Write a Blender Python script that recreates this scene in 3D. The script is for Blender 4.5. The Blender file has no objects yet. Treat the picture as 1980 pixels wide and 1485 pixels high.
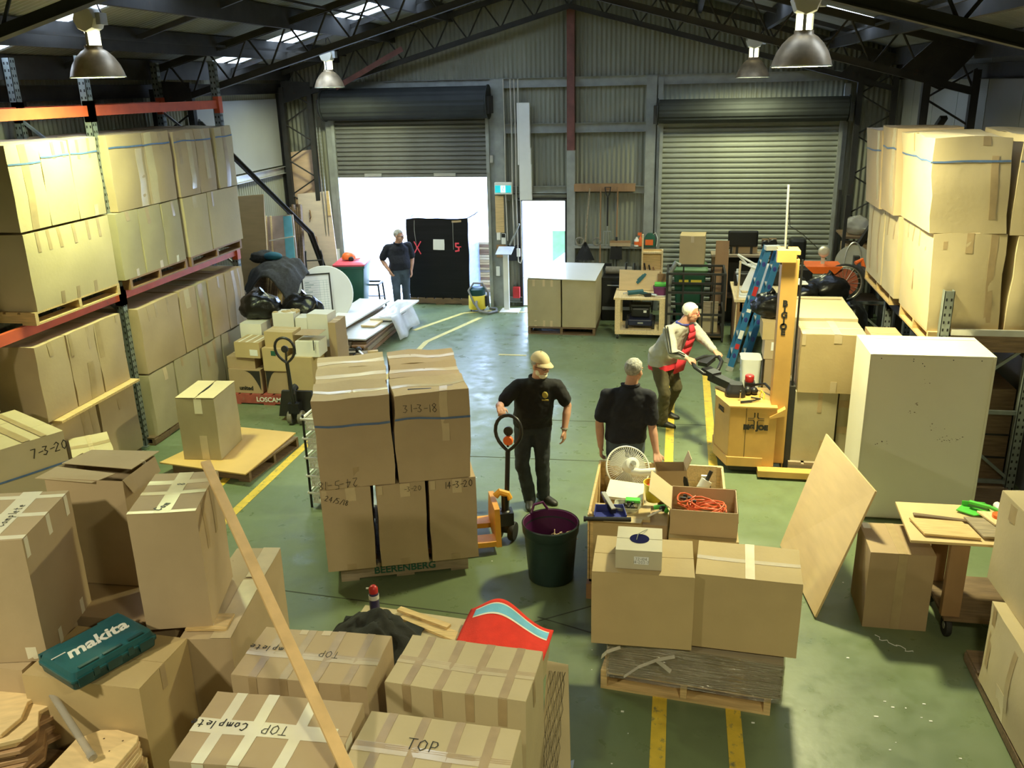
import bpy, bmesh, math, random
from mathutils import Vector, Matrix, noise
random.seed(4)
PI = math.pi
SC = bpy.context.scene
COL = SC.collection
R = math.radians

# ---------------------------------------------------------------- camera, sky, exposure
cam = bpy.data.objects.new('camera', bpy.data.cameras.new('camera'))
COL.objects.link(cam)
cam.data.sensor_width = 36.0
cam.data.lens = 36.0 * 1705.49 / 1980
pitch, yaw, roll = 0.32690693, 0.18895786, -0.023676
cam.matrix_world = (Matrix.Translation((0, 0, 4.1)) @ Matrix.Rotation(yaw, 4, 'Z')
                    @ Matrix.Rotation(PI / 2 - pitch, 4, 'X') @ Matrix.Rotation(roll, 4, 'Z'))
cam.data.clip_end = 200
SC.camera = cam
SC.view_settings.view_transform = 'Standard'
SC.view_settings.look = 'None'
SC.view_settings.gamma = 1.0
SC.view_settings.use_curve_mapping = False
SC.view_settings.exposure = 0.0
w = bpy.data.worlds.new('sky')
SC.world = w
w.use_nodes = True
bg = w.node_tree.nodes['Background']
bg.inputs[0].default_value = (0.52, 0.68, 1.0, 1)
bg.inputs[1].default_value = 15.0
LAMPS = [(-5.56, 8.16, 4.26, (.88, 1.0, .45), 135, .95), (-5.90, 15.0, 4.13, (.93, 1.0, .6), 75, .95),
         (1.04, 8.76, 4.20, (1.0, .95, .50), 355, 1.0), (1.09, 15.4, 4.13, (.95, 1.0, .6), 80, 1.0),
         (-5.2, 1.2, 4.25, (1.0, .93, .64), 215, .95), (1.04, 1.2, 4.25, (1.0, .94, .60), 135, 1.0)]

# ---------------------------------------------------------------- materials
MATS = {}
def mat(name, col, rough=.6, metal=0.0, var=.12, scale=6.0, bump=0.0, bscale=60.0, spec=.5, emit=None, estr=0.0,
        stretch=(1, 1, 1), wear=None, wscale=3.0, wamt=.5, alpha=None, trans=0.0):
    if name in MATS: return MATS[name]
    m = bpy.data.materials.new(name); m.use_nodes = True
    nt = m.node_tree; N = nt.nodes; L = nt.links
    b = N['Principled BSDF']
    tc = N.new('ShaderNodeTexCoord'); mp = N.new('ShaderNodeMapping')
    mp.inputs['Scale'].default_value = stretch
    L.new(tc.outputs['Object'], mp.inputs[0])
    nz = N.new('ShaderNodeTexNoise'); nz.inputs['Scale'].default_value = scale; nz.inputs['Detail'].default_value = 5
    L.new(mp.outputs[0], nz.inputs['Vector'])
    rp = N.new('ShaderNodeValToRGB')
    c0 = [max(0, c * (1 - var)) for c in col]; c1 = [min(1, c * (1 + var)) for c in col]
    rp.color_ramp.elements[0].position = .3; rp.color_ramp.elements[1].position = .7
    rp.color_ramp.elements[0].color = (*c0, 1); rp.color_ramp.elements[1].color = (*c1, 1)
    L.new(nz.outputs['Fac'], rp.inputs[0])
    out = rp.outputs[0]
    if wear:
        n2 = N.new('ShaderNodeTexNoise'); n2.inputs['Scale'].default_value = wscale; n2.inputs['Detail'].default_value = 9
        n2.inputs['Roughness'].default_value = .7
        L.new(tc.outputs['Object'], n2.inputs['Vector'])
        r2 = N.new('ShaderNodeValToRGB')
        r2.color_ramp.elements[0].position = 1 - wamt * .9; r2.color_ramp.elements[1].position = min(1, 1 - wamt * .9 + .12)
        L.new(n2.outputs['Fac'], r2.inputs[0])
        mx = N.new('ShaderNodeMix'); mx.data_type = 'RGBA'
        L.new(r2.outputs[0], mx.inputs[0]); L.new(out, mx.inputs[6]); mx.inputs[7].default_value = (*wear, 1)
        out = mx.outputs[2]
    L.new(out, b.inputs['Base Color'])
    b.inputs['Roughness'].default_value = rough
    b.inputs['Metallic'].default_value = metal
    b.inputs['Specular IOR Level'].default_value = spec
    if trans: b.inputs['Transmission Weight'].default_value = trans
    if alpha is not None: b.inputs['Alpha'].default_value = alpha
    if emit:
        b.inputs['Emission Color'].default_value = (*emit, 1); b.inputs['Emission Strength'].default_value = estr
    if bump:
        n3 = N.new('ShaderNodeTexNoise'); n3.inputs['Scale'].default_value = bscale; n3.inputs['Detail'].default_value = 3
        L.new(mp.outputs[0], n3.inputs['Vector'])
        bp = N.new('ShaderNodeBump'); bp.inputs['Strength'].default_value = bump; bp.inputs['Distance'].default_value = .01
        L.new(n3.outputs['Fac'], bp.inputs['Height']); L.new(bp.outputs[0], b.inputs['Normal'])
    MATS[name] = m
    return m
M = {}
CARD = [mat('cardboard_tan', (.47, .355, .215), .75, var=.07, scale=2.5, bump=.12, bscale=25, spec=.3),
        mat('cardboard_pale', (.53, .435, .265), .75, var=.07, scale=2.5, bump=.12, bscale=25, spec=.3),
        mat('cardboard_brown', (.40, .285, .165), .75, var=.08, scale=2.5, bump=.12, bscale=25, spec=.3),
        mat('cardboard_olive', (.42, .36, .225), .75, var=.08, scale=2.5, bump=.12, bscale=25, spec=.3),
        mat('cardboard_orange', (.50, .375, .19), .7, var=.07, scale=2.5, bump=.1, bscale=25, spec=.3),
        mat('cardboard_white', (.74, .72, .64), .7, var=.04, scale=2.5, bump=.05, bscale=25, spec=.3)]
TAN, PALE, BROWN, OLIVE, ORANGE, WHITEC = CARD
M['tape'] = mat('brown_tape', (.415, .305, .17), .33, var=.1, scale=9, spec=.5)
M['tape_pale_lit_ridge'] = mat('pale_tape_lit_ridge', (.58, .46, .28), .3, var=.08, scale=9, spec=.5)  # real pale tape; also paints lit flap ridges on the strapped stack
M['tape_white'] = mat('white_tape', (.80, .75, .58), .4, var=.04, scale=9)
M['tape_clear'] = mat('clear_tape', (.60, .50, .34), .15, var=.06, scale=9, spec=.8)
M['ink'] = mat('marker_ink', (.02, .018, .015), .6, var=.1)
M['strap'] = mat('blue_strapping', (.10, .17, .33), .4, var=.12, scale=20)
M['wood'] = mat('pine_timber', (.60, .42, .19), .6, var=.2, scale=5, stretch=(1, 14, 14), bump=.1, bscale=8)
M['wood_pale'] = mat('pale_pine', (.74, .57, .31), .55, var=.14, scale=4, stretch=(14, 1, 14), bump=.08, bscale=8)
M['wood_grey'] = mat('weathered_timber', (.30, .24, .16), .8, var=.28, scale=5, stretch=(1, 10, 10), bump=.25, bscale=12)
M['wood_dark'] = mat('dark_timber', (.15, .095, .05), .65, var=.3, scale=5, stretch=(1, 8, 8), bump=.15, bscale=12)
M['wood_brown'] = mat('brown_timber', (.30, .17, .08), .6, var=.2, scale=5, stretch=(1, 1, .12), bump=.15, bscale=12)
M['wood_red'] = mat('red_pallet_paint', (.34, .075, .055), .7, var=.25, scale=8, wear=(.25, .16, .1), wamt=.48, wscale=9)
M['ply'] = mat('plywood', (.62, .45, .23), .55, var=.06, scale=3, stretch=(1, 1, 6), bump=.05)
M['ply_pink'] = mat('plywood_pinkish', (.62, .42, .27), .6, var=.1, scale=3, stretch=(1, 1, 5))
M['rack_red'] = mat('rack_beam_orange', (.60, .105, .04), .5, var=.12, scale=6, wear=(.32, .1, .06), wamt=.42, wscale=8)
M['rack_steel'] = mat('rack_upright_grey', (.22, .25, .24), .5, .4, var=.15, scale=8)
M['rack_hole'] = mat('rack_slot_dark', (.01, .01, .01), .9)
M['steel_dark'] = mat('dark_steel', (.026, .024, .020), .7, .1, var=.3, scale=5, wear=(.06, .03, .018), wamt=.45, wscale=6)
M['steel_red'] = mat('red_oxide_steel', (.17, .065, .05), .65, .1, var=.25, scale=6)
M['steel_grey'] = mat('grey_girt_steel', (.30, .31, .28), .55, .3, var=.15, scale=6)
M['clad'] = mat('corrugated_cladding', (.245, .245, .185), .6, .1, var=.13, scale=1.6, stretch=(1, 1, .3))
M['clad_pale'] = mat('pale_wall_lining', (.24, .24, .22), .6, .0, var=.08, scale=1.0)
M['clad_roof'] = mat('roof_sheet', (.20, .205, .185), .6, .1, var=.2, scale=1.4)
M['door_dark'] = mat('roller_door_steel', (.15, .15, .135), .5, .3, var=.14, scale=3)
M['door_grey'] = mat('roller_door_grey', (.30, .31, .25), .5, .2, var=.1, scale=3)
M['drum'] = mat('roller_drum', (.022, .025, .023), .8, 0, var=.2, scale=4)
M['black'] = mat('black_plastic', (.013, .013, .014), .4, var=.2)
M['rubber'] = mat('black_rubber', (.018, .018, .017), .75, var=.2, scale=20)
M['rubber_grey'] = mat('grey_rubber', (.19, .17, .13), .7, var=.2, scale=20)
M['chrome'] = mat('bright_metal', (.6, .6, .56), .3, .9, var=.08)
M['alu'] = mat('aluminium', (.55, .55, .52), .4, .7, var=.1)
M['white'] = mat('white_plastic', (.78, .77, .70), .4, var=.03)
M['paper'] = mat('white_paper', (.80, .80, .78), .7, var=.03)
M['melamine'] = mat('white_melamine', (.78, .74, .60), .35, var=.04, scale=2, wear=(.25, .2, .12), wamt=.30, wscale=4)
M['lacquer'] = mat('white_laminate', (.80, .80, .76), .25, var=.03, scale=2)
M['yellow'] = mat('yellow_stacker_paint', (.58, .34, .10), .45, var=.1, scale=4, wear=(.25, .13, .03), wamt=.36, wscale=9)
M['jack_yellow'] = mat('pallet_jack_orange', (.72, .34, .03), .5, var=.1, scale=6, wear=(.2, .12, .06), wamt=.36, wscale=10)
M['line'] = mat('yellow_floor_paint', (.68, .47, .05), .6, var=.14, scale=8, wear=(.20, .19, .09), wamt=.50, wscale=14)
M['line_pale'] = mat('worn_floor_paint', (.58, .50, .16), .55, var=.14, scale=8, wear=(.22, .27, .16), wamt=.5, wscale=8)
M['teal'] = mat('teal_case_plastic', (.012, .10, .115), .42, var=.1, scale=10, bump=.04, bscale=200)
M['teal_dark'] = mat('dark_teal_plastic', (.008, .055, .06), .4, var=.15, scale=10)
M['blue'] = mat('blue_fibreglass', (.02, .14, .32), .45, var=.12, scale=8)
M['navy'] = mat('navy_plastic', (.035, .045, .24), .35, var=.1)
M['purple'] = mat('purple_plastic', (.075, .012, .06), .4, var=.15)
M['green_bin'] = mat('dark_green_bin', (.02, .10, .06), .45, var=.12)
M['green_bin_soft'] = mat('faded_green_bin', (.10, .19, .09), .5, var=.12)
M['green'] = mat('bright_green_plastic', (.10, .52, .07), .35, var=.06)
M['red'] = mat('red_plastic', (.55, .03, .03), .4, var=.1)
M['pinkred'] = mat('red_bin_lid', (.62, .07, .10), .5, var=.08)
M['orange'] = mat('orange_plastic', (.85, .16, .03), .4, var=.08)
M['cord'] = mat('orange_cord', (.75, .14, .05), .5, var=.08)
M['yel_plastic'] = mat('yellow_plastic', (.78, .62, .06), .4, var=.08)
M['bag'] = mat('black_bin_liner', (.006, .006, .006), .32, var=.2, bump=.8, bscale=12, spec=.35)
M['film'] = mat('clear_stretch_film', (.75, .72, .6), .10, var=.1, scale=10, alpha=.26, bump=1.0, bscale=16, stretch=(.5, .5, 7), spec=.9)
M['film_white'] = mat('milky_plastic_sheet', (.72, .73, .72), .3, var=.08, scale=10, alpha=.5)
M['wrap_black'] = mat('black_pallet_wrap', (.006, .006, .007), .55, var=.3, scale=3, bump=.25, bscale=7, stretch=(.25, 1, 5), spec=.25)
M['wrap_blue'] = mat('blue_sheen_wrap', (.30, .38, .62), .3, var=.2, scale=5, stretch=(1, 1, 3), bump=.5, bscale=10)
M['blanket'] = mat('charcoal_blanket', (.035, .035, .035), .95, var=.3, scale=30, bump=.4, bscale=80)
M['hoodie'] = mat('black_fleece', (.016, .017, .012), .9, var=.3, scale=14, bump=.2, bscale=80)
M['towel_red'] = mat('red_towel', (.70, .035, .018), .95, var=.08, scale=14, bump=.35, bscale=120)
M['towel_blue'] = mat('sky_blue_towel', (.17, .48, .68), .95, var=.08, scale=14, bump=.3, bscale=120)
M['cloth_blue'] = mat('pale_blue_cloth', (.33, .42, .52), .9, var=.15, scale=14)
M['smoke'] = mat('clear_grey_tube', (.42, .40, .36), .2, var=.08, alpha=.55)
M['skin'] = mat('skin', (.50, .265, .175), .55, var=.1, scale=14)
M['hair_grey'] = mat('grey_hair', (.30, .295, .27), .75, var=.4, scale=40, bump=.6, bscale=90)
M['hair_white'] = mat('white_hair', (.80, .76, .60), .75, var=.12, scale=40, bump=.6, bscale=90)
M['shirt_black'] = mat('black_polo_fabric', (.012, .012, .013), .9, var=.25, scale=10, bump=.35, bscale=9)
M['shirt_navy'] = mat('dark_navy_polo_fabric', (.009, .010, .018), .9, var=.25, scale=10, bump=.35, bscale=9)
M['jeans_dark'] = mat('dark_denim', (.028, .034, .04), .9, var=.3, scale=7, bump=.4, bscale=11)
M['jeans_blue'] = mat('blue_denim', (.06, .085, .12), .9, var=.25, scale=7, bump=.4, bscale=11)
M['khaki'] = mat('olive_trouser_fabric', (.085, .072, .035), .9, var=.25, scale=7, bump=.4, bscale=11)
M['knit_grey'] = mat('grey_knit_jacket', (.40, .39, .34), .9, var=.08, scale=12, bump=.4, bscale=9)
M['red_cloth'] = mat('red_polo_fabric', (.60, .025, .045), .85, var=.12, scale=9, bump=.3, bscale=10)
M['shoe'] = mat('black_shoe', (.016, .015, .013), .5, var=.3)
M['cap'] = mat('tan_cap_cloth', (.58, .46, .27), .85, var=.08, scale=10)
M['eye'] = mat('eye_white', (.75, .72, .66), .3, var=.03)
M['pupil'] = mat('dark_pupil', (.02, .015, .01), .3)
M['lip'] = mat('lip', (.36, .13, .10), .5, var=.1)
M['shade'] = mat('spun_metal_shade', (.42, .32, .19), .42, .35, var=.3, scale=7)
M['shade_in'] = mat('lamp_reflector', (.85, .85, .75), .25, .6, var=.03)
M['glow'] = mat('lamp_bulb_glow', (1, 1, .8), .5, emit=(1, .98, .62), estr=9)
M['sign_glow'] = mat('exit_sign_panel', (.02, .42, .45), .4, emit=(.02, .62, .70), estr=.75)
M['sign_white'] = mat('exit_sign_pictogram', (.9, 1, .95), .4, emit=(.9, 1, .95), estr=.9)
M['concrete'] = mat('outdoor_concrete', (.72, .74, .76), .8, var=.06, scale=2)

def glassmat(name, col, rough, fac):
    m = bpy.data.materials.new(name); m.use_nodes = True
    nt = m.node_tree; N = nt.nodes; N.clear()
    o = N.new('ShaderNodeOutputMaterial'); a = N.new('ShaderNodeBsdfTransparent'); t = N.new('ShaderNodeBsdfTranslucent')
    t.inputs[0].default_value = (*col, 1); a.inputs[0].default_value = (*col, 1)
    x = N.new('ShaderNodeMixShader'); x.inputs[0].default_value = fac
    nt.links.new(a.outputs[0], x.inputs[1]); nt.links.new(t.outputs[0], x.inputs[2]); nt.links.new(x.outputs[0], o.inputs[0])
    MATS[name] = m
    return m
M['skylight'] = glassmat('skylight_sheet', (.9, .88, .8), .4, .5)

def floor_mat():
    m = bpy.data.materials.new('green_floor_paint'); m.use_nodes = True
    nt = m.node_tree; N = nt.nodes; L = nt.links; b = N['Principled BSDF']
    tc = N.new('ShaderNodeTexCoord')
    def nz(sc, det, ro=.55):
        n = N.new('ShaderNodeTexNoise'); n.inputs['Scale'].default_value = sc; n.inputs['Detail'].default_value = det
        n.inputs['Roughness'].default_value = ro; L.new(tc.outputs['Object'], n.inputs['Vector']); return n
    def ramp(src, p0, p1, c0, c1):
        r = N.new('ShaderNodeValToRGB'); r.color_ramp.elements[0].position = p0; r.color_ramp.elements[1].position = p1
        r.color_ramp.elements[0].color = (*c0, 1); r.color_ramp.elements[1].color = (*c1, 1)
        L.new(src, r.inputs[0]); return r.outputs[0]
    def mix(f, a, bb, mode='MIX'):
        x = N.new('ShaderNodeMix'); x.data_type = 'RGBA'; x.blend_type = mode
        if isinstance(f, float): x.inputs[0].default_value = f
        else: L.new(f, x.inputs[0])
        L.new(a, x.inputs[6])
        if isinstance(bb, tuple): x.inputs[7].default_value = (*bb, 1)
        else: L.new(bb, x.inputs[7])
        return x.outputs[2]
    base = ramp(nz(.5, 6).outputs['Fac'], .25, .75, (.122, .168, .084), (.178, .222, .12))
    spots = ramp(nz(9, 8, .75).outputs['Fac'], .68, .74, (0, 0, 0), (.5, .5, .5))
    c = mix(spots, base, (.24, .26, .17))
    worn = ramp(nz(2.3, 9, .7).outputs['Fac'], .50, .72, (0, 0, 0), (.42, .42, .42))
    c = mix(worn, c, (.085, .10, .055))
    v = N.new('ShaderNodeTexVoronoi'); v.inputs['Scale'].default_value = 2.6; L.new(tc.outputs['Object'], v.inputs['Vector'])
    fl = ramp(v.outputs['Distance'], .018, .026, (1, 1, 1), (0, 0, 0))
    c = mix(fl, c, (.55, .55, .45))
    L.new(c, b.inputs['Base Color'])
    rr = ramp(nz(5, 6).outputs['Fac'], .35, .7, (.27, .27, .27), (.50, .50, .50))
    L.new(rr, b.inputs['Roughness'])
    bp = N.new('ShaderNodeBump'); bp.inputs['Strength'].default_value = .10; bp.inputs['Distance'].default_value = .01
    L.new(nz(14, 4).outputs['Fac'], bp.inputs['Height']); L.new(bp.outputs[0], b.inputs['Normal'])
    return m
M['floor'] = floor_mat()
def film_mat():
    m = bpy.data.materials.new('clear_wrap_film'); m.use_nodes = True
    nt = m.node_tree; N = nt.nodes; L = nt.links; N.clear()
    o = N.new('ShaderNodeOutputMaterial'); a = N.new('ShaderNodeBsdfTransparent'); g = N.new('ShaderNodeBsdfGlossy'); x = N.new('ShaderNodeMixShader')
    g.inputs['Roughness'].default_value = .16; g.inputs['Color'].default_value = (.95, .93, .85, 1); a.inputs[0].default_value = (.9, .88, .8, 1)
    tc = N.new('ShaderNodeTexCoord'); mp = N.new('ShaderNodeMapping'); mp.inputs['Scale'].default_value = (1.2, 1.2, 22)
    n = N.new('ShaderNodeTexNoise'); n.inputs['Scale'].default_value = 3.5; n.inputs['Detail'].default_value = 4
    b = N.new('ShaderNodeBump'); b.inputs['Strength'].default_value = 1; b.inputs['Distance'].default_value = .05
    L.new(tc.outputs['Object'], mp.inputs[0]); L.new(mp.outputs[0], n.inputs['Vector']); L.new(n.outputs['Fac'], b.inputs['Height']); L.new(b.outputs[0], g.inputs['Normal'])
    x.inputs[0].default_value = .32
    L.new(a.outputs[0], x.inputs[1]); L.new(g.outputs[0], x.inputs[2]); L.new(x.outputs[0], o.inputs[0])
    return m
M['film'] = film_mat()

# ---------------------------------------------------------------- mesh helpers
class MB:
    def __init__(s): s.v = []; s.f = []
    def add(s, vs, fs):
        n = len(s.v); s.v += [tuple(p) for p in vs]; s.f += [tuple(i + n for i in f) for f in fs]; return s
    def box(s, x0, x1, y0, y1, z0, z1):
        return s.add([(x0, y0, z0), (x1, y0, z0), (x1, y1, z0), (x0, y1, z0), (x0, y0, z1), (x1, y0, z1), (x1, y1, z1), (x0, y1, z1)],
                     [(3, 2, 1, 0), (4, 5, 6, 7), (0, 1, 5, 4), (1, 2, 6, 5), (2, 3, 7, 6), (3, 0, 4, 7)])
    def hexa(s, b, t):  # four base points, four top points
        return s.add(list(b) + list(t), [(3, 2, 1, 0), (4, 5, 6, 7), (0, 1, 5, 4), (1, 2, 6, 5), (2, 3, 7, 6), (3, 0, 4, 7)])
    def bar(s, p, q, w, h, up=(0, 0, 1)):
        p = Vector(p); q = Vector(q); d = (q - p).normalized(); u = Vector(up)
        if abs(d.dot(u)) > .98: u = Vector((0, 1, 0))
        a = d.cross(u).normalized() * w / 2; b = a.cross(d).normalized() * h / 2
        return s.hexa([p - a - b, p + a - b, p + a + b, p - a + b], [q - a - b, q + a - b, q + a + b, q - a + b])
    def ring(s, c, a, b, n):
        return [c + a * math.cos(2 * PI * i / n) + b * math.sin(2 * PI * i / n) for i in range(n)]
    def loft(s, rings, cap=True, closed=False):
        n = len(rings[0]); o = len(s.v)
        for r in rings: s.v += [tuple(p) for p in r]
        m = len(rings)
        for k in range(m if closed else m - 1):
            for i in range(n):
                a = o + k * n + i; b = o + k * n + (i + 1) % n; kk = (k + 1) % m
                s.f.append((a, b, o + kk * n + (i + 1) % n, o + kk * n + i))
        if cap and not closed:
            s.f.append(tuple(o + i for i in reversed(range(n)))); s.f.append(tuple(o + (m - 1) * n + i for i in range(n)))
        return s
    def tube(s, pts, r, n=8, closed=False):
        pts = [Vector(p) for p in pts]; m = len(pts); rs = r if isinstance(r, (list, tuple)) else [r] * m
        rings = []; prev = None
        for i, p in enumerate(pts):
            a = pts[(i - 1) % m] if (closed or i) else p; b = pts[(i + 1) % m] if (closed or i < m - 1) else p
            d = (b - a).normalized()
            if prev is None:
                u = Vector((0, 0, 1)) if abs(d.z) < .9 else Vector((1, 0, 0))
                x = d.cross(u).normalized()
            else:
                x = (prev - d * prev.dot(d)).normalized()
            prev = x; y = d.cross(x)
            rings.append(s.ring(p, x * rs[i], y * rs[i], n))
        return s.loft(rings, True, closed)
    def cyl(s, p, q, r0, r1=None, n=16): return s.tube([p, q], [r0, r0 if r1 is None else r1], n)
    def lathe(s, prof, c=(0, 0, 0), n=24, axis='z'):
        c = Vector(c); rings = []
        ax = {'z': (Vector((1, 0, 0)), Vector((0, 1, 0)), Vector((0, 0, 1))), 'x': (Vector((0, 1, 0)), Vector((0, 0, 1)), Vector((1, 0, 0))),
              'y': (Vector((0, 0, 1)), Vector((1, 0, 0)), Vector((0, 1, 0)))}[axis]
        for r, z in prof: rings.append(s.ring(c + ax[2] * z, ax[0] * r, ax[1] * r, n))
        return s.loft(rings)
    def ell(s, c, rx, ry, rz, n=14, m=9, mtx=None):
        c = Vector(c); rings = []
        for k in range(m + 1):
            t = -PI / 2 + PI * k / m; cr = max(math.cos(t), .02); z = math.sin(t)
            rg = [Vector((rx * cr * math.cos(2 * PI * i / n), ry * cr * math.sin(2 * PI * i / n), rz * z)) for i in range(n)]
            rings.append([c + (mtx @ p if mtx else p) for p in rg])
        return s.loft(rings)
    def prism(s, pts, z0, z1):
        n = len(pts)
        return s.add([(x, y, z0) for x, y in pts] + [(x, y, z1) for x, y in pts],
                     [tuple(reversed(range(n))), tuple(range(n, 2 * n))] + [(i, (i + 1) % n, n + (i + 1) % n, n + i) for i in range(n)])
    def slab(s, P, t):  # a quad given by four points, thickness t along its normal (downwards from P)
        P = [Vector(p) for p in P]; nrm = (P[1] - P[0]).cross(P[3] - P[0]).normalized() * t
        return s.hexa([p - nrm for p in P], P)
    def grid(s, fn, nu, nv, thick=0.0):
        vs = [Vector(fn(i / nu, j / nv)) for j in range(nv + 1) for i in range(nu + 1)]
        fs = [(j * (nu + 1) + i, j * (nu + 1) + i + 1, (j + 1) * (nu + 1) + i + 1, (j + 1) * (nu + 1) + i) for j in range(nv) for i in range(nu)]
        return s.add(vs, fs)
    def rot(s, mtx, start=0):
        for i in range(start, len(s.v)): s.v[i] = tuple(mtx @ Vector(s.v[i]))
        return s
    def shift(s, d):
        d = Vector(d); s.v = [tuple(Vector(p) + d) for p in s.v]; return s
    def build(s, name, m, parent=None, smooth=40, loc=None, rz=0, mods=None):
        me = bpy.data.meshes.new(name); me.from_pydata(s.v, [], s.f); me.update()
        if m: me.materials.append(m)
        if smooth:
            me.polygons.foreach_set('use_smooth', [True] * len(me.polygons)); me.set_sharp_from_angle(angle=R(smooth))
        o = bpy.data.objects.new(name, me); COL.objects.link(o)
        if parent: o.parent = parent
        if loc: o.location = loc
        if rz: o.rotation_euler.z = rz
        if mods == 'solid': pass
        return o
def solid(o, t, off=-1.0):
    m = o.modifiers.new('thickness', 'SOLIDIFY'); m.thickness = t; m.offset = off; return o
def bevel(o, w, seg=2):
    m = o.modifiers.new('rounding', 'BEVEL'); m.width = w; m.segments = seg; m.limit_method = 'ANGLE'; return o
def thing(name, label, cat, loc=(0, 0, 0), rz=0.0, group=None, rot=None):
    o = bpy.data.objects.new(name, None); COL.objects.link(o); o.empty_display_size = .1
    o.location = loc; o.rotation_euler = rot or (0, 0, rz)
    return tag(o, label, cat, group)
def tag(o, label, cat, group=None):
    o['label'] = label; o['category'] = cat
    if group: o['group'] = group
    return o
def structure(o): o['kind'] = 'structure'; return o
def stuff(o): o['kind'] = 'stuff'; return o
def copy_tree(o, parent=None):
    c = o.copy(); COL.objects.link(c); c.parent = parent
    for ch in o.children: copy_tree(ch, c)
    return c
def mesh_copy(o, parent):
    c = o.copy(); COL.objects.link(c); c.parent = parent; return c
def arc(c, r, a0, a1, n, plane='xz'):
    out = []
    for i in range(n + 1):
        a = a0 + (a1 - a0) * i / n; u = r * math.cos(a); v = r * math.sin(a); c_ = Vector(c)
        out.append(c_ + (Vector((u, 0, v)) if plane == 'xz' else Vector((u, v, 0)) if plane == 'xy' else Vector((0, u, v))))
    return out

# ---------------------------------------------------------------- lettering
FONTM = {}
def lettering(text, size, bold=0.0, shear=0.0, spacing=1.0, line=1.0):
    cu = bpy.data.curves.new('t', 'FONT'); cu.body = text; cu.size = size; cu.align_x = 'CENTER'; cu.align_y = 'CENTER'
    cu.offset = bold; cu.shear = shear; cu.extrude = .0015; cu.space_character = spacing; cu.resolution_u = 3; cu.space_line = line
    o = bpy.data.objects.new('t', cu); COL.objects.link(o)
    dg = bpy.context.evaluated_depsgraph_get()
    me = bpy.data.meshes.new_from_object(o.evaluated_get(dg))
    bpy.data.objects.remove(o); bpy.data.curves.remove(cu)
    return me
def sign(name, text, size, m, parent, origin, ux, uy, **k):
    me = lettering(text, size, **k); me.materials.clear(); me.materials.append(m)
    ux = Vector(ux).normalized(); uy = Vector(uy); uy = (uy - ux * uy.dot(ux)).normalized(); uz = ux.cross(uy)
    mt = Matrix.Identity(4)
    for i in range(3): mt[i][0] = ux[i]; mt[i][1] = uy[i]; mt[i][2] = uz[i]; mt[i][3] = origin[i]
    me.transform(mt)
    o = bpy.data.objects.new(name, me); COL.objects.link(o); o.parent = parent
    return o
STROKE = {'T': [[(0, 1), (1, 1)], [(.5, 1), (.45, 0)]], 'O': [[(.5, 1), (.1, .75), (.05, .3), (.4, 0), (.85, .25), (.9, .75), (.5, 1)]],
  'P': [[(.1, 0), (.15, 1), (.7, .95), (.85, .7), (.6, .45), (.15, .45)]], 'C': [[(.9, .85), (.5, 1), (.1, .6), (.15, .15), (.55, 0), (.9, .15)]],
  'o': [[(.5, .55), (.15, .35), (.25, .02), (.65, .02), (.8, .35), (.5, .55)]], 'm': [[(0, 0), (.05, .5), (.1, .3), (.35, .52), (.42, 0)], [(.42, .3), (.7, .52), (.85, 0)]],
  'p': [[(.15, -.4), (.2, .5), (.65, .5), (.75, .2), (.2, .02)]], 'l': [[(.4, 1), (.35, 0)]], 'e': [[(.1, .28), (.8, .32), (.6, .55), (.2, .45), (.15, .1), (.7, 0)]],
  't': [[(.45, .9), (.4, .05), (.7, 0)], [(.1, .58), (.8, .62)]], '0': [[(.5, 1), (.15, .7), (.15, .25), (.5, 0), (.85, .3), (.85, .75), (.5, 1)]],
  '1': [[(.45, 1), (.4, 0)]], '2': [[(.1, .8), (.5, 1), (.85, .75), (.1, 0), (.9, .02)]], '3': [[(.1, .95), (.8, .9), (.4, .55), (.85, .3), (.5, 0), (.1, .1)]],
  '4': [[(.6, 0), (.65, 1), (.1, .35), (.9, .38)]], '7': [[(.1, 1), (.85, .98), (.4, 0)]], '8': [[(.5, .55), (.15, .8), (.5, 1), (.8, .8), (.5, .55), (.15, .25), (.5, 0), (.85, .25), (.5, .55)]],
  '9': [[(.8, .6), (.4, .5), (.2, .75), (.5, 1), (.8, .8), (.75, 0)]], '5': [[(.8, 1), (.2, .98), (.2, .6), (.8, .5), (.75, .1), (.1, 0)]], '-': [[(.1, .45), (.8, .5)]], '/': [[(.1, 0), (.8, 1)]], '!': [[(.4, 1), (.4, .3)], [(.4, .1), (.4, 0)]],
  'X': [[(0, 0), (1, 1)], [(.1, 1), (.95, .05)]], ' ': [], 'n': [[(.1, .5), (.1, 0)], [(.1, .35), (.5, .52), (.75, .35), (.75, 0)]], 'h': [[(.1, 1), (.1, 0)], [(.1, .35), (.5, .52), (.75, .35), (.75, 0)]],
  'f': [[(.7, 1), (.4, .9), (.35, 0)], [(.1, .55), (.7, .58)]], 'g': [[(.7, .5), (.2, .45), (.2, .1), (.7, .1)], [(.7, .5), (.65, -.35), (.15, -.3)]], 'u': [[(.1, .5), (.15, .05), (.6, .05), (.7, .5), (.75, 0)]], 'i': [[(.4, .5), (.4, 0)]]}
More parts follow.
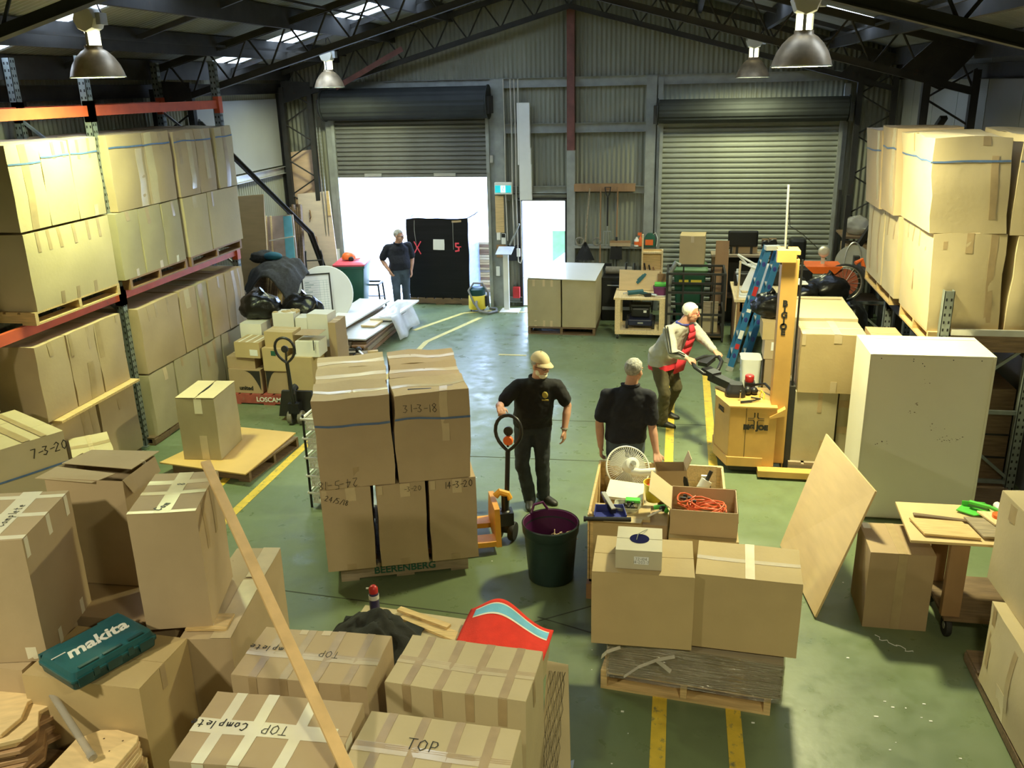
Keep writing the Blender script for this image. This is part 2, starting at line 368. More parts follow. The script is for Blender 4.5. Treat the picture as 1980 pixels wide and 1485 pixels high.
def handwriting(text, size, wid):
    """thin ribbons in a plane: list of quads of (u, v)"""
    q = []; x = 0.0
    for ch in text:
        for st in STROKE.get(ch, []):
            for (a, b), (c, d) in zip(st, st[1:]):
                p = Vector((x + a * size * .62, b * size)); r = Vector((x + c * size * .62, d * size))
                t = (r - p); 
                if t.length < 1e-6: continue
                t.normalize(); nn = Vector((-t.y, t.x)) * wid / 2; e = t * wid * .3
                q.append((p - nn - e, r - nn + e, r + nn + e, p + nn - e))
        x += size * (.45 if ch in ' -l1/!i' else .78)
    return [[v - Vector((x / 2, size / 2)) for v in k] for k in q]

# ---------------------------------------------------------------- cartons
class Carton:
    def __init__(s, w, d, h, bulge=.006, crush=.006, seed=0, lean=(0, 0)):
        s.w, s.d, s.h, s.bulge, s.crush, s.seed, s.lean = w, d, h, bulge, crush, seed, lean
    def warp(s, p, n):
        a = 1 - (2 * p.x / s.w) ** 2; b = 1 - (2 * p.y / s.d) ** 2; c = 1 - (2 * p.z / s.h - 1) ** 2
        a, b, c = max(a, 0), max(b, 0), max(c, 0)
        k = s.bulge * (b * c if n.x else a * c if n.y else a * b * (-.6 if n.z > 0 else 0))
        q = p + n * k
        t = noise.noise_vector(Vector((p.x * 3.1 + s.seed * 7.3, p.y * 3.1, p.z * 3.1 + s.seed))) * s.crush
        if p.z < .001: t = t * .3; t.z = 0
        f = p.z / s.h
        return q + t + Vector((s.lean[0] * f, s.lean[1] * f, 0))
    def fm(s, face, u, v, off=0.0):
        n = {'T': Vector((0, 0, 1)), 'D': Vector((0, 0, -1)), 'F': Vector((0, -1, 0)), 'B': Vector((0, 1, 0)), 'L': Vector((-1, 0, 0)), 'R': Vector((1, 0, 0))}[face]
        if face in 'TD': p = Vector((u * s.w, v * s.d, s.h if face == 'T' else 0))
        elif face == 'F': p = Vector((u * s.w, -s.d / 2, v * s.h))
        elif face == 'B': p = Vector((-u * s.w, s.d / 2, v * s.h))
        elif face == 'L': p = Vector((-s.w / 2, -u * s.d, v * s.h))
        else: p = Vector((s.w / 2, u * s.d, v * s.h))
        return s.warp(p, n) + n * off
    def patch(s, mb, face, u0, u1, v0, v1, off, nu=4, nv=4, edge=0.0):
        g = lambda i, j, o: s.fm(face, u0 + (u1 - u0) * i, v0 + (v1 - v0) * j, o)
        st = len(mb.v); mb.grid(lambda i, j: g(i, j, off), nu, nv)
        if face == 'D':
            mb.f = [tuple(reversed(f)) if min(f) >= st else f for f in mb.f]
        if edge:
            for (a, b, c, d, k) in ((0, 0, 1, 0, nu), (1, 0, 1, 1, nv), (1, 1, 0, 1, nu), (0, 1, 0, 0, nv)):
                mb.grid(lambda i, j: g(a + (c - a) * i, b + (d - b) * i, off - edge * (1 - j)), k, 1)
        return mb
FACES = ('F', 'R', 'B', 'L')
NC = [0]
def carton(label, x, y, z, w, d, h, rz=0.0, m=TAN, tapes=(), flaps='x', write=(), bulge=.007, crush=.007, group=None, lean=(0, 0), labels=(), name='cardboard_box', n=5, open_top=False, parent=None):
    """tapes: list of (material, [(face,u0,u1,v0,v1)...]); write: (face, text, u, v, size, rot, width); labels: white stickers"""
    NC[0] += 1
    c = Carton(w, d, h, bulge, crush, NC[0], lean)
    b = MB()
    for f in FACES: c.patch(b, f, -.5, .5, 0, 1, 0, n, n)
    c.patch(b, 'D', -.5, .5, -.5, .5, 0, 2, 2)
    if not open_top: c.patch(b, 'T', -.5, .5, -.5, .5, 0, n, n)
    o = b.build(name, m, parent, smooth=50, loc=(x, y, z), rz=rz)
    if not parent: tag(o, label, 'box', group)
    g = .004 / max(w, d)
    if flaps == 'x':
        for s_ in (-1, 1): c.patch(MB(), 'T', -.498, .498, *((-.498, -g) if s_ < 0 else (g, .498)), .0045, 6, 3, .004).build('flap', m, o, smooth=50)
    elif flaps == 'y':
        for s_ in (-1, 1): c.patch(MB(), 'T', *((-.498, -g) if s_ < 0 else (g, .498)), -.498, .498, .0045, 3, 6, .004).build('flap', m, o, smooth=50)
    for tm, strips in tapes:
        b = MB()
        for (f, u0, u1, v0, v1) in strips:
            c.patch(b, f, u0, u1, v0, v1, .0066 if f == 'T' else .0022, 5, 5, .0014)
        b.build('tape', M[tm], o, smooth=50)
    for (f, u0, u1, v0, v1) in labels:
        c.patch(MB(), f, u0, u1, v0, v1, .0072 if f == 'T' else .003, 3, 3, .001).build('paper_label', M['paper'], o, smooth=50)
    for (f, txt, u, v, size, rot, wid) in write:
        b = MB(); cr, sr = math.cos(rot), math.sin(rot)
        fw = w if f in 'TFB' else d; fh = d if f == 'T' else h
        for q in handwriting(txt, size, wid):
            b.add([c.fm(f, u + (p.x * cr - p.y * sr) / fw, v + (p.x * sr + p.y * cr) / fh, .0085 if f == 'T' else .0042) for p in q], [(0, 1, 2, 3)])
        b.build('handwriting', M['ink'], o, smooth=0)
    o['carton_dims'] = 0
    del o['carton_dims']
    return o, c
def T3(n=3, wd=.07, mt='tape', drop=.16, faces='F', lo=None):
    """seam tape plus n cross bands that run over the front top edge"""
    s = [(mt, [('T', -.5, .5, -wd * .6, wd * .6)])]
    for k in range(n):
        u = -.5 + (k + .7) / (n + .4)
        s.append((mt, [('T', u - wd / 2, u + wd / 2, -.5, .5)] + [(f, u - wd / 2, u + wd / 2, 1 - drop, 1) for f in faces]))
    return s
def TY(mt='tape', wd=.09, ends=('F',), drop=.2):
    return [(mt, [('T', -wd / 2, wd / 2, -.5, .5)] + [(f, -wd / 2, wd / 2, 1 - drop, 1) for f in ends])]
def TX(mt='tape', wd=.09, ends=('R',), drop=.2):
    return [(mt, [('T', -.5, .5, -wd / 2, wd / 2)] + [(f, -wd / 2, wd / 2, 1 - drop, 1) for f in ends])]
def bits(face, us, wd=.05, v0=.84, v1=1.0, mt='tape'):
    return [(mt, [(face, u - wd / 2, u + wd / 2, v0, v1)]) for u in us]
def strap(name, o, c, v, faces, m='strap', wd=.018):
    b = MB()
    for f in faces: c.patch(b, f, -.5, .5, v - wd / c.h / 2, v + wd / c.h / 2, .006, 6, 1, .001)
    return b.build(name, M[m], o, smooth=50)

# ---------------------------------------------------------------- pallets
def pallet(label, x, y, z, L=1.165, W=1.165, rz=0.0, m='wood', h=.15, deck=7, group=None, txt=None, txtm='ink', bearers='x'):
    """bearers run along local x; deck boards along local y"""
    t = thing('pallet', label, 'pallet', (x, y, z), rz, group)
    mm = M[m]; th = .02
    bw = .045
    for k, yy in enumerate((-W / 2 + bw / 2, 0, W / 2 - bw / 2)):
        MB().box(-L / 2, L / 2, yy - bw / 2, yy + bw / 2, th, h - th).build('bearer', mm, t, 0) if bearers == 'x' else \
            MB().box(yy * L / W - bw / 2, yy * L / W + bw / 2, -W / 2, W / 2, th, h - th).build('bearer', mm, t, 0)
    sp = (L if bearers == 'x' else W) / deck
    for k in range(deck):
        a = -(L if bearers == 'x' else W) / 2 + k * sp
        if bearers == 'x': bb = MB().box(a, a + sp * .8 if k < deck - 1 else a + sp, -W / 2, W / 2, h - th, h)
        else: bb = MB().box(-L / 2, L / 2, a, a + sp * .8 if k < deck - 1 else a + sp, h - th, h)
        bb.build('deck_board', mm, t, 0)
    for a in (0, .43, .86):
        if bearers == 'x': bb = MB().box(-L / 2 + a * L, -L / 2 + a * L + .14 * L, -W / 2, W / 2, 0, th)
        else: bb = MB().box(-L / 2, L / 2, -W / 2 + a * W, -W / 2 + a * W + .14 * W, 0, th)
        bb.build('bottom_board', mm, t, 0)
    if txt: sign('stencil', txt, h * .62, M[txtm], t, (0, -W / 2 - .004, h * .52), (1, 0, 0), (0, 0, 1), bold=.002)
    return t
# ---------------------------------------------------------------- setting
XL, XR, YF, YN, XM = -7.5, 3.6, 16.6, -3.0, -1.96
def zroof(x): return 6.08 - .285 * abs(x - XM)
fl = MB().box(XL - .2, XR + .2, YN, YF + .15, -.12, 0).build('floor', M['floor']); structure(fl)
og = MB().box(-30, 26, YF + .15, 60, -.14, -.02).build('floor_outside', M['concrete']); structure(og)
def painted(pts, wd, m='line', z=.002):
    b = MB()
    for (p, q) in zip(pts, pts[1:]): b.bar((p[0], p[1], z), (q[0], q[1], z), wd, .003)
    return b.build('painted_line', M[m], fl, 0)
painted([(0.0, 2.0), (0.0, 12.9)], .10); painted([(.5, 2.0), (.49, 12.9)], .10)
painted([(-4.42, 3.0), (-4.36, 9.2), (-4.12, 13.3)], .10); painted([(-4.83, 7.8), (-4.86, 8.3)], .09)
painted([(-4.12, 13.3), (-4.12, 13.9), (-3.55, 15.6)], .09, 'line_pale')
painted([(-4.55, 14.6), (-3.95, 15.9), (-3.45, 16.15)], .09, 'line_pale')
painted([(-3.45, 16.05), (-2.5, 16.1)], .07, 'line_pale')
painted([(-2.75, 13.3), (-2.3, 13.3)], .06, 'line_pale')
b = MB()
for (p, q) in (((-3.6, 6.2), (-1.55, 6.05)), ((-1.05, 6.0), (.4, 7.0)), ((-2.2, 4.4), (-2.0, 5.9)), ((-1.9, 10.5), (1.4, 10.6)), ((-3.2, 9.2), (-.4, 9.3)), ((-.4, 5.9), (-1.0, 6.1))):
    b.bar((*p, .001), (*q, .001), .012, .002)
stuff(b.build('floor_joint', mat('floor_joint_dark', (.05, .06, .035), .7), fl, 0))
b = MB(); rnd = random.Random(3)
for k in range(70):
    x = rnd.uniform(-1.6, 2.0); y = rnd.choice([rnd.uniform(3.9, 7.5), rnd.uniform(4, 5.5)]); s = rnd.uniform(.004, .013)
    b.box(x, x + s * rnd.uniform(1, 2.5), y, y + s, 0, .004)
stuff(b.build('paper_scraps', M['paper'], fl, 0))

def corr(name, m, axis, fixed, a0, a1, holes, ztop, pitch=.084, amp=.012, zb=0.0):
    """vertical ribbed sheet wall; holes: (a0, a1, z0, z1)"""
    b = MB(); n = int((a1 - a0) / (pitch / 6)); 
    def pt(a, z):
        o = fixed + amp * math.sin(2 * PI * a / pitch)
        return (a, o, z) if axis == 'x' else (o, a, z)
    for i in range(n):
        u0 = a0 + (a1 - a0) * i / n; u1 = a0 + (a1 - a0) * (i + 1) / n; um = (u0 + u1) / 2
        segs = [(zb, None)]
        for (h0, h1, z0, z1) in holes:
            if h0 < um < h1:
                segs = ([(zb, z0)] if z0 > zb + .01 else []) + [(z1, None)]
        for (s0, s1) in segs:
            b.add([pt(u0, s0), pt(u1, s0), pt(u1, s1 if s1 is not None else ztop(u1)), pt(u0, s1 if s1 is not None else ztop(u0))], [(0, 1, 2, 3)])
    o = b.build(name, m, None, 0); structure(o); return o
wf = corr('wall_far', M['clad'], 'x', YF, XL, XR, [(-6.5, -3.48, 0, 4.05), (-2.92, -2.06, 0, 2.05), (-.36, 2.7, 0, 3.75)], lambda x: zroof(x) + .02)
wl = corr('wall_left', M['clad'], 'y', XL, YN, YF, [], lambda y: zroof(XL) + .02)
wr = MB().box(XR, XR + .06, YN, YF, 0, zroof(XR) + .02).build('wall_right', M['clad_pale'], None, 0); structure(wr)
wn = MB().box(XL, XR, YN - .1, YN, 0, 6.2).build('wall_near', M['clad_pale'], None, 0); structure(wn)
for yy in (1.2, 2.4, 3.6, 4.8, 6, 7.2, 8.4, 9.6, 10.8, 12.0, 13.2, 14.4, 15.6): MB().box(XR - .006, XR, yy - .01, yy + .01, 0, zroof(XR)).build('lining_joint', M['steel_grey'], wr, 0)
MB().box(XL + .03, XL + .05, 13.0, 13.95, 2.75, 3.95).build('lining_sheet', M['clad_pale'], wl, 0)
MB().box(XL + .03, XL + .05, 14.1, 16.2, 2.75, 3.95).build('lining_sheet', M['clad_pale'], wl, 0)
def member(parent, p, q, w=.08, h=.12, m='steel_grey', name='girt'):
    return MB().bar(p, q, w, h).build(name, M[m], parent, 0)
def cee(parent, p, q, h=.16, d=.06, m='steel_grey', ax='x', s=-1, name='girt'):
    """C-section girt: web plus two flanges"""
    b = MB(); p = Vector(p); q = Vector(q); off = Vector((0, s * d, 0)) if ax == 'x' else Vector((s * d, 0, 0))
    b.bar(p, q, .008, h)
    for dz in (h / 2, -h / 2): b.bar(p + off / 2 + Vector((0, 0, dz)), q + off / 2 + Vector((0, 0, dz)), d, .008)
    return b.build(name, M[m], parent, 0)
yg = YF - .035
cee(wf, (-6.6, yg, 4.13), (2.7, yg, 4.13)); cee(wf, (-3.42, yg, 3.34), (-.5, yg, 3.34)); cee(wf, (-3.42, yg, 2.24), (-.4, yg, 2.24), .12)
cee(wf, (-3.4, yg, 2.1), (-2.05, yg, 2.1), .10); cee(wf, (-1.9, yg, .14), (-.4, yg, .14), .10); cee(wf, (-3.4, yg, .14), (-2.92, yg, .14), .10)
ts = MB().box(-1.9, -.4, YF - .20, YF - .02, 1.175, 1.225).build('trim_ledge', M['steel_grey'], None, 0); structure(ts)
for x0, x1, z1 in ((-3.43, -3.2, 4.2), (-.62, -.44, 4.2), (-.42, -.33, 4.15), (2.70, 2.80, 4.0), (-6.64, -6.5, 3.6), (-3.5, -3.43, 3.6)):
    MB().box(x0, x1, YF - .11, YF - .01, 0, z1).build('door_post', M['steel_grey'], wf, 0)
MB().box(-2.025, -1.89, YF - .17, YF - .04, 2.95, 5.4).build('mullion_post', M['steel_red'], wf, 0)
MB().box(-2.03, -1.88, YF - .16, YF - .04, 0, 2.95).build('mullion_post', M['steel_grey'], wf, 0)
for z in (4.13,): cee(wl, (XL + .04, YN, z), (XL + .04, YF, z), .17, .08, 'steel_dark', 'y', 1)
cee(wl, (XL + .04, 6, 2.66), (XL + .04, YF, 2.66), .12, .06, 'alu', 'y', 1)  # wall ledge that reads as lit; its brightness is put into the pale metal
for yy in (9.4, 13.98, 16.3): member(wl, (XL + .06, yy, 0), (XL + .06, yy, 4.1), .08, .08, 'steel_dark', 'wall_post')
cee(wr, (XR - .04, YN, 4.13), (XR - .04, YF, 4.13), .17, .08, 'steel_dark', 'y', -1)
member(wr, (XR - .05, YN, 4.52), (XR - .05, YF, 4.52), .05, .05, 'steel_grey', 'conduit')

# roof: ribbed sheets, skylight sheets in two bands across each slope
ceil = thing('ceiling', '', ''); del ceil['label']; del ceil['category']; structure(ceil)
SKY = {-1: [(8.35, 8.62), (8.72, 8.95), (13.65, 14.1), (14.3, 14.65)], 1: [(8.6, 8.9), (13.1, 13.5)]}
def roof_sheet(side):
    b = MB(); g = MB(); x_out = XL - .1 if side < 0 else XR + .1
    ys = []; y = YN
    while y < YF + .3: ys.append(y); y += .0215
    cuts = [XM, XM + (x_out - XM) * .12, x_out - side * .12, x_out]
    for y0, y1 in zip(ys, ys[1:]):
        sky = any(a <= (y0 + y1) / 2 <= c for a, c in SKY[side])
        for k in range(3):
            xa, xb = cuts[k], cuts[k + 1]
            f = lambda x, yy: (x, yy, zroof(x) + .011 * math.sin(2 * PI * yy / .086))
            (g if sky and k == 1 else b).add([f(xa, y0), f(xb, y0), f(xb, y1), f(xa, y1)], [(0, 1, 2, 3)])
    b.build('roof_sheet', M['clad_roof'], ceil, 0); g.build('skylight_sheet', M['skylight'], ceil, 0)
roof_sheet(-1); roof_sheet(1)
for x in (-7.3, -6.3, -5.2, -4.1, -3.0, -2.08, -1.84, -.9, .2, 1.3, 2.4, 3.4):
    z = zroof(x) - .15
    bb = MB().box(x - .006, x + .006, YN, YF, z - .13, z + .13); s_ = 1 if x > XM else -1
    bb.box(min(x, x + s_ * .07), max(x, x + s_ * .07), YN, YF, z - .13, z - .122); bb.box(min(x, x + s_ * .07), max(x, x + s_ * .07), YN, YF, z + .122, z + .13)
    bb.build('purlin', M['steel_dark'], ceil, 0)
for side in (-1, 1):
    for k in range(3):
        x = XM + side * (1.2 + k * 1.5)
        MB().bar((x, YN, zroof(x) - .2), (x, YF, zroof(x) - .2), .02, .03).build('purlin_bridging', M['steel_dark'], ceil, 0)
b = MB()
for x0, x1 in ((-7.3, -6.3), (-6.3, -5.2), (-5.2, -4.1), (-4.1, -3), (-.9, .2), (.2, 1.3), (1.3, 2.4)):
    for yy in (10.1, 14.3): b.bar((x0, yy, zroof(x0) - .13), (x1, yy, zroof(x1) - .13), .04, .06)
b.build('purlin_bridging', M['steel_dark'], ceil, 0)

def truss(y, end=False):
    t = thing('roof_truss', 'dark steel lattice roof truss against the far gable wall' if end else
              {12.0: 'dark steel lattice roof truss between the hanging lamps, with lattice columns at both walls', 6.2: 'dark steel lattice roof truss crossing the top left corner of the roof',
               .4: 'dark steel lattice roof truss nearest the camera'}[y], 'truss', (0, y, 0))
    t['kind'] = 'structure'; del t['category']
    zb = lambda x: 5.36 - .27 * abs(x - XM); zt = lambda x: zb(x) + .48
    for side in (-1, 1):
        xo = XL + .15 if side < 0 else XR - .15; xi = XL + .7 if side < 0 else XR - .7
        for nm, f in (('bottom_chord', zb), ('top_chord', zt)):
            bb = MB()
            for dy in (-.035, .035): bb.bar((XM, dy, f(XM)), (xo, dy, f(xo)), .012, .08)
            bb.bar((XM, 0, f(XM) + (.04 if f is zt else -.04)), (xo, 0, f(xo) + (.04 if f is zt else -.04)), .1, .012)
            bb.build(nm, M['steel_dark'], t, 0)
        n = 9; wb = []
        for k in range(n):
            x0 = XM + (xo - XM) * k / n; x1 = XM + (xo - XM) * (k + .5) / n; x2 = XM + (xo - XM) * (k + 1) / n
            MB().tube([(x0, 0, zb(x0)), (x1, 0, zt(x1))], .014, 6).build('web_rod', M['steel_dark'], t, 30)
            MB().tube([(x1, 0, zt(x1)), (x2, 0, zb(x2))], .014, 6).build('web_rod', M['steel_dark'], t, 30)
        for nm, x in (('column_leg', xo), ('column_leg', xi)):
            MB().bar((x, 0, 0), (x, 0, zb(x) + (.1 if x == xi else .25)), .09, .09).build(nm, M['steel_dark'], t, 0)
        for k in range(6):
            z0 = .2 + k * .66
            MB().tube([(xo, 0, z0), (xi, 0, z0 + .33)], .014, 6).build('lacing_bar', M['steel_dark'], t, 30)
            MB().tube([(xi, 0, z0 + .33), (xo, 0, z0 + .66)], .014, 6).build('lacing_bar', M['steel_dark'], t, 30)
        # solid haunch plate where the truss meets the column
        xh = xi - side * (.35 if side < 0 else .75)
        pts = [(xo, zt(xo)), (xo - .5, zt(xo - .5)), (xi - .35, zb(xi - .35)), (xi + .15, zb(xi) - .12)] if side > 0 else [(xo, zt(xo) - .12), (xi + .02, zt(xi) - .3), (xi, zb(xi)), (xo, zb(xo) - .05)]
        bb = MB().add([(px, -.012, pz) for px, pz in pts] + [(px, .012, pz) for px, pz in pts], [(0, 1, 2, 3), (7, 6, 5, 4), (0, 4, 5, 1), (1, 5, 6, 2), (2, 6, 7, 3), (3, 7, 4, 0)])
        bb.build('haunch_plate', M['steel_dark'], t, 0)
    return t
tE = truss(16.25, True)
for y in (12.0, 6.2, .4): truss(y)
MB().bar((-6.2, -.2, 4.12), (-4.9, -.2, 4.75), .09, .012, (0, 1, 0)).build('rusty_brace', M['steel_red'], tE, 0)
t = thing('wall_brace', 'long dark steel brace slanting down in front of leaning boards', 'brace', (0, 0, 0))
MB().bar((-6.75, 12.05, 3.7), (-6.75, 15.6, 1.55), .012, .12, (1, 0, 0)).bar((-6.75, 12.05, 3.7), (-6.75, 15.6, 1.55), .09, .012, (1, 0, 0)).build('brace_bar', M['steel_dark'], t, 0)
MB().bar((-6.75, 15.58, 1.56), (-6.72, 16.35, .2), .012, .12, (1, 0, 0)).bar((-6.75, 15.58, 1.56), (-6.72, 16.35, .2), .09, .012, (1, 0, 0)).build('brace_bar', M['steel_dark'], t, 0)
t = thing('wall_brace', 'dark steel brace slanting behind the clutter at the right wall', 'brace', (0, 0, 0))
MB().bar((3.2, 12.2, 3.6), (2.55, 15.2, .75), .09, .05).build('brace_bar', M['steel_dark'], t, 0)

# roller doors
def roller(name, x0, x1, z0, z1, zc, rd, m, pitch=.082, rail=True, yc=YF - .30):
    d = thing(name, '', '', (0, 0, 0)); del d['label']; del d['category']; structure(d)
    n = int(round((z1 - z0) / pitch)); ph = (z1 - z0) / n; src = None
    for k in range(n):
        zz = z0 + k * ph
        if src is None:
            prof = [(.004, 0), (-.004, .10), (-.028, .34), (-.028, .70), (-.004, .92), (.004, 1)]
            bb = MB(); pts = [(YF - .10 + a, ph * c) for a, c in prof]
            for (y_a, za), (y_b, zb_) in zip(pts, pts[1:]): bb.add([(x0, y_a, za), (x1, y_a, za), (x1, y_b, zb_), (x0, y_b, zb_)], [(0, 1, 2, 3)])
            bb.add([(x0, YF - .095, 0), (x1, YF - .095, 0), (x1, YF - .095, ph), (x0, YF - .095, ph)], [(3, 2, 1, 0)])
            src = bb.build('slat', m, d, 0); src.location.z = zz
        else:
            c = mesh_copy(src, d); c.location.z = zz
    prof = []; nn = 40
    rg = []
    for xx in (x0 - .06, x1 + .06):
        rg.append([Vector((xx, yc + (rd - (.012 if i % 4 == 0 else 0)) * math.cos(2 * PI * i / nn), zc + (rd - (.012 if i % 4 == 0 else 0)) * math.sin(2 * PI * i / nn))) for i in range(nn)])
    MB().loft(rg).build('drum', M['drum'], d, 20)
    for xx in (x0 - .09, x1 + .07): MB().lathe([(rd + .02, 0), (rd + .02, .02)], (xx, yc, zc), 28, 'x').build('drum_end', M['drum'], d, 30)
    for xx in (x0 - .04, x1 - .02): MB().box(xx, xx + .06, YF - .17, YF - .06, 0, z1 + .1).build('guide_rail', M['steel_grey'], d, 0)
    for xx in (x0 - .12, x1 + .1): MB().box(xx - .03, xx + .03, YF - .5, YF - .05, zc - .2, zc + .1).build('bracket', M['steel_dark'], d, 0)
    if rail: MB().box(x0, x1, YF - .13, YF - .07, z0 - .05, z0 + .01).build('bottom_rail', M['door_dark'], d, 0)
    return d
d1 = roller('door_1', -6.47, -3.51, 2.53, 3.6, 3.82, .28, M['door_dark'])
for xa, xb in ((-5.92, -5.58), (-4.55, -4.13)): MB().box(xa, xb, YF - .15, YF - .13, 2.50, 2.555).build('lift_handle', M['alu'], d1, 0)
MB().box(-6.62, -6.55, YF - .16, YF - .10, .5, 1.1).build('guide_cover', M['white'], d1, 0)
d2 = roller('door_2', -.33, 2.68, .02, 3.5, 3.6, .2, M['door_grey'], .09)
d3 = thing('door_3', '', '', (0, 0, 0)); del d3['label']; del d3['category']; structure(d3)
for xa, xb, za, zb in ((-2.96, -2.90, 0, 2.08), (-2.08, -2.03, 0, 2.08), (-2.96, -2.03, 2.03, 2.09)): MB().box(xa, xb, YF - .07, YF + .05, za, zb).build('door_frame', M['steel_dark'], d3, 0)
MB().box(-2.90, -2.08, YF - .05, YF + .05, 0, .03).build('threshold', M['alu'], d3, 0)

# ---------------------------------------------------------------- lamps
LAMP_LABEL = ['bronze bell high-bay lamp hanging above the left rack, nearest on the left', 'small bronze bell lamp hanging in front of the open roller door',
              'large bronze bell lamp with a bright rim at the top right', 'small streaked bell lamp hanging over the closed roller door',
              'bell lamp hung near the camera on the left', 'bell lamp hung near the camera on the right']
for k, (x, y, z, colr, e, sc_) in enumerate(LAMPS):
    t = thing('highbay_lamp', LAMP_LABEL[k], 'lamp', (x, y, z), group='high-bay lamps'); t.scale = (sc_, sc_, sc_)
    prof = [(.255, 0), (.262, .004), (.252, .05), (.225, .12), (.18, .19), (.125, .245), (.085, .27), (.085, .30)]
    b = MB(); n = 32
    rings = [b.ring(Vector((0, 0, zz)), Vector((r, 0, 0)), Vector((0, r, 0)), n) for r, zz in prof]
    b.loft(rings, False).build('lamp_shade', M['shade'], t, 60)
    b = MB(); rings = [b.ring(Vector((0, 0, zz)), Vector((r - .006, 0, 0)), Vector((0, r - .006, 0)), n) for r, zz in prof]
    b.loft(rings, False).build('reflector', M['shade_in'], t, 60)
    b = MB(); b.loft([b.ring(Vector((0, 0, zz)), Vector((r, 0, 0)), Vector((0, r, 0)), 32) for r, zz in ((.255, -.004), (.268, -.004), (.268, .008), (.255, .008))], False, True).build('rim', M['shade_in'], t, 40)
    MB().lathe([(.062, .30), (.058, .34), (.058, .40), (.066, .43)], (0, 0, 0), 16).build('glowing_neck', M['glow'], t, 50)
    for a in range(3): MB().bar((.07 * math.cos(a * 2.1 + .4), .07 * math.sin(a * 2.1 + .4), .29), (.07 * math.cos(a * 2.1 + .4), .07 * math.sin(a * 2.1 + .4), .44), .03, .006).build('neck_strut', M['alu'], t, 0)
    pts = [(.13, -.05), (.13, .05), (.09, .09), (-.09, .09), (-.13, .05), (-.13, -.05), (-.09, -.09), (.09, -.09)]
    hb = MB().lathe([(.05, -.1), (.115, -.095), (.13, -.06), (.13, .06), (.115, .095), (.05, .1)], (0, 0, 0), 8, 'y')
    hb.shift((0, 0, .545)); hb.build('gear_housing', mat('cream_housing', (.60, .57, .46), .5, var=.05), t, 30)
    MB().box(.12, .17, -.07, .05, .49, .60).build('terminal_box', M['alu'], t, 0)
    MB().tube([(0, 0, .66), (0, 0, .78), (.01, 0, (min(zroof(x) - .05, z + 1.6) - z) / sc_)], .008, 6).build('hanging_wire', M['steel_dark'], t)
    MB().tube([(.15, -.01, .6), (.10, 0, .72), (.02, 0, .86)], .007, 6).build('flex_cord', M['black'], t)
    l = bpy.data.lights.new('lamp_light', 'AREA'); l.shape = 'DISK'; l.size = .44; l.energy = e; l.color = colr; l.spread = R(165)
    o = bpy.data.objects.new('lamp_light', l); COL.objects.link(o); o.parent = t; o.location = (0, 0, .02)
# ---------------------------------------------------------------- pallet racks
def upright(t, x, y, h, z0=0.0):
    b = MB().box(x - .045, x + .045, y - .045, y - .039, z0, h).box(x - .045, x - .039, y - .045, y + .04, z0, h).box(x + .039, x + .045, y - .045, y + .04, z0, h)
    o = b.build('upright', M['rack_steel'], t, 0)
    s = MB(); z = z0 + .08
    while z < h - .05:
        for dx in (-.022, .022): s.box(x + dx - .008, x + dx + .008, y - .0465, y - .0385, z, z + .028)
        for dy in (-.02, .018): s.box(x + .0385, x + .0465, y + dy - .008, y + dy + .008, z + .02, z + .048)
        z += .075
    stuff(s.build('slots', M['rack_hole'], o, 0))
    MB().box(x - .07, x + .07, y - .07, y + .07, z0, z0 + .008).build('foot_plate', M['rack_steel'], o, 0)
    return o
def rack_frame(t, xa, xb, y, h, z0=0.0):
    upright(t, xa, y, h, z0); upright(t, xb, y, h, z0)
    z = z0 + .15; k = 0
    while z < h - .3:
        MB().bar((xa, y, z), (xb, y, z), .03, .04).build('frame_brace', M['rack_steel'], t, 0)
        if z + .75 < h: MB().bar((xa if k % 2 else xb, y, z + .02), (xb if k % 2 else xa, y, z + .72), .025, .03).build('frame_brace', M['rack_steel'], t, 0)
        z += .75; k += 1
def beam(t, x, y0, y1, z, m='rack_red', h=.11):
    o = MB().box(x - .025, x + .025, y0, y1, z - h, z).build('beam', M[m], t, 0)
    for yy in (y0, y1): MB().box(x - .03, x + .052, yy - .05, yy + .05, z - h - .06, z + .05).build('end_connector', M[m], o, 0)
    return o
t = thing('pallet_rack', 'tall pallet rack with orange beams along the left wall', 'rack', (0, 0, 0))
for y in (6.2, 9.05, 11.9): rack_frame(t, -7.22, -6.35, y, 4.5)
for x in (-6.35, -7.22):
    for y0, y1 in ((6.2, 9.05), (9.05, 11.9)):
        beam(t, x, y0, y1, 3.99); beam(t, x, y0, y1, 1.94)
t = thing('pallet_rack', 'pallet rack with short grey uprights along the right wall', 'rack', (0, 0, 0))
rack_frame(t, 2.60, 3.42, 8.965, 2.13); rack_frame(t, 2.60, 3.42, 11.3, 1.5)
for x in (2.60, 3.42): beam(t, x, 8.965, 11.3, 1.55, 'steel_dark'); beam(t, x, 11.3, 13.6, 1.55, 'steel_dark')
MB().box(2.66, 3.45, 8.93, 8.965, 1.69, 1.75).build('cross_beam', M['alu'], t, 0)
MB().box(2.66, 3.45, 8.93, 8.985, 1.53, 1.69).build('cross_beam', M['wood_dark'], t, 0)
rack_frame(t, 2.60, 3.42, 13.6, 1.5)

def rackbox(label, y0, y1, z0, z1, xf=-6.2, dep=.6, m=TAN, seed=0, group=None, **k):
    return carton(label, xf - dep / 2, (y0 + y1) / 2, z0, dep, y1 - y0 - .012, z1 - z0 - .006, 0, m, group=group, **k)
LR = 'left rack'
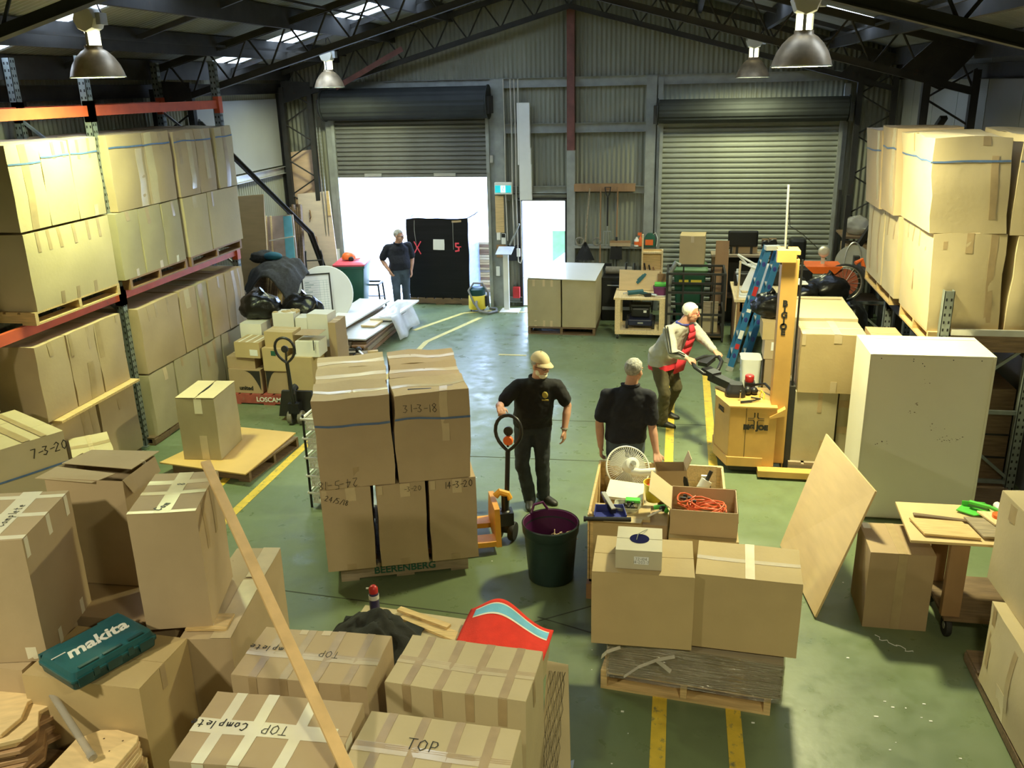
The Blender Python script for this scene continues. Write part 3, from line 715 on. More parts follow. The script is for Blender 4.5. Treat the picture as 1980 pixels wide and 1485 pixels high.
# upper level pallets
pallet('clean pine pallet on the mid beam of the left rack, nearest the camera', -6.77, 8.16, 1.945, 1.14, 1.4, 0, 'wood', .13, bearers='x')
pallet('reddish pallet under the middle box stack of the left rack', -6.77, 9.70, 1.945, 1.14, 1.26, 0, 'wood_brown', .13, bearers='x')
pallet('reddish pallet under the far box stack of the left rack', -6.77, 11.13, 1.945, 1.14, 1.40, 0, 'wood_brown', .13, bearers='x')
zA, zB, zC = 2.075, 2.86, 3.67
o, c = rackbox('wide bright box with six short tapes, lower row of the left rack top level, nearest', 7.5, 8.86, zA, zB - .02, m=PALE, bulge=.02, flaps=None, n=7,
               tapes=bits('R', (-.36, -.24, -.12, .05, .22, .36), .035, .74, 1) + bits('R', (-.2, -.02, .2), .04, 0, .16) + bits('F', (-.3,), .12, .55, .97))
US = []
for k, (a, b_, lab, tp) in enumerate(((7.49, 7.95, 'bright box with a full-height tape, top row of the left rack, nearest the camera', [('tape', [('R', -.12, .1, 0, 1)])]),
                                      (7.95, 8.40, 'bright box with a plain face, second in the top row of the left rack', bits('R', (-.05, .33), .1, .8, 1)),
                                      (8.40, 8.86, 'bright box with two short tapes, third in the top row of the left rack', bits('R', (-.2, .2), .09, .76, 1) + bits('R', (.1,), .16, 0, .16, 'tape_clear')))):
    o, c = rackbox(lab, a, b_, zB, zC, m=PALE, bulge=.014, crush=.016, tapes=tp, flaps='x'); US.append((o, c))
for o, c in US: strap('strapping', o, c, .83 if o is not US[0][0] else .78, 'R')
US = []
for a, b_, lab, tp in ((9.06, 9.72, 'dull brown box with a crumpled top corner, fourth in top row, left rack', bits('R', (.34,), .2, 0, .8, 'tape_pale_lit_ridge')),
                       (9.73, 10.31, 'brown box with shiny clear tape, fifth in the top row of the left rack', [('tape_clear', [('R', -.42, -.18, 0, 1)]), ('tape', [('R', .08, .24, .72, 1)])]),
                       (10.4, 10.9, 'brown box with a wavy tape, sixth in the top row of the left rack', [('tape_clear', [('R', .1, .3, .1, .96)]), ('tape', [('R', -.34, -.2, .5, .9)])]),
                       (10.91, 11.34, 'narrow box with glossy tape, seventh in the top row of the left rack', [('tape_clear', [('R', -.1, .12, .2, 1)])]),
                       (11.42, 11.92, 'bright box at the far end of the left rack top row', [('tape', [('R', -.1, .12, 0, 1)])])):
    o, c = rackbox(lab, a, b_, zB - .02, zC - (.02 if a > 10 else 0), m=PALE if a > 11.4 else TAN, bulge=.016, crush=.02, tapes=tp); strap('strapping', o, c, .84, 'R')
for a, b_, lab, tp in ((8.98, 9.42, 'olive box at the near end of the lower row of the middle pallet, left rack', bits('R', (0,), .16, .86, 1) + bits('R', (.1,), .14, 0, .12, 'tape_pale_lit_ridge')),
                       (9.43, 9.90, 'olive box in the middle of the lower row of the middle pallet, left rack', bits('R', (-.1,), .14, .74, 1) + bits('R', (.2,), .14, 0, .12, 'tape_pale_lit_ridge')),
                       (9.91, 10.32, 'olive box at the far end of the lower row of the middle pallet, left rack', bits('R', (.1,), .14, .76, 1) + bits('R', (0,), .14, 0, .12, 'tape_white')),
                       (10.42, 11.02, 'pale box on the far pallet of the left rack, near half of the lower row', [('tape_clear', [('R', -.1, .06, .8, 1)])]),
                       (11.03, 11.9, 'bright box with a small hole, far end of left rack, second row down', bits('R', (-.36,), .05, .74, 1))):
    rackbox(lab, a, b_, zA, zB - .03, m=OLIVE if a < 10.4 else PALE, bulge=.014, crush=.012, tapes=tp)
for a, b_ in ((7.5, 8.8), (9.05, 10.3), (10.42, 11.9)):
    for z0, z1 in ((zA, zB - .02), (zB, zC - .01)):
        rackbox('%s brown box at the %s of the hidden back row, left rack top level' % ('lower' if z0 < 2.5 else 'upper', 'near end' if a < 8 else 'middle' if a < 10 else 'far end'), a, b_, z0, z1, xf=-6.82, dep=.5, m=BROWN, flaps='y', group='back row boxes on the left rack')
# lower levels, left
pallet('dark pallet on the floor under the near bay of the left rack', -6.78, 8.12, 0, 1.14, 1.3, 0, 'wood_dark', .1, bearers='y')
pallet('dark pallet on the floor under the far bay of the left rack', -6.78, 10.3, 0, 1.14, 2.5, 0, 'wood_dark', .1, bearers='y')
for a, b_, lab, tp in ((7.34, 7.83, 'box with a dark end face in the near bay, middle level of the left rack', bits('R', (-.05,), .12, .82, 1)),
                       (7.83, 8.29, 'box with a long brown tape at its foot, middle level of the left rack', bits('R', (-.4, .25), .1, .7, 1) + [('tape', [('R', 0, .22, 0, .52)])]),
                       (8.30, 8.78, 'box with a punched-in corner and torn hole, near bay, middle level of the left rack', bits('R', (-.38,), .14, .5, 1) + bits('R', (.3,), .06, .9, 1))):
    rackbox(lab, a, b_, .96, 1.75, m=TAN, bulge=.016, crush=.016, tapes=tp)
t_ = MB().box(-6.86, -6.10, 7.42, 8.80, .93, .955).build('wooden_sheet', M['wood'], None, 0)
tag(t_, 'pale yellow sheet laid between two box layers at the left rack', 'board')
for a, b_, lab, tp in ((7.35, 8.12, 'box mostly hidden on the floor at the near end of the left rack', [('tape', [('R', .1, .2, .2, 1)]), ('tape', [('R', .32, .4, .4, 1)])]),
                       (8.13, 8.82, 'large bulging box on the floor beside the perforated rack post', bits('R', (.0,), .07, .72, 1))):
    rackbox(lab, a + .01, b_ - .01, .1, .93, m=TAN, bulge=.016, crush=.014, tapes=tp)
for a, b_, lab, tp, m in ((9.12, 10.0, 'tan box with two worn tapes just beyond the perforated post, middle level', bits('R', (-.28, -.1, .2), .05, .78, 1), TAN),
                       (10.03, 10.42, 'box with glossy tape beside the wide tan box, middle level of the far bay', [('tape_clear', [('R', -.2, .1, .7, 1)])], TAN),
                       (10.43, 10.72, 'narrow leaning box with a dark tape, middle level of the far bay', [('tape', [('R', -.3, .1, .1, 1)])], OLIVE),
                       (10.75, 11.2, 'plain box second from the far end, middle level of the far bay', bits('R', (.1,), .12, .8, 1), TAN),
                       (11.21, 11.75, 'box with two long tapes at the far end, middle level of the far bay', [('tape', [('R', -.15, .02, 0, 1)]), ('tape', [('R', .22, .3, 0, 1)])], TAN)):
    rackbox(lab, a, b_, .9, 1.70, m=m, bulge=.014, crush=.014, tapes=tp)
for a, b_, lab, tp in ((9.12, 9.68, 'pale dented box on the floor just beyond the perforated rack post', bits('R', (.1,), .16, .8, 1, 'tape_pale_lit_ridge')),
                       (9.70, 10.28, 'floor box in the far bay with a plain upper half', bits('R', (-.2,), .08, .86, 1)),
                       (10.3, 10.9, 'floor box in the far bay with two tapes on its upper half', bits('R', (-.2, .15), .1, .6, 1)),
                       (10.92, 11.6, 'shaded floor box at the far end of the left rack', bits('R', (-.2,), .08, .8, 1))):
    rackbox(lab, a, b_, .1, .885, m=OLIVE, bulge=.016, crush=.02, tapes=tp)

# right rack
pallet('timber pallet carrying the near box stack of the right rack', 2.96, 9.6, 1.56, .98, 1.2, 0, 'wood', .14, bearers='x')
pallet('timber pallet carrying the far box stack of the right rack', 2.96, 11.45, 1.56, .98, 1.5, 0, 'wood', .14, bearers='x')
def rbox(label, x0, x1, y0, y1, z0, z1, m=PALE, **k):
    return carton(label, (x0 + x1) / 2, (y0 + y1) / 2, z0, x1 - x0 - .01, y1 - y0 - .012, z1 - z0, 0, m, **k)
rbox('large bright box with a small tear, lower front of the right rack', 2.46, 3.12, 9.03, 10.25, 1.70, 2.66, m=PALE, bulge=.02, crush=.02, lean=(-.05, 0),
     tapes=bits('F', (.0,), .1, .8, 1) + [('tape', [('F', .28, .38, .1, 1)])] + bits('L', (-.3, -.1, .1, .3), .03, .8, 1) + bits('L', (.0,), .03, .3, .6) + bits('F', (-.34,), .06, .84, .92), flaps='y')
rbox('narrow bulging box at the right edge, lower front of the right rack', 3.16, 3.46, 9.03, 10.2, 1.70, 2.64, m=PALE, bulge=.03, crush=.02, flaps='y')
rbox('slim box with paper shreds at its foot, lower row of the right rack, second back', 2.44, 3.1, 10.42, 11.1, 1.70, 2.63, m=PALE, bulge=.014, crush=.014, flaps='y', tapes=bits('L', (-.2, .25), .06, .7, 1), lean=(-.04, 0))
rbox('slim box at the far end of the right rack, lower row', 2.44, 3.1, 11.14, 12.05, 1.70, 2.6, m=PALE, bulge=.014, crush=.014, flaps='y', tapes=bits('L', (-.2, .25), .05, .1, 1), lean=(-.04, 0))
ob, cb = rbox('large bright box with a blue strap, upper front of the right rack', 2.37, 3.06, 9.03, 10.25, 2.665, 3.55, m=PALE, bulge=.012, crush=.028, lean=(-.07, 0), flaps='y',
     tapes=bits('F', (.16,), .1, .9, 1) + [('tape', [('F', .24, .34, .15, .8)])] + bits('L', (-.1,), .03, .8, 1) + bits('F', (.1,), .12, 0, .1, 'tape_pale_lit_ridge'))
strap('strapping', ob, cb, .75, 'FL')
ob, cb = rbox('bright box cut off by the right edge, upper front of the right rack', 3.08, 3.46, 9.03, 10.2, 2.65, 3.56, m=PALE, bulge=.02, crush=.02, flaps='y', tapes=bits('F', (.2,), .2, 0, .1, 'tape_white'))
strap('strapping', ob, cb, .75, 'F')
ob, cb = rbox('narrow pinkish box behind the strapped one, upper row of the right rack', 2.33, 3.0, 10.4, 11.08, 2.64, 3.56, m=TAN, bulge=.012, crush=.02, flaps='y', lean=(-.06, 0), tapes=[('tape_clear', [('L', .2, .4, .02, 1)])])
strap('strapping', ob, cb, .77, 'L')
ob, cb = rbox('narrow pinkish box at the far end, upper row of the right rack', 2.33, 3.0, 11.14, 12.0, 2.61, 3.5, m=TAN, bulge=.012, crush=.02, flaps='y', lean=(-.06, 0), tapes=[('tape_clear', [('L', .3, .42, .1, 1)])])
strap('strapping', ob, cb, .74, 'L')
# boxes under / in front of the right rack
pallet('timber pallet under the olive boxes behind the yellow stacker', 1.86, 9.75, 0, 1.16, 1.1, 0, 'wood_grey', .15)
rbox('olive box standing on the pallet behind the stacker mast', 1.29, 1.74, 9.24, 9.81, .15, .94, m=OLIVE, tapes=bits('F', (.1,), .1, .72, 1) + bits('F', (.22,), .1, 0, .32), flaps='y')
rbox('olive box with dark tapes hidden beside the white cabinet', 1.76, 2.36, 9.3, 9.81, .15, .94, m=OLIVE, tapes=[('tape', [('F', -.5, .5, .78, .88)]), ('tape', [('F', -.5, .5, .4, .5)])], flaps='y')
rbox('large tan box with pale tape on top of the olive boxes', 1.31, 1.96, 9.22, 9.78, .945, 1.58, m=ORANGE, tapes=[('tape_pale_lit_ridge', [('T', .0, .12, -.5, .5), ('F', .0, .12, .86, 1)]), ('tape_pale_lit_ridge', [('T', -.5, -.44, -.5, .5), ('F', -.5, -.44, .82, 1)]), ('tape_pale_lit_ridge', [('T', -.5, .5, -.08, .02)])] + bits('F', (.06,), .1, 0, .2, 'tape_pale_lit_ridge'), flaps='x')
rbox('long pale box behind the large tan box with a slotted top edge', 1.28, 1.98, 9.84, 10.9, .15, 1.60, m=OLIVE, bulge=.004, crush=.006, tapes=[('tape', [('T', -.4, .45, .36, .39)])], flaps=None)
rbox('brown box in the gap below the right rack pallet', 2.04, 2.36, 9.3, 9.81, .942, 1.52, m=BROWN, flaps='x')
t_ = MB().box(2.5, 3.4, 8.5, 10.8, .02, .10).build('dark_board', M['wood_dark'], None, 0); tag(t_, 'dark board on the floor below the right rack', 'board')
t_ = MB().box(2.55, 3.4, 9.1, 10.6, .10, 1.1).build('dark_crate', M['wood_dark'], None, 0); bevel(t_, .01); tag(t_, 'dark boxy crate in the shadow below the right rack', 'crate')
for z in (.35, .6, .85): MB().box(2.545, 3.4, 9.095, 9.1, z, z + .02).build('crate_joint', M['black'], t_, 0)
# ---------------------------------------------------------------- foreground cartons, lower left
def cornered(label, fr, w, d, h, z, rz, **k):
    """carton given by its front right bottom corner"""
    a = R(rz); ux = Vector((math.cos(a), math.sin(a))); uy = Vector((-math.sin(a), math.cos(a)))
    c = Vector(fr) - ux * w / 2 + uy * d / 2
    return carton(label, c.x, c.y, z, w, d, h, a, **k)
pallet('weathered pallet under the four foreground boxes', -1.55, 3.76, 0, 1.5, 1.1, 0, 'wood_grey', .15)
cornered('foreground box marked TOP under the slanting timber, brown tape, far left of four', (-1.60, 3.87), .81, .48, .8, .15, 1, m=TAN, flaps='x', bulge=.006,
         tapes=T3(4, .06, 'tape', .25, 'F') + [('tape_clear', [('T', -.5, .5, -.1, .02)])] + bits('T', (-.18,), .06, .4, .5, 'tape_pale_lit_ridge') + bits('T', (.0,), .07, .4, .5, 'tape_pale_lit_ridge'),
         write=[('T', 'TOP', .1, .03, .055, PI, .004), ('T', 'Complete', -.34, .05, .05, PI, .006)])
cornered('foreground box with four brown cross tapes and no writing, right back of four', (-.71, 3.88), .81, .46, .8, .15, -3.5, m=PALE, flaps='x', bulge=.008,
         tapes=T3(4, .06, 'tape', .22, 'F') + [('tape_clear', [('T', -.5, .5, -.1, .04)])] + bits('R', (-.1,), .1, .8, 1))
cornered('foreground box with broad white tape, marked TOP and Complete', (-1.555, 3.21), .84, .53, .8, .15, 2, m=TAN, flaps='x', bulge=.005,
         tapes=[('tape_white', [('T', -.5, .42, -.1, .1), ('L', -.1, .1, .9, 1)])] + [('tape_white', [('T', u - .037, u + .037, -.5, .5), ('F', u - .037, u + .037, .8, 1)]) for u in (-.32, -.1, .18)] + bits('R', (.0,), .18, .88, 1, 'tape_white'),
         write=[('T', 'TOP', .02, .0, .065, PI, .005), ('T', 'Complete', -.35, .01, .055, PI, .007)])
cornered('foreground box marked TOP at the bottom edge, brown tape, nearest right of four', (-.705, 3.18), .82, .48, .8, .15, -1.5, m=PALE, flaps='x', bulge=.006,
         tapes=T3(4, .06, 'tape', .1, 'F') + [('tape_clear', [('T', -.5, .5, -.1, .04)])], write=[('T', 'TOP', -.06, .08, .075, 0, .006)])
# layer under the upright boxes
pallet('dark pallet under the upright boxes at lower left', -3.55, 4.45, 0, 1.25, 1.2, 0, 'wood_dark', .1)
carton('wide brown box whose reddish top carries the upright boxes', -3.62, 4.80, .10, 1.06, .82, .755, 0, m=BROWN, flaps='x', bulge=.004, crush=.003)
carton('box standing under the tall white-taped box at the left edge', -4.0, 4.08, .10, .5, .52, .755, 0, m=TAN, flaps=None)
o, c = cornered('tan box under the teal tool case', (-2.94, 3.76), .78, .50, .86 - .10, .10, -1.5, m=ORANGE, flaps='x', bulge=.006, crush=.004, tapes=bits('R', (-.05,), .1, .8, 1))
cornered('box with a tape-edged top rim standing right of the upright boxes', (-2.655, 4.31), .33, 1.14, .855, 0, 9, m=TAN, flaps=None, bulge=.004,
         tapes=[('tape_pale_lit_ridge', [('T', .1, .5, -.5, .1)]), ('tape_pale_lit_ridge', [('T', .12, .5, .13, .5)])])
t_ = MB().slab([(-2.98, 4.335, .875), (-2.72, 4.375, .875), (-2.75, 4.55, .875), (-3.0, 4.51, .875)], .014).build('wooden_strip', M['wood'], None, 0); tag(t_, 'short orange timber strip under the upright box', 'timber')
cornered('tall upright box with a creased clear-taped top, under the slanting timber', (-2.82, 4.40), .41, .60, .81, .875, 15.5, m=TAN, flaps='y', bulge=.005, crush=.006,
         tapes=[('tape_clear', [('T', -.12, .12, -.5, .5)]), ('tape_clear', [('T', -.5, .5, .2, .3)]), ('tape_clear', [('T', -.5, .5, -.06, .02)]), ('tape_pale_lit_ridge', [('T', -.5, .5, -.5, -.44)])] + bits('R', (-.25, .1), .1, .6, 1, 'tape'),
         write=[('T', 'B8', .03, .16, .05, 1.4, .006), ('T', 'Com', -.05, -.34, .05, 1.2, .009)])
cornered('tall box with white tape marked TOP at the left edge', (-3.65, 3.93), .45, .65, .82, .86, 13.4, m=TAN, flaps='y', bulge=.006,
         tapes=[('tape_white', [('T', -.14, .14, -.5, .5)])] + [('tape_white', [('T', -.5, .5, v - .035, v + .035), ('R', v - .035, v + .035, .84, 1)]) for v in (-.44, .0, .38)] + bits('R', (-.22, .3), .07, 0, .13, 'tape_white') + bits('F', (.3,), .14, .02, .12, 'tape_white'),
         write=[('T', 'TOP', -.12, -.28, .06, 1.6, .004), ('T', 'Complete', .02, .0, .05, 1.55, .006)])
# open box with lifted flaps
o, c = carton('open box with lifted flaps between the upright boxes', -3.86, 4.98, .865, .56, .42, .80, R(2), m=TAN, flaps=None, open_top=True, bulge=.006, crush=.01)
MB().slab([(-.31, .02, .802), (.24, -.02, .80), (.31, .23, .83), (-.21, .225, .822)], .004).build('flap', TAN, o, 0)
MB().slab([(-.34, -.225, .80), (.08, -.235, .79), (.17, -.10, .80), (-.31, -.03, .80)], .004).build('flap', TAN, o, 0)
MB().slab([(.28, -.2, .80), (.285, .2, .80), (.33, .17, .70), (.33, -.17, .69)], .004).build('flap', TAN, o, 0)
MB().slab([(.24, .1, .815), (.27, .1, .815), (.315, .1, .72), (.285, .1, .72)], .003).build('loose_tape', M['tape_white'], o, 0)
# stack marked with a date, far left
a = R(-27.6); ux = Vector((math.cos(a), math.sin(a))); uy = Vector((-math.sin(a), math.cos(a)))
fr = Vector((-5.45, 6.62))
pallet('dark pallet under the date-marked box stack at the left edge', -6.05, 6.5, 0, 1.1, .7, a, 'wood_dark', .14)
for k in range(3):
    cc = fr - ux * (.165 + k * .325) - uy * .33
    o, c = carton(['box marked 7-3-20 with a blue strap, at the left edge', 'middle box of the date-marked stack, strapped, at the left edge', 'rear box of the date-marked stack beside the left rack'][k],
                  cc.x, cc.y, .14, .32, .66, 1.06, a, m=PALE, flaps=None, bulge=.004, crush=.004,
                  tapes=[('tape', [('T', -.5, .5, -.05, .06)]), ('tape', [('T', -.5, .5, .2, .28)])], write=[('R', '7-3-20', .28, .88, .085, .0, .008)] if k == 0 else [])
    strap('strapping', o, c, .72, 'RB')
carton('box standing half out of view at the left edge, behind the date-marked stack', -6.72, 6.62, 1.21, .55, .8, .5, R(-10), m=PALE, flaps=None)
carton('small pale box tilted on the floor beside the perforated rack post', -5.84, 7.44, 0, .58, .37, .70, R(-50), m=PALE, flaps='x', tapes=TX('tape_pale_lit_ridge', .12, ('R',)) + bits('T', (.0,), .16, -.5, .5, 'tape'), crush=.012)
# carton on a board with dark pallet
pallet('black pallet under the orange-brown board', -4.98, 8.79, 0, 1.0, 1.05, R(-7), 'wood_dark', .13)
t_ = bevel(MB().slab([(-5.66, 8.27, .152), (-4.53, 8.10, .15), (-4.48, 9.33, .15), (-5.34, 9.43, .15)], .016).build('hardboard_sheet', mat('orange_brown_board', (.62, .40, .14), .55, var=.08, scale=2), None, 0), .002)
tag(t_, 'orange-brown board on a low black pallet', 'board')
o, c = carton('tall carton with a split taped top standing on the orange-brown board', -5.22, 8.70, .155, .44, .60, .73, R(5), m=OLIVE, flaps=None, bulge=.008, open_top=False,
              tapes=[('tape_white', [('F', -.04, .16, .76, 1)]), ('tape_clear', [('F', .0, .2, 0, .4)]), ('tape_clear', [('T', -.02, .12, -.5, -.3)])])
for s_ in (-1, 1):
    b = MB(); 
    b.slab([(-.222 if s_ < 0 else .015 + .0, -.3, .742), (-.0 if s_ < 0 else .222, -.3, .742), (-.012 if s_ < 0 else .222, .3, .742), (-.222 if s_ < 0 else .0, .3, .742)], .005)
    b.build('flap', PALE, o, 0)
MB().prism([(-.004, -.2), (.02, -.1), (.028, .05), (.01, .2), (-.006, .05)], .7425, .745).build('flap_gap', M['black'], o, 0)

# ---------------------------------------------------------------- slanting timber
t_ = MB().bar((-2.99, 4.86, 1.80), (-1.40, 3.13, .985), .062, .026).build('timber_batten', mat('fresh_pine', (.78, .52, .24), .5, var=.1, scale=3, stretch=(3, 3, 3)), None, 0)
bevel(t_, .002); tag(t_, 'long fresh pine batten slanting across the foreground boxes', 'timber')

# ---------------------------------------------------------------- tool case
t = thing('tool_case', 'teal power tool case with white lettering on a tan box', 'case', (-3.335, 3.985, .868), R(66))
L_, W_ = .55, .38
def rr(x, y, r, n=4, ch=0):
    p = []
    for cx_, cy_, a0 in ((x - r, y - r, 0), (-x + r, y - r, 90), (-x + r, -y + r, 180), (x - r, -y + r, 270)):
        for i in range(n + 1):
            q = R(a0 + 90 * i / n); p.append((cx_ + r * math.cos(q), cy_ + r * math.sin(q)))
    return p
def shell(levels, m, nm, par):
    rings = [[Vector((px, py, z)) for px, py in rr(x, y, r)] for x, y, r, z in levels]
    return MB().loft(rings).build(nm, m, par, 35)
shell([(.245, .165, .02, 0), (.262, .178, .025, .012), (.268, .185, .025, .055), (.275, .19, .025, .058), (.275, .19, .025, .066)], M['teal_dark'], 'base_shell', t)
lid = shell([(.275, .19, .025, .067), (.275, .19, .025, .078), (.266, .183, .025, .082), (.255, .172, .03, .118), (.235, .15, .03, .128)], M['teal'], 'lid', t)
for x in (-.2, -.02, .19): MB().box(x - .045, x + .045, -.202, -.186, .035, .09).build('latch', M['teal_dark'], t, 0)
for x in (-.13, .09): MB().box(x - .018, x + .018, -.197, -.187, .05, .1).build('hinge_block', M['teal_dark'], t, 0)
MB().tube([(-.11, .185, .06), (-.105, .235, .06), (.105, .235, .06), (.11, .185, .06)], .014, 8).build('carry_handle', M['teal'], t)
for x0, x1 in ((-.255, -.12), (.12, .262)): MB().box(x0, x1, .18, .205, .055, .105).build('handle_shoulder', M['teal'], t, 0)
for x0, x1 in ((-.21, -.09), (-.06, .06), (.1, .2)): MB().box(x0, x1, -.165, -.145, .119, .131).build('lid_rib', M['teal_dark'], lid, 0)
sign('maker_lettering', 'makita', .145, M['white'], t, (.0, .01, .1295), (1, .0, 0), (0, 1, 0), bold=.004, shear=.3, spacing=1.0)
MB().box(-.235, -.15, .040, .049, .1285, .1308).build('lettering_stroke', M['white'], t, 0).location = (-.02, .005, 0)

# ---------------------------------------------------------------- stacks of shaped plywood, clear tube
plym = mat('clear_pine_ply', (.80, .60, .32), .5, var=.12, scale=3, stretch=(2, 9, 2))
edge = mat('ply_edge', (.48, .30, .16), .6, var=.25, scale=9, stretch=(1, 1, 20))
rnd = random.Random(8)
MB().box(-4.15, -3.42, 3.30, 3.72, 0, .395).build('low_crate', M['wood_dark'], None, 0)
tag(bpy.data.objects['low_crate'], 'dark low crate under the shaped boards at lower left', 'crate')
tag(bevel(MB().box(-3.4, -2.86, 3.28, 3.70, 0, .30).build('plinth_box', M['wood_dark'], None, 0), .006), 'dark plinth under the shorter stack of shaped boards', 'crate')
for k in range(9):
    z = .40 + k * .033; dx, dy, rz = rnd.uniform(-.02, .03), rnd.uniform(-.02, .02), rnd.uniform(-.05, .05)
    top = k == 8
    pts = [(-.38, -.32), (.10, -.32), (.17, -.24), (.16, -.1), (.26, -.04), (.33, .03), (.32, .09), (.22, .11), (.14, .19), (.04, .22), (-.06, .26), (-.38, .24)] if k % 2 else \
          [(-.38, -.32), (.05, -.32), (.13, -.2), (.14, -.06), (.30, .08), (.29, .14), (.20, .15), (.10, .24), (-.1, .27), (-.38, .25)]
    o = bevel(MB().prism(pts, 0, .028).build('shaped_board', plym if k > 5 else edge, None, 0, loc=(-3.78 + dx - (.05 if top else 0), 3.74 + dy, z), rz=rz + .5), .003, 1)
    tag(o, 'shaped plywood board, %s from the top of the bottom left corner stack' % ['ninth', 'eighth', 'seventh', 'sixth', 'fifth', 'fourth', 'third', 'second', 'first'][k] if not top else 'topmost pale shaped plywood board in the bottom left corner', 'board', 'shaped plywood boards, left stack')
for k in range(8):
    z = .305 + k * .033; top = k == 7; dx = .03 - .008 * k + rnd.uniform(-.01, .01); dy = rnd.uniform(-.015, .015)
    pts = [(-.16, -.36), (.16, -.36), (.19, -.1), (.175, .16), (.15, .21), (.0, .225), (-.1, .2), (-.19, .1)]
    bb = MB().prism(pts, 0, .028)
    o = bevel(bb.build('shaped_board', plym if k % 3 else mat('ply_pale2', (.66, .46, .25), .55, var=.15, scale=5), None, 0, loc=(-3.12 + dx, 3.52 + dy, z), rz=.06 - .02 * k), .003, 1)
    tag(o, 'shaped board, %s from the top of the stack beside the tan box' % ['eighth', 'seventh', 'sixth', 'fifth', 'fourth', 'third', 'second', 'first'][k] if not top else 'topmost clipped-corner plywood board with drilled holes beside the tan box', 'board', 'shaped plywood boards, right stack')
    if top:
        h = MB()
        for hx, hy, r in ((-.03, .14, .006), (.09, .15, .006), (-.05, .02, .006), (.07, .06, .005), (-.08, -.14, .014), (.03, -.12, .012), (.07, -.2, .012)): h.lathe([(r, .0281), (r, .0286)], (hx, hy, 0), 10)
        h.build('drilled_holes', M['wood_dark'], o, 0)
t = thing('plastic_tube', 'clear grey plastic tube lying across the shaped boards', 'tube', (0, 0, 0))
MB().tube([(-3.56, 3.80, .735), (-3.10, 3.49, .60)], .022, 12).build('tube_body', M['smoke'], t)
MB().tube([(-3.12, 3.503, .605), (-3.095, 3.487, .598)], .026, 12).build('end_cap', M['smoke'], t)

# ---------------------------------------------------------------- cardboard pad with clothes, boards and bottle behind the four boxes
t = thing('cardboard_stack', 'low stack of pale cardboard sheets behind the foreground boxes', 'cardboard', (0, 0, 0))
for k in range(6): MB().slab([(-2.32 + .01 * k, 4.60, .06 * (k + 1)), (-.95, 4.55 - .01 * k, .06 * (k + 1)), (-.82 + .006 * k, 5.40, .06 * (k + 1)), (-2.24, 5.52 + .01 * (k % 2), .06 * (k + 1))], .05).build('cardboard_sheet', PALE, t, 0)
def cloth(name, fn, m, nu=26, nv=20, thick=.006, sub=0):
    o = MB().grid(fn, nu, nv).build(name, m, None, 180); solid(o, thick, 0)
    return o
def hood(i, j):
    u, v = i - .5, j - .5; r = math.hypot(u, v) * 2
    x = -2.02 + u * .62; y = 5.08 + v * .52
    n1 = noise.noise(Vector((u * 5, v * 5, 3))); n2 = noise.noise(Vector((u * 11, v * 11, 7)))
    z = .365 + max(0, (1 - r ** 2.2)) * (.20 + .09 * n1) + .03 * abs(n2) * (1 - min(r, 1)) + .01
    return (x + .05 * n1, y + .04 * n2, z)
t_ = cloth('hooded_top', hood, M['hoodie'], 40, 36, .008); tag(t_, 'crumpled black hooded top lying behind the foreground boxes', 'clothing')
for k, (p, q, w_, lab) in enumerate((((-1.90, 5.42, .372), (-1.42, 5.20, .372), .10, 'wide pine offcut on the cardboard beside the black top'), ((-1.95, 5.47, .392), (-1.52, 5.30, .392), .05, 'narrow pine offcut lying on the wide one'))):
    t_ = MB().bar(p, q, w_, .02).build('pine_offcut', M['wood'], None, 0); tag(t_, lab, 'timber')
def towel(i, j):
    u = i - .5; v = j - .5
    x = -1.42 + i * .62 + .03 * j; y = 4.96 + j * .50 - i * .06
    z = .385 + .17 * math.exp(-((i - .34) / .32) ** 2) * (.35 + .75 * j) + .012 * math.sin(i * 9 + j * 3) + (-.05 * max(0, i - .75))
    return (x, y, z)
tw = cloth('towel', towel, M['towel_red'], 28, 22, .008); tag(tw, 'red towel with a blue striped border behind the foreground boxes', 'towel')
def border(a, b_, m):
    def f(i, j):
        jj = a + (b_ - a) * j; p = Vector(towel(.08 + i * .88, jj)); return p + Vector((0, -.001, .0065))
    o = MB().grid(f, 28, 5).build('border', m, tw, 180); return o
border(.76, .91, M['towel_blue']); border(.73, .76, M['towel_blue'] if 0 else mat('white_towel_stripe', (.75, .7, .6), .9)); border(.91, .93, MATS['white_towel_stripe'])
t = thing('drink_bottle', 'bottle with a red flip cap behind the black hooded top', 'bottle', (-2.13, 5.44, .365))
MB().lathe([(.036, 0), (.038, .01), (.038, .10), (.034, .12), (.036, .13), (.036, .16), (.03, .175)], (0, 0, 0), 18).build('bottle_body', mat('dark_blue_bottle', (.06, .05, .13), .3), t)
MB().lathe([(.0385, .12), (.0385, .155)], (0, 0, 0), 18).build('label_band', M['white'], t)
MB().lathe([(.034, .172), (.034, .21), (.02, .228), (.008, .232)], (0, 0, 0), 18).build('cap', M['red'], t)
MB().tube([(-.02, 0, .205), (-.055, 0, .20)], .007, 8).build('spout', M['white'], t)
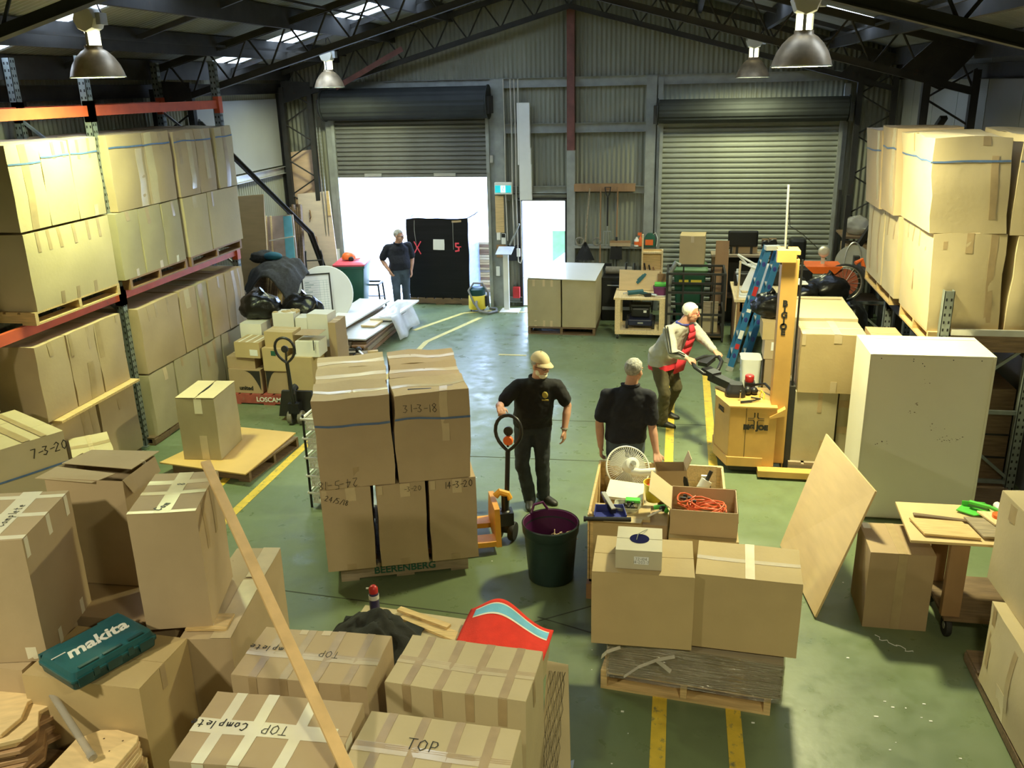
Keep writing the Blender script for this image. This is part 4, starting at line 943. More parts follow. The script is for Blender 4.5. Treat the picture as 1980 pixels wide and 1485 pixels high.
# leaning board, wire netting, cloth
t_ = MB().slab([(-.70, 4.22, .01), (-.50, 4.20, .01), (-.575, 4.66, .64), (-.71, 4.68, .64)], .012).build('fibreboard_panel', PALE, None, 0); tag(t_, 'pale panel leaning beside the foreground box, behind wire netting', 'board')
nw = MB(); rnd = random.Random(2)
for k in range(13):
    for s_ in (-1, 1):
        pts = []
        for i in range(11):
            v = i / 10; x = -.685 + .022 * (k % 5) + s_ * .012 * math.sin(v * 19 + k); z = .03 + v * .58
            pts.append((x, 4.19 + v * .45 - .018, z))
        if k < 5: nw.tube(pts, .0013, 4)
stuff(nw.build('netting_wire', M['steel_dark'], None, 0)); nn = bpy.data.objects['netting_wire']; nn.name = 'wire_netting'; tag(nn, 'piece of wire netting hanging beside the foreground box', 'netting')
t_ = cloth('rag', lambda i, j: (-.66 + .14 * i, 4.33 + .2 * j, .012 + .09 * math.exp(-((i - .4) / .3) ** 2) * (.6 + .4 * noise.noise(Vector((i * 4, j * 4, 1)))) + .01 * math.sin(i * 14)), M['cloth_blue'], 14, 14)
tag(t_, 'pale blue rag on the floor at the bottom edge', 'rag')
# ---------------------------------------------------------------- strapped box stack on the stencilled pallet
a = R(20); U = Vector((math.cos(a), math.sin(a))); W_ = Vector((-math.sin(a), math.cos(a))); O = Vector((-2.85, 6.27))
def bl(u, v): p = O + U * u + W_ * v; return p.x, p.y
px, py = bl(.66, .66)
pallet('weathered pallet stencilled on its side under the strapped box stack', px, py, 0, 1.12, 1.16, a, 'wood_grey', .15, txt='BEERENBERG', txtm='green_bin', bearers='x')
BL = []
for k, (u0, wr, hs) in enumerate(((0, [('F', '24/5/18', -.18, .86, .045, -.35, .004)], 0), (.46, [('F', '6-3-20', .22, .93, .045, 0, .003)], 0), (.90, [('F', '14-3-20', .14, .94, .058, .03, .005)], 0))):
    lab = ['left', 'middle', 'right'][k]
    for r in (0, 1):
        x, y = bl(u0 + .205, .31 + r * .64)
        carton((lab + ' box in the bottom row of the strapped stack' + (' marked 14-3-20' if k == 2 else '')) if r == 0 else lab + ' box at the back of the strapped stack, bottom row', x, y, .155, .41, .615, .77, a, m=TAN, flaps='y',
               bulge=.008, crush=.012, tapes=bits('F', (.0,), .2, 0, .07) + bits('F', (.1,), .2, .84, 1, 'tape_pale_lit_ridge') + bits('F', (-.42,), .1, .9, 1, 'tape_pale_lit_ridge') if r == 0 else [], write=wr if r == 0 else [])
TR = [['crumple-topped box at the front left of the strapped stack', 'torn-topped box marked 31-3-18 at the front right of the strapped stack'],
      ['top box in the middle left of the strapped stack', 'top box in the middle right of the strapped stack'], ['top box at the back left of the strapped stack', 'top box at the back right of the strapped stack']]
for r in range(3):
    for k, u0 in enumerate((.01, .655)):
        x, y = bl(u0 + .305, .215 + r * .445)
        o, c = carton(TR[r][k], x, y, .935, .61, .43, .785 - (.0 if r == 0 else .01 * r), a + R((-1 if k else 1) * (.6 if r else 0)), m=[TAN, BROWN][k] if r else TAN, flaps='x', bulge=.012, crush=.03,
                      tapes=([('tape_clear', [('T', -.5, .5, -.09, .05)])] + ([('tape_pale_lit_ridge', [('F', .12, .22, .45, 1), ('T', .12, .22, -.5, 0)])] if k else bits('F', (-.02,), .08, 0, .22)) if r == 0 else [('tape_pale_lit_ridge', [('T', -.5, .5, -.12, .1)])]),  # rear tops: pale bands are painted lit flap ridges, not tape
                      write=([('F', '31-3-18', -.14, .84, .075, 0, .004)] if k else [('F', '24-5-18', -.28, .06, .075, PI, .004)]) if r == 0 else [])
        strap('strapping', o, c, .72 if r == 0 else .74, 'F' if r == 0 else ('L' if k == 0 else 'R'))
        if r == 0 and k: 
            b = MB(); c.patch(b, 'T', -.3, .02, -.26, -.22, .0066, 4, 1); c.patch(b, 'T', .12, .3, -.16, -.13, .0066, 4, 1); b.build('torn_slit', M['black'], o, 0)
# pallet jacks
def pallet_jack(label, loc, rz, m, lean=.08, turn=0.0, handle='round'):
    TM = Matrix.Translation((.13, 0, 0)) @ Matrix.Rotation(turn, 4, 'Z') @ Matrix.Translation((-.13, 0, 0))
    t = thing('pallet_jack', label, 'pallet jack', loc, rz, 'pallet jacks')
    for s_ in (-1, 1):
        f = MB().box(-1.15, 0, s_ * .19 - .08, s_ * .19 + .08, .08, .13).build('fork', m, t, 0)
        MB().lathe([(.04, -.05), (.04, .05)], (-1.0, s_ * .19, .042), 14, 'y').build('load_roller', M['rubber_grey'], t)
    MB().hexa([(0, -.27, .07), (.05, -.27, .07), (.05, .27, .07), (0, .27, .07)], [(0, -.2, .42), (.05, -.2, .42), (.05, .2, .42), (0, .2, .42)]).build('head_plate', m, t, 0)
    MB().tube([(.04, 0, .46), (.08, 0, .5), (.15, 0, .47), (.17, 0, .42)], .035, 8).build('head_arch', m, t)
    MB().lathe([(.05, .16), (.05, .3), (.035, .31), (.035, .46)], (.13, 0, 0), 14).build('pump_cylinder', M['black'], t, 40)
    MB().box(.06, .2, -.07, .07, .17, .30).build('pump_block', M['black'], t, 0)
    for s_ in (-1, 1):
        MB().lathe([(.03, -.028), (.085, -.028), (.092, -.015), (.092, .015), (.085, .028), (.03, .028)], (.13, s_ * .07, .095), 20, 'y').rot(TM).build('steering_wheel', M['rubber_grey'] if m == M['steel_dark'] else M['rubber'], t, 40)
    MB().box(.1, .16, -.04, .04, .08, .17).rot(TM).build('axle_fork', M['black'], t, 0)
    h = lambda z: .17 + lean * (z - .3)
    MB().tube([(h(.26), 0, .26), (h(.86), 0, .86)], .024, 10).rot(TM).build('handle_shaft', M['black'], t)
    loop = [(h(.86), 0, .86)] + [(h(z), y, z) for y, z in ((.05, .90), (.09, .945), (.115, .99), (.127, 1.04), (.124, 1.09), (.108, 1.135), (.08, 1.17), (.042, 1.192), (0, 1.2), (-.042, 1.192), (-.08, 1.17), (-.108, 1.135), (-.124, 1.09), (-.127, 1.04), (-.115, .99), (-.09, .945), (-.05, .90))]
    MB().tube(loop, .017, 10, True).rot(TM).build('handle_loop', M['black'], t)
    if handle == 'round': MB().lathe([(.045, -.018), (.05, 0), (.045, .018)], (h(.97) , 0, .96), 16, 'x').rot(TM).build('release_disc', M['orange'], t, 40)
    MB().tube([(h(.9), 0, .9), (h(1.04), .01, 1.04)], .012, 8).rot(TM).build('release_lever', M['black'], t)
    MB().lathe([(.045, -.01), (.045, .012)], (h(1.05), 0, 1.05), 14, 'x').rot(TM).build('lever_cap', M['black'], t)
    return t
pallet_jack('orange pallet jack with black loop handle under the strapped box stack', (-1.62, 7.30, 0), R(20), M['jack_yellow'], .14, R(62))
pallet_jack('dark pallet jack with black loop handle in front of the red pallet', (-4.76, 10.10, 0), R(-88), M['steel_dark'], .12, handle='plain')

# basket drawer tower behind the stack
t = thing('basket_drawers', 'tower of white wire baskets on black posts beside the strapped box stack', 'drawers', (-3.62, 7.73, 0), R(-2))
for x in (0, .42):
    for y in (0, .5): MB().tube([(x, y, .0), (x, y, 1.02)], .013, 8).build('post', M['black'], t); 
for k, z in enumerate((.17, .36, .56, .77, .98)):
    b = MB()
    for (p, q) in (((-.02, -.015), (.44, -.015)), ((-.02, .515), (.44, .515)), ((-.015, -.015), (-.015, .515)), ((.435, -.015), (.435, .515))): b.bar((*p, z), (*q, z), .02, .018)
    bk = b.build('basket_rim', M['white'], t, 0)
    b = MB()
    for i in range(23):
        x = .03 + i * .0163
        for yy in (.0, .5): b.bar((x, yy, z - .11), (x, yy, z), .006, .006)
    for i in range(26):
        y = .02 + i * .0185
        for xx in (.02, .40): b.bar((xx, y, z - .11), (xx, y, z), .006, .006)
    for yy in (.0, .5): b.bar((.02, yy, z - .05), (.4, yy, z - .05), .006, .018); b.bar((.02, yy, z - .11), (.4, yy, z - .11), .006, .02)
    for xx in (.02, .4): b.bar((xx, 0, z - .05), (xx, .5, z - .05), .006, .018)
    b.box(.02, .4, 0, .5, z - .116, z - .11)
    b.build('basket', M['white'], t, 0)
def oddments(base, n, items, seed, sx, sy):
    r = random.Random(seed)
    for k in range(n):
        x = base[0] + r.uniform(-sx, sx); y = base[1] + r.uniform(-sy, sy); nm, lab, cat, m, L, w, h = items[k % len(items)]
        o = bevel(MB().box(-L / 2, L / 2, -w / 2, w / 2, 0, h).build(nm, M[m] if isinstance(m, str) else m, None, 0, loc=(x, y, base[2] + .004 * k), rz=r.uniform(0, 3)), .003, 1); tag(o, lab, cat)
for k, (x, y, z, rz, m, L, w, lab) in enumerate(((-3.42, 7.83, .985, .5, 'yel_plastic', .22, .12, 'yellow folder on the top wire basket'), (-3.32, 7.78, 1.0, -.3, 'wood', .26, .13, 'orange-brown wooden piece on the top wire basket'),
                                       (-3.45, 7.98, .99, .3, 'wood_pale', .3, .1, 'pale wooden wedge at the back of the top wire basket'), (-3.3, 7.98, 1.01, .9, 'wood_brown', .2, .1, 'dark wooden block on the top wire basket'))):
    t_ = bevel(MB().box(-L / 2, L / 2, -w / 2, w / 2, 0, .022).build('wooden_block' if m != 'yel_plastic' else 'folder', M[m], None, 0, loc=(x, y, z), rz=rz), .003); tag(t_, lab, 'folder' if m == 'yel_plastic' else 'wood')
for k, (x, y, z, m, lab) in enumerate(((-3.38, 7.84, .66, 'wood_brown', 'brown tool handle pile in the second wire basket'), (-3.34, 7.86, .45, 'chrome', 'metal hardware in the third wire basket'), (-3.36, 7.9, .26, 'steel_dark', 'dark hardware in the fourth wire basket'), (-3.38, 7.86, .07, 'steel_grey', 'grey hardware in the bottom wire basket'))):
    b = MB(); r = random.Random(k)
    for i in range(16):
        p = Vector((r.uniform(-.14, .14), r.uniform(-.1, .15), r.uniform(.01, .07))); q = p + Vector((r.uniform(-.1, .1), r.uniform(-.1, .1), r.uniform(-.02, .03))); b.tube([p, q], .012, 6)
    o = b.build('hardware_pile', M[m], None, 30, loc=(x, y, z)); tag(stuff(o), lab, 'hardware')

# round bin
t = thing('garbage_bin', 'round dark green bin lined with purple in the middle of the floor', 'bin', (-.98, 6.74, 0))
b = MB(); pr = [(.185, 0), (.195, .01), (.228, .42), (.235, .44), (.243, .455), (.246, .51), (.250, .53), (.243, .54), (.236, .53), (.225, .46)]
b.loft([b.ring(Vector((0, 0, z)), Vector((r, 0, 0)), Vector((0, r, 0)), 40) for r, z in pr], False)
b.build('bin_body', M['green_bin'] if 0 else mat('black_green_bin', (.012, .03, .026), .45, var=.15), t, 40)
b = MB(); pr = [(.238, .535), (.232, .53), (.19, .06), (.01, .055)]
b.loft([b.ring(Vector((0, 0, z)), Vector((r, 0, 0)), Vector((0, r, 0)), 40) for r, z in pr], False).build('inner_tub', M['purple'], t, 40)
MB().tube([(-.19, .14, .535), (-.17, .17, .60), (-.10, .21, .61), (-.06, .235, .535)], .012, 8).build('tub_handle', M['purple'], t)
MB().box(-.06, .02, -.218, -.205, .36, .40).build('label_recess', M['rubber'], t, 0)
b = MB(); r = random.Random(5)
for i in range(40):
    p = Vector((r.uniform(.0, .16), r.uniform(-.1, .08), r.uniform(.30, .40))); q = p + Vector((r.uniform(-.08, .08), r.uniform(-.08, .08), r.uniform(-.04, .05))); b.tube([p, (p + q) / 2 + Vector((0, 0, .015)), q], .004, 5)
o = b.build('straw_packing', mat('straw', (.62, .48, .28), .8), None, 30, loc=(-.98, 6.74, 0)); tag(stuff(o), 'tuft of straw packing inside the round bin', 'packing')
MB().lathe([(.005, .06), (.17, .06), (.16, .28), (.13, .32), (.02, .34)], (-.98, 6.74, 0), 20).build('crushed_packing', M['purple'], t).parent = t
for ch in t.children:
    if ch.name.startswith('crushed'): ch.location = (.98, -6.74, 0)

# ---------------------------------------------------------------- front pallet, flat cartons, boxes
PR = R(-5.9); pc = Vector((.22, 5.81))
pallet('pine pallet on the yellow lines carrying wrapped flat cartons', .22, 5.81, 0, 1.165, 1.165, PR, 'wood', .15, bearers='y')
t = thing('flat_carton_stack', 'stack of flattened cartons wrapped in clear film on the front pallet', 'cartons', (.25, 5.76, .152), PR)
r = random.Random(6); b = MB()
for k in range(22):
    z = k * .0128; dx, dy = r.uniform(-.012, .012), r.uniform(-.012, .012); b.box(-.555 + dx, .60 + dx, -.555 + dy, .45 + dy, z, z + .0105)
b.build('carton_sheet', mat('grey_cardboard', (.30, .245, .16), .7, var=.15, scale=3), t, 0)['kind'] = 'stuff'
def wrapf(i, j):
    a0 = i * 4; k = min(int(a0), 3); f = a0 - k; cs = [(-.57, -.572), (.615, -.572), (.615, .465), (-.57, .465), (-.57, -.572)]
    x = cs[k][0] + (cs[k + 1][0] - cs[k][0]) * f; y = cs[k][1] + (cs[k + 1][1] - cs[k][1]) * f
    n = noise.noise(Vector((x * 3, y * 3, j * 9))) * .008
    return (x * (1 + n), y * (1 + n), -.02 + .305 * j)
MB().grid(wrapf, 80, 10).build('stretch_film', M['film'], t, 180)
b = MB(); r = random.Random(9)
def ribbon(pts, wd):
    for p, q in zip(pts, pts[1:]): b.bar(p, q, .004, wd * r.uniform(.7, 1.2), (0, 1, .3))
ribbon([(-.1, -.585, .24), (-.22, -.60, .20), (-.34, -.61, .13), (-.44, -.61, .03)], .03); ribbon([(-.22, -.60, .2), (-.12, -.62, .14)], .03); ribbon([(-.47, -.60, .26), (-.56, -.62, .22), (-.6, -.6, .16)], .04)
stuff(b.build('loose_film_tail', mat('film_tail', (.62, .58, .47), .35, alpha=.7), t, 0))
carton('plain carton on the wrapped flats with a small cream box on top', -.145, 5.43, .455, .675, .50, .555, R(1), m=ORANGE, flaps='x', bulge=.006, crush=.004, n=6)
carton('plain carton with one cross tape on the wrapped flats, beside the cream-box carton', .555, 5.45, .455, .68, .46, .555, R(-3.5), m=ORANGE, flaps='x', bulge=.006, crush=.004,
       tapes=[('tape', [('T', -.03, .06, -.5, .5)]), ('tape_clear', [('T', -.5, .5, -.05, .05)])])
o, c = carton('small cream box with a round hole showing blue inside', -.175, 5.40, 1.018, .305, .33, .135, R(1), m=mat('cream_card', (.55, .50, .36), .6, var=.04), flaps='x', bulge=.002, crush=.002,
              labels=[('F', -.1, .22, .3, .72)], write=[('F', '72-104', .06, .6, .02, 0, .0015), ('F', '14-203-7', .06, .42, .02, 0, .0015)])
MB().lathe([(.066, .1402), (.066, .1412)], (0, -.0, 0), 24).build('round_hole', mat('hole_navy', (.006, .008, .06), .9, spec=.1), o, 30).location = (.0, .0, 0)
MB().tube([(-.02, -.02, .142), (-.01, .02, .165), (.02, .08, .155), (.05, .13, .145)], .003, 6).build('wire_tail', M['steel_grey'], o)

# ---------------------------------------------------------------- wooden crate and its contents
pallet('reddish pallet under the wooden crate', -.07, 6.98, 0, 1.14, 1.1, 0, 'wood_brown', .14)
t = thing('wooden_crate', 'open wooden crate full of household odds and ends', 'crate', (-.07, 7.02, .145))
for k in range(4):
    z = .02 + k * .152
    MB().box(-.555, .545, .545, .565, z, z + .145).build('slat', M['wood_pale'], t, 0)
    MB().box(-.565, -.545, -.55, .56, z, z + .145).build('slat', M['wood'], t, 0)
    MB().box(.54, .56, -.05, .56, z, z + .145).build('slat', M['wood'], t, 0)
for x, y in ((-.53, .53), (.525, .53), (-.53, -.53), (.525, -.03)): MB().box(x - .02, x + .02, y - .02, y + .02, 0, .63).build('corner_post', M['wood'], t, 0)
MB().box(-.55, .55, -.55, .55, 0, .02).build('crate_floor', M['wood_dark'], t, 0)
carton('tan box with a yellow-lit lid at the front left of the wooden crate', -.36, 6.60, .168, .46, .26, .575, 0, m=ORANGE, flaps='y', bulge=.003, crush=.003)
carton('tan box beside the cord box inside the wooden crate', -.09, 6.60, .168, .2, .34, .56, 0, m=BROWN, flaps=None, bulge=.003, crush=.003)
o, c = carton('tan box under the open cord box beside the wooden crate', .29, 6.55, .168, .54, .54, .535, 0, m=ORANGE, flaps=None, bulge=.004, crush=.004)
carton('large box inside the back of the wooden crate below the fan', -.3, 7.28, .168, .44, .5, .42, 0, m=OLIVE, flaps=None)
carton('box inside the back right of the wooden crate', .22, 7.25, .168, .5, .46, .36, 0, m=OLIVE, flaps=None)
o, c = carton('open carton of orange extension cord beside the wooden crate', .29, 6.56, .706, .52, .44, .215, R(-1), m=TAN, flaps=None, open_top=True, bulge=.003, crush=.004)
MB().box(-.25, .25, -.21, .21, .004, .01).build('inner_base', TAN, o, 0)
for x0, x1, y0, y1 in ((-.258, -.252, -.218, .218), (.252, .258, -.218, .218), (-.258, .258, -.218, -.212), (-.258, .258, .212, .218)): MB().box(x0, x1, y0, y1, .01, .213).build('side_wall', TAN, o, 0)
MB().slab([(-.258, -.2, .215), (-.258, .2, .215), (-.43, .2, .35), (-.43, -.2, .35)], .005).build('flap', PALE, o, 0)
MB().slab([(.258, .2, .215), (.258, -.2, .215), (.27, -.16, .10), (.27, .16, .10)], .004).build('flap', PALE, o, 0)
def coil(c0, n, r0, m, rad, seed, zs=.1):
    r = random.Random(seed); pts = []
    for i in range(n * 14):
        aa = 2 * PI * i / 14; rr_ = r0 * (1 + .25 * math.sin(aa * .37 + seed) + .12 * math.sin(aa * 2.3)); k = i / (n * 14)
        pts.append((c0[0] + rr_ * 1.15 * math.cos(aa), c0[1] + rr_ * .85 * math.sin(aa), c0[2] + zs * k + .02 * math.sin(aa * 1.7 + seed)))
    return MB().tube(pts, rad, 6)
t_ = coil((.31, 6.56, .80), 7, .115, None, .0065, 1, .09).build('extension_cord', M['cord'], None); tag(t_, 'bundled orange extension cord in the open carton', 'cord')
t_ = coil((.16, 6.60, .82), 3, .06, None, .0065, 2, .1).build('extension_cord', M['cord'], None); tag(t_, 'small loop of orange cord at the left of the open carton', 'cord')
b = MB(); r = random.Random(3)
for i in range(7): b.box(*(lambda x, y, z: (x, x + .03, y, y + .02, z, z + .018))(.1 + r.uniform(0, .12), 6.45 + r.uniform(0, .2), .87 + r.uniform(0, .03)))
t_ = b.build('cord_plugs', M['black'], None, 0); tag(stuff(t_), 'dark plugs and fittings on the orange cord', 'plugs')
# fan
t = thing('electric_fan', 'white electric fan with a wire grille lying in the wooden crate', 'fan', (-.36, 7.36, .80), rot=(R(-38), R(8), R(18)))
b = MB(); b.tube([(.2 * math.cos(2 * PI * i / 36), 0, .2 * math.sin(2 * PI * i / 36)) for i in range(36)], .008, 8, True); b.build('grille_rim', M['white'], t)
b = MB()
for i in range(60):
    q = 2 * PI * i / 60; b.tube([(.05 * math.cos(q), -.045, .05 * math.sin(q)), (.14 * math.cos(q), -.04, .14 * math.sin(q)), (.198 * math.cos(q), 0, .198 * math.sin(q))], .0016, 4)
b.build('grille_wires', M['white'], t)['kind'] = 'stuff'
b = MB()
for i in range(60):
    q = 2 * PI * i / 60; b.tube([(.04 * math.cos(q), .045, .04 * math.sin(q)), (.198 * math.cos(q), 0, .198 * math.sin(q))], .0016, 4)
b.build('grille_wires', M['white'], t)['kind'] = 'stuff'
for i in range(3):
    q = 2 * PI * i / 3 + .3
    def bladef(u, v, q=q): 
        an = q + (v - .5) * 1.3; rr_ = .04 + .13 * u; return (rr_ * math.cos(an), .012 * (v - .5), rr_ * math.sin(an))
    MB().grid(bladef, 5, 8).build('fan_blade', mat('grey_blade', (.42, .41, .35), .35, alpha=.8), t, 60)
MB().lathe([(.03, -.16), (.06, -.15), (.068, -.10), (.065, -.05), (.05, -.045)], (0, 0, 0), 20, 'y').build('motor_housing', M['white'], t, 40)
MB().tube([(.0, -.12, -.06), (.06, -.16, -.08), (.19, -.19, -.07)], .034, 12).build('neck', M['white'], t)
MB().lathe([(.022, -.175), (.03, -.16)], (0, 0, 0), 14, 'y').build('speed_knob', M['alu'], t, 40)
# other contents
t_ = bevel(MB().slab([(-.52, 6.78, .79), (-.20, 6.76, .78), (-.20, 7.04, .80), (-.50, 7.08, .81)], .03).build('laminate_board', M['melamine'], None, 0), .004); tag(t_, 'cream board catching the lamp glare in the wooden crate', 'board')
MB().box(-.52, -.2, 6.78, 7.05, .60, .745).build('storage_box', M['wood'], None, 0); tag(bpy.data.objects['storage_box'], 'timber box under the cream board in the wooden crate', 'box')
t_ = thing('bucket', 'yellow plastic bucket in the wooden crate', 'bucket', (-.115, 6.86, .735))
b = MB(); b.loft([b.ring(Vector((0, 0, z)), Vector((r, 0, 0)), Vector((0, r, 0)), 24) for r, z in ((.01, .005), (.062, .005), (.085, .16), (.09, .165), (.09, .17), (.083, .17), (.06, .012), (.01, .012))], False).build('bucket_body', M['yel_plastic'], t_, 40)
MB().ell((0, 0, .12), .07, .07, .03).build('contents', M['red'], t_)
t = thing('parts_tray', 'clear tray of small black parts beside the yellow bucket', 'tray', (-.32, 6.64, .745))
b = MB(); b.loft([[Vector((x, y, z)) for x, y in rr(sx, sy, .03)] for sx, sy, z in ((.08, .06, 0), (.105, .08, .05), (.11, .085, .05), (.105, .08, .046), (.078, .058, .006))], False).build('tray_body', mat('clear_tray', (.6, .62, .5), .2, alpha=.6), t, 40)
b = MB(); r = random.Random(4)
for i in range(22): b.ell((r.uniform(-.07, .05), r.uniform(-.045, .045), r.uniform(.02, .065)), .016, .012, .012, 6, 4)
b.build('small_parts', M['black'], t)['kind'] = 'stuff'
MB().box(-.02, .10, .02, .085, .055, .075).build('green_lid', M['green'], t, 0)
t_ = thing('scraper_brush', 'green-handled brush and wires between bucket and cord box', 'tool', (-.05, 6.62, .735))
MB().tube([(-.05, .05, .03), (.03, .02, .06), (.05, -.03, .04)], .02, 8).build('handle', M['green'], t_); MB().tube([(-.1, -.1, .02), (.0, -.04, .05), (.06, .08, .03)], .008, 6).build('cable', M['white'], t_); MB().ell((.02, .0, .05), .035, .03, .025).build('head', M['black'], t_)
t = thing('dustpan', 'blue dustpan with a hand brush on the tan box in the wooden crate', 'dustpan', (-.46, 6.52, .752), R(8))
b = MB(); b.prism([(-.13, -.09), (.13, -.09), (.12, .03), (.06, .10), (-.06, .10), (-.12, .03)], 0, .008); b.bar((-.13, -.09, .02), (-.11, .05, .05), .006, .05); b.bar((.13, -.09, .02), (.11, .05, .05), .006, .05); b.bar((-.11, .06, .03), (.11, .06, .03), .01, .06)
b.build('pan', M['navy'], t, 0); MB().tube([(0, .08, .03), (-.03, .16, .06), (-.05, .24, .08)], .014, 8).build('pan_handle', M['navy'], t)
br = MB().bar((-.04, .20, .10), (.03, -.03, .06), .035, .02).build('brush_back', mat('grey_brush', (.3, .3, .28), .6), t, 0); MB().bar((-.01, .10, .06), (.03, -.03, .04), .04, .04).build('bristles', M['black'], br, 0)
t_ = thing('metal_pipe', 'black pipe sticking out of the left side of the wooden crate', 'pipe', (0, 0, 0)); MB().tube([(-.66, 6.40, .76), (-.28, 6.435, .765)], .018, 10).build('pipe', M['black'], t_); MB().tube([(-.66, 6.40, .76), (-.64, 6.402, .76)], .024, 10).build('collar', M['black'], t_)
t_ = MB().slab([(-.50, 6.50 - .1, .752), (-.20, 6.40, .752), (-.19, 6.47, .752), (-.5, 6.5, .752)], .004).build('cardboard_flap', PALE, None, 0); tag(t_, 'loose pale cardboard strip under the black pipe', 'cardboard')
o, c = carton('small open brown carton at the back of the wooden crate', .02, 7.40, .60, .26, .2, .22, R(8), m=BROWN, flaps=None, open_top=True, bulge=.002, crush=.006)
MB().slab([(.13, -.1, .22), (.13, .1, .22), (.17, .1, .33), (.17, -.1, .33)], .004).build('flap', TAN, o, 0); MB().box(-.1, .1, -.07, .07, .02, .12).build('dark_contents', M['black'], o, 0)
t = thing('stretch_wrap_roll', 'white roll of stretch wrap with a black handle in the wooden crate', 'roll', (.30, 7.12, .60)); MB().tube([(-.05, -.05, .08), (.03, .0, .23)], .05, 16).build('roll', M['white'], t); MB().tube([(.03, 0, .23), (.065, .02, .31)], .018, 10).build('handle', M['black'], t)
t = thing('spray_bottle', 'white spray bottle standing at the back right of the wooden crate', 'bottle', (.335, 7.34, .53)); MB().lathe([(.035, 0), (.038, .12), (.015, .17), (.015, .2)], (0, 0, 0), 14).build('bottle_body', M['white'], t, 40); MB().box(-.045, .015, -.015, .015, .2, .245).build('trigger_head', M['white'], t, 0)
for k, (x, y, z, m, lab) in enumerate(((.18, 7.3, .56, 'black', 'black tool grip standing in the wooden crate'), (.38, 7.15, .56, 'black', 'dark object beside the stretch wrap roll'), (.12, 7.05, .60, 'white', 'white cable coil in the wooden crate'))):
    if m == 'white': t_ = coil((x, y, z + .12), 3, .08, None, .006, 5, .05).build('cable_coil', M['white'], None)
    else: t_ = MB().tube([(x, y, z), (x - .02, y + .03, z + .12), (x - .04, y + .04, z + .2)], .025, 8).build('tool_grip', M[m], None)
    tag(t_, lab, 'cable' if m == 'white' else 'tool')

# ---------------------------------------------------------------- white cabinet, plywood sheet, box, cart, boxes at the right edge
t = thing('cabinet', 'tall white cabinet seen from behind with stains on its back panel', 'cabinet', (2.33, 8.58, 0), R(.5))
MB().box(-.54, -.52, -.34, .32, 0, 1.68).build('side_panel', M['melamine'], t, 0); MB().box(.52, .54, -.34, .32, 0, 1.68).build('side_panel', M['melamine'], t, 0)
MB().box(-.52, .52, -.335, .32, 1.655, 1.68).build('top_panel', M['melamine'], t, 0); MB().box(-.52, .52, -.332, -.322, 0.02, 1.655).build('back_panel', mat('back_panel_white', (.82, .78, .64), .5, var=.03, scale=2), t, 0)
MB().box(-.52, .52, -.3, .30, 0, .08).build('plinth', M['melamine'], t, 0); MB().box(-.52, .52, .29, .315, .08, 1.65).build('front_doors', M['melamine'], t, 0)
MB().box(-.52, .52, .20, .21, 1.68, 1.6815).build('top_groove', M['tape'], t, 0)
b = MB(); r = random.Random(12)
for (sx, sz, n, sp) in ((.23, .86, 26, .05), (-.1, 1.2, 5, .02), (-.12, 1.12, 7, .02), (-.03, 1.42, 3, .03), (-.35, .8, 6, .03), (.1, 1.0, 6, .05)):
    for i in range(n):
        x = sx + r.gauss(0, sp); z = sz + r.gauss(0, sp * .45); s = r.uniform(.002, .009); b.add([(x - s, -.3325, z), (x, -.3325, z - s * .6), (x + s, -.3325, z), (x, -.3325, z + s * .6)], [(0, 1, 2, 3)])
b.build('stains', M['wood_dark'], t, 0)['kind'] = 'stuff'
b = MB()
for x, z in ((-.44, 1.64), (-.16, 1.64), (.18, 1.64), (.42, 1.64), (-.16, 1.62), (-.08, 1.60), (-.06, 1.575)): b.lathe([(.005, -.3335), (.005, -.331)], (x, 0, z), 8, 'y')
b.build('screw_heads', M['black'], t, 0)['kind'] = 'stuff'
t_ = bevel(MB().slab([(1.21, 6.40, .012), (1.055, 7.55, .012), (1.425, 7.90, 1.0), (1.625, 6.71, 1.0)], .018).build('plywood_sheet', M['ply'], None, 0), .002); tag(t_, 'large plywood sheet leaning in front of the white cabinet', 'plywood')
carton('shaded box with a center seam beneath the cart top, behind the plywood sheet', 1.78, 6.60, 0, .47, .50, .655, 0, m=BROWN, flaps='y', bulge=.005, crush=.004, tapes=[('tape', [('T', -.07, .07, -.5, .5), ('F', -.07, .07, 0, 1)])] + bits('T', (-.4,), .12, .3, .48, 'tape_white'))
t = thing('work_cart', 'low timber cart on casters at the right, topped with boards', 'cart', (2.32, 6.55, 0))
MB().box(-.22, .5, -.30, .36, .17, .195).build('lower_shelf', M['wood_dark'], t, 0)
for x, y in ((-.17, -.24), (-.15, .28), (.42, -.24), (.42, .28)):
    MB().box(x - .065, x + .065, y - .03, y + .03, .195, .80).build('leg', M['wood_brown'], t, 0)
for x, y in ((-.17, -.22), (-.17, .26), (.4, -.22), (.4, .26)):
    w_ = MB().lathe([(.03, -.02), (.08, -.02), (.085, -.01), (.085, .01), (.08, .02), (.03, .02)], (x, y, .086), 20, 'x').build('caster_wheel', M['rubber'], t, 40); MB().lathe([(.03, -.022), (.03, .022)], (x, y, .086), 12, 'x').build('wheel_hub', M['alu'], w_, 40)
    MB().box(x - .03, x + .03, y - .02, y + .02, .15, .17).build('caster_plate', M['steel_dark'], t, 0)
MB().slab([(-.53, -.29, .83), (.14, -.29, .835), (.18, .36, .835), (-.50, .36, .83)], .02).build('cart_top', M['ply'], t, 0)
MB().slab([(.14, -.29, .83), (.55, -.28, .83), (.55, .36, .83), (.16, .36, .83)], .02).build('cart_top', M['wood'], t, 0)
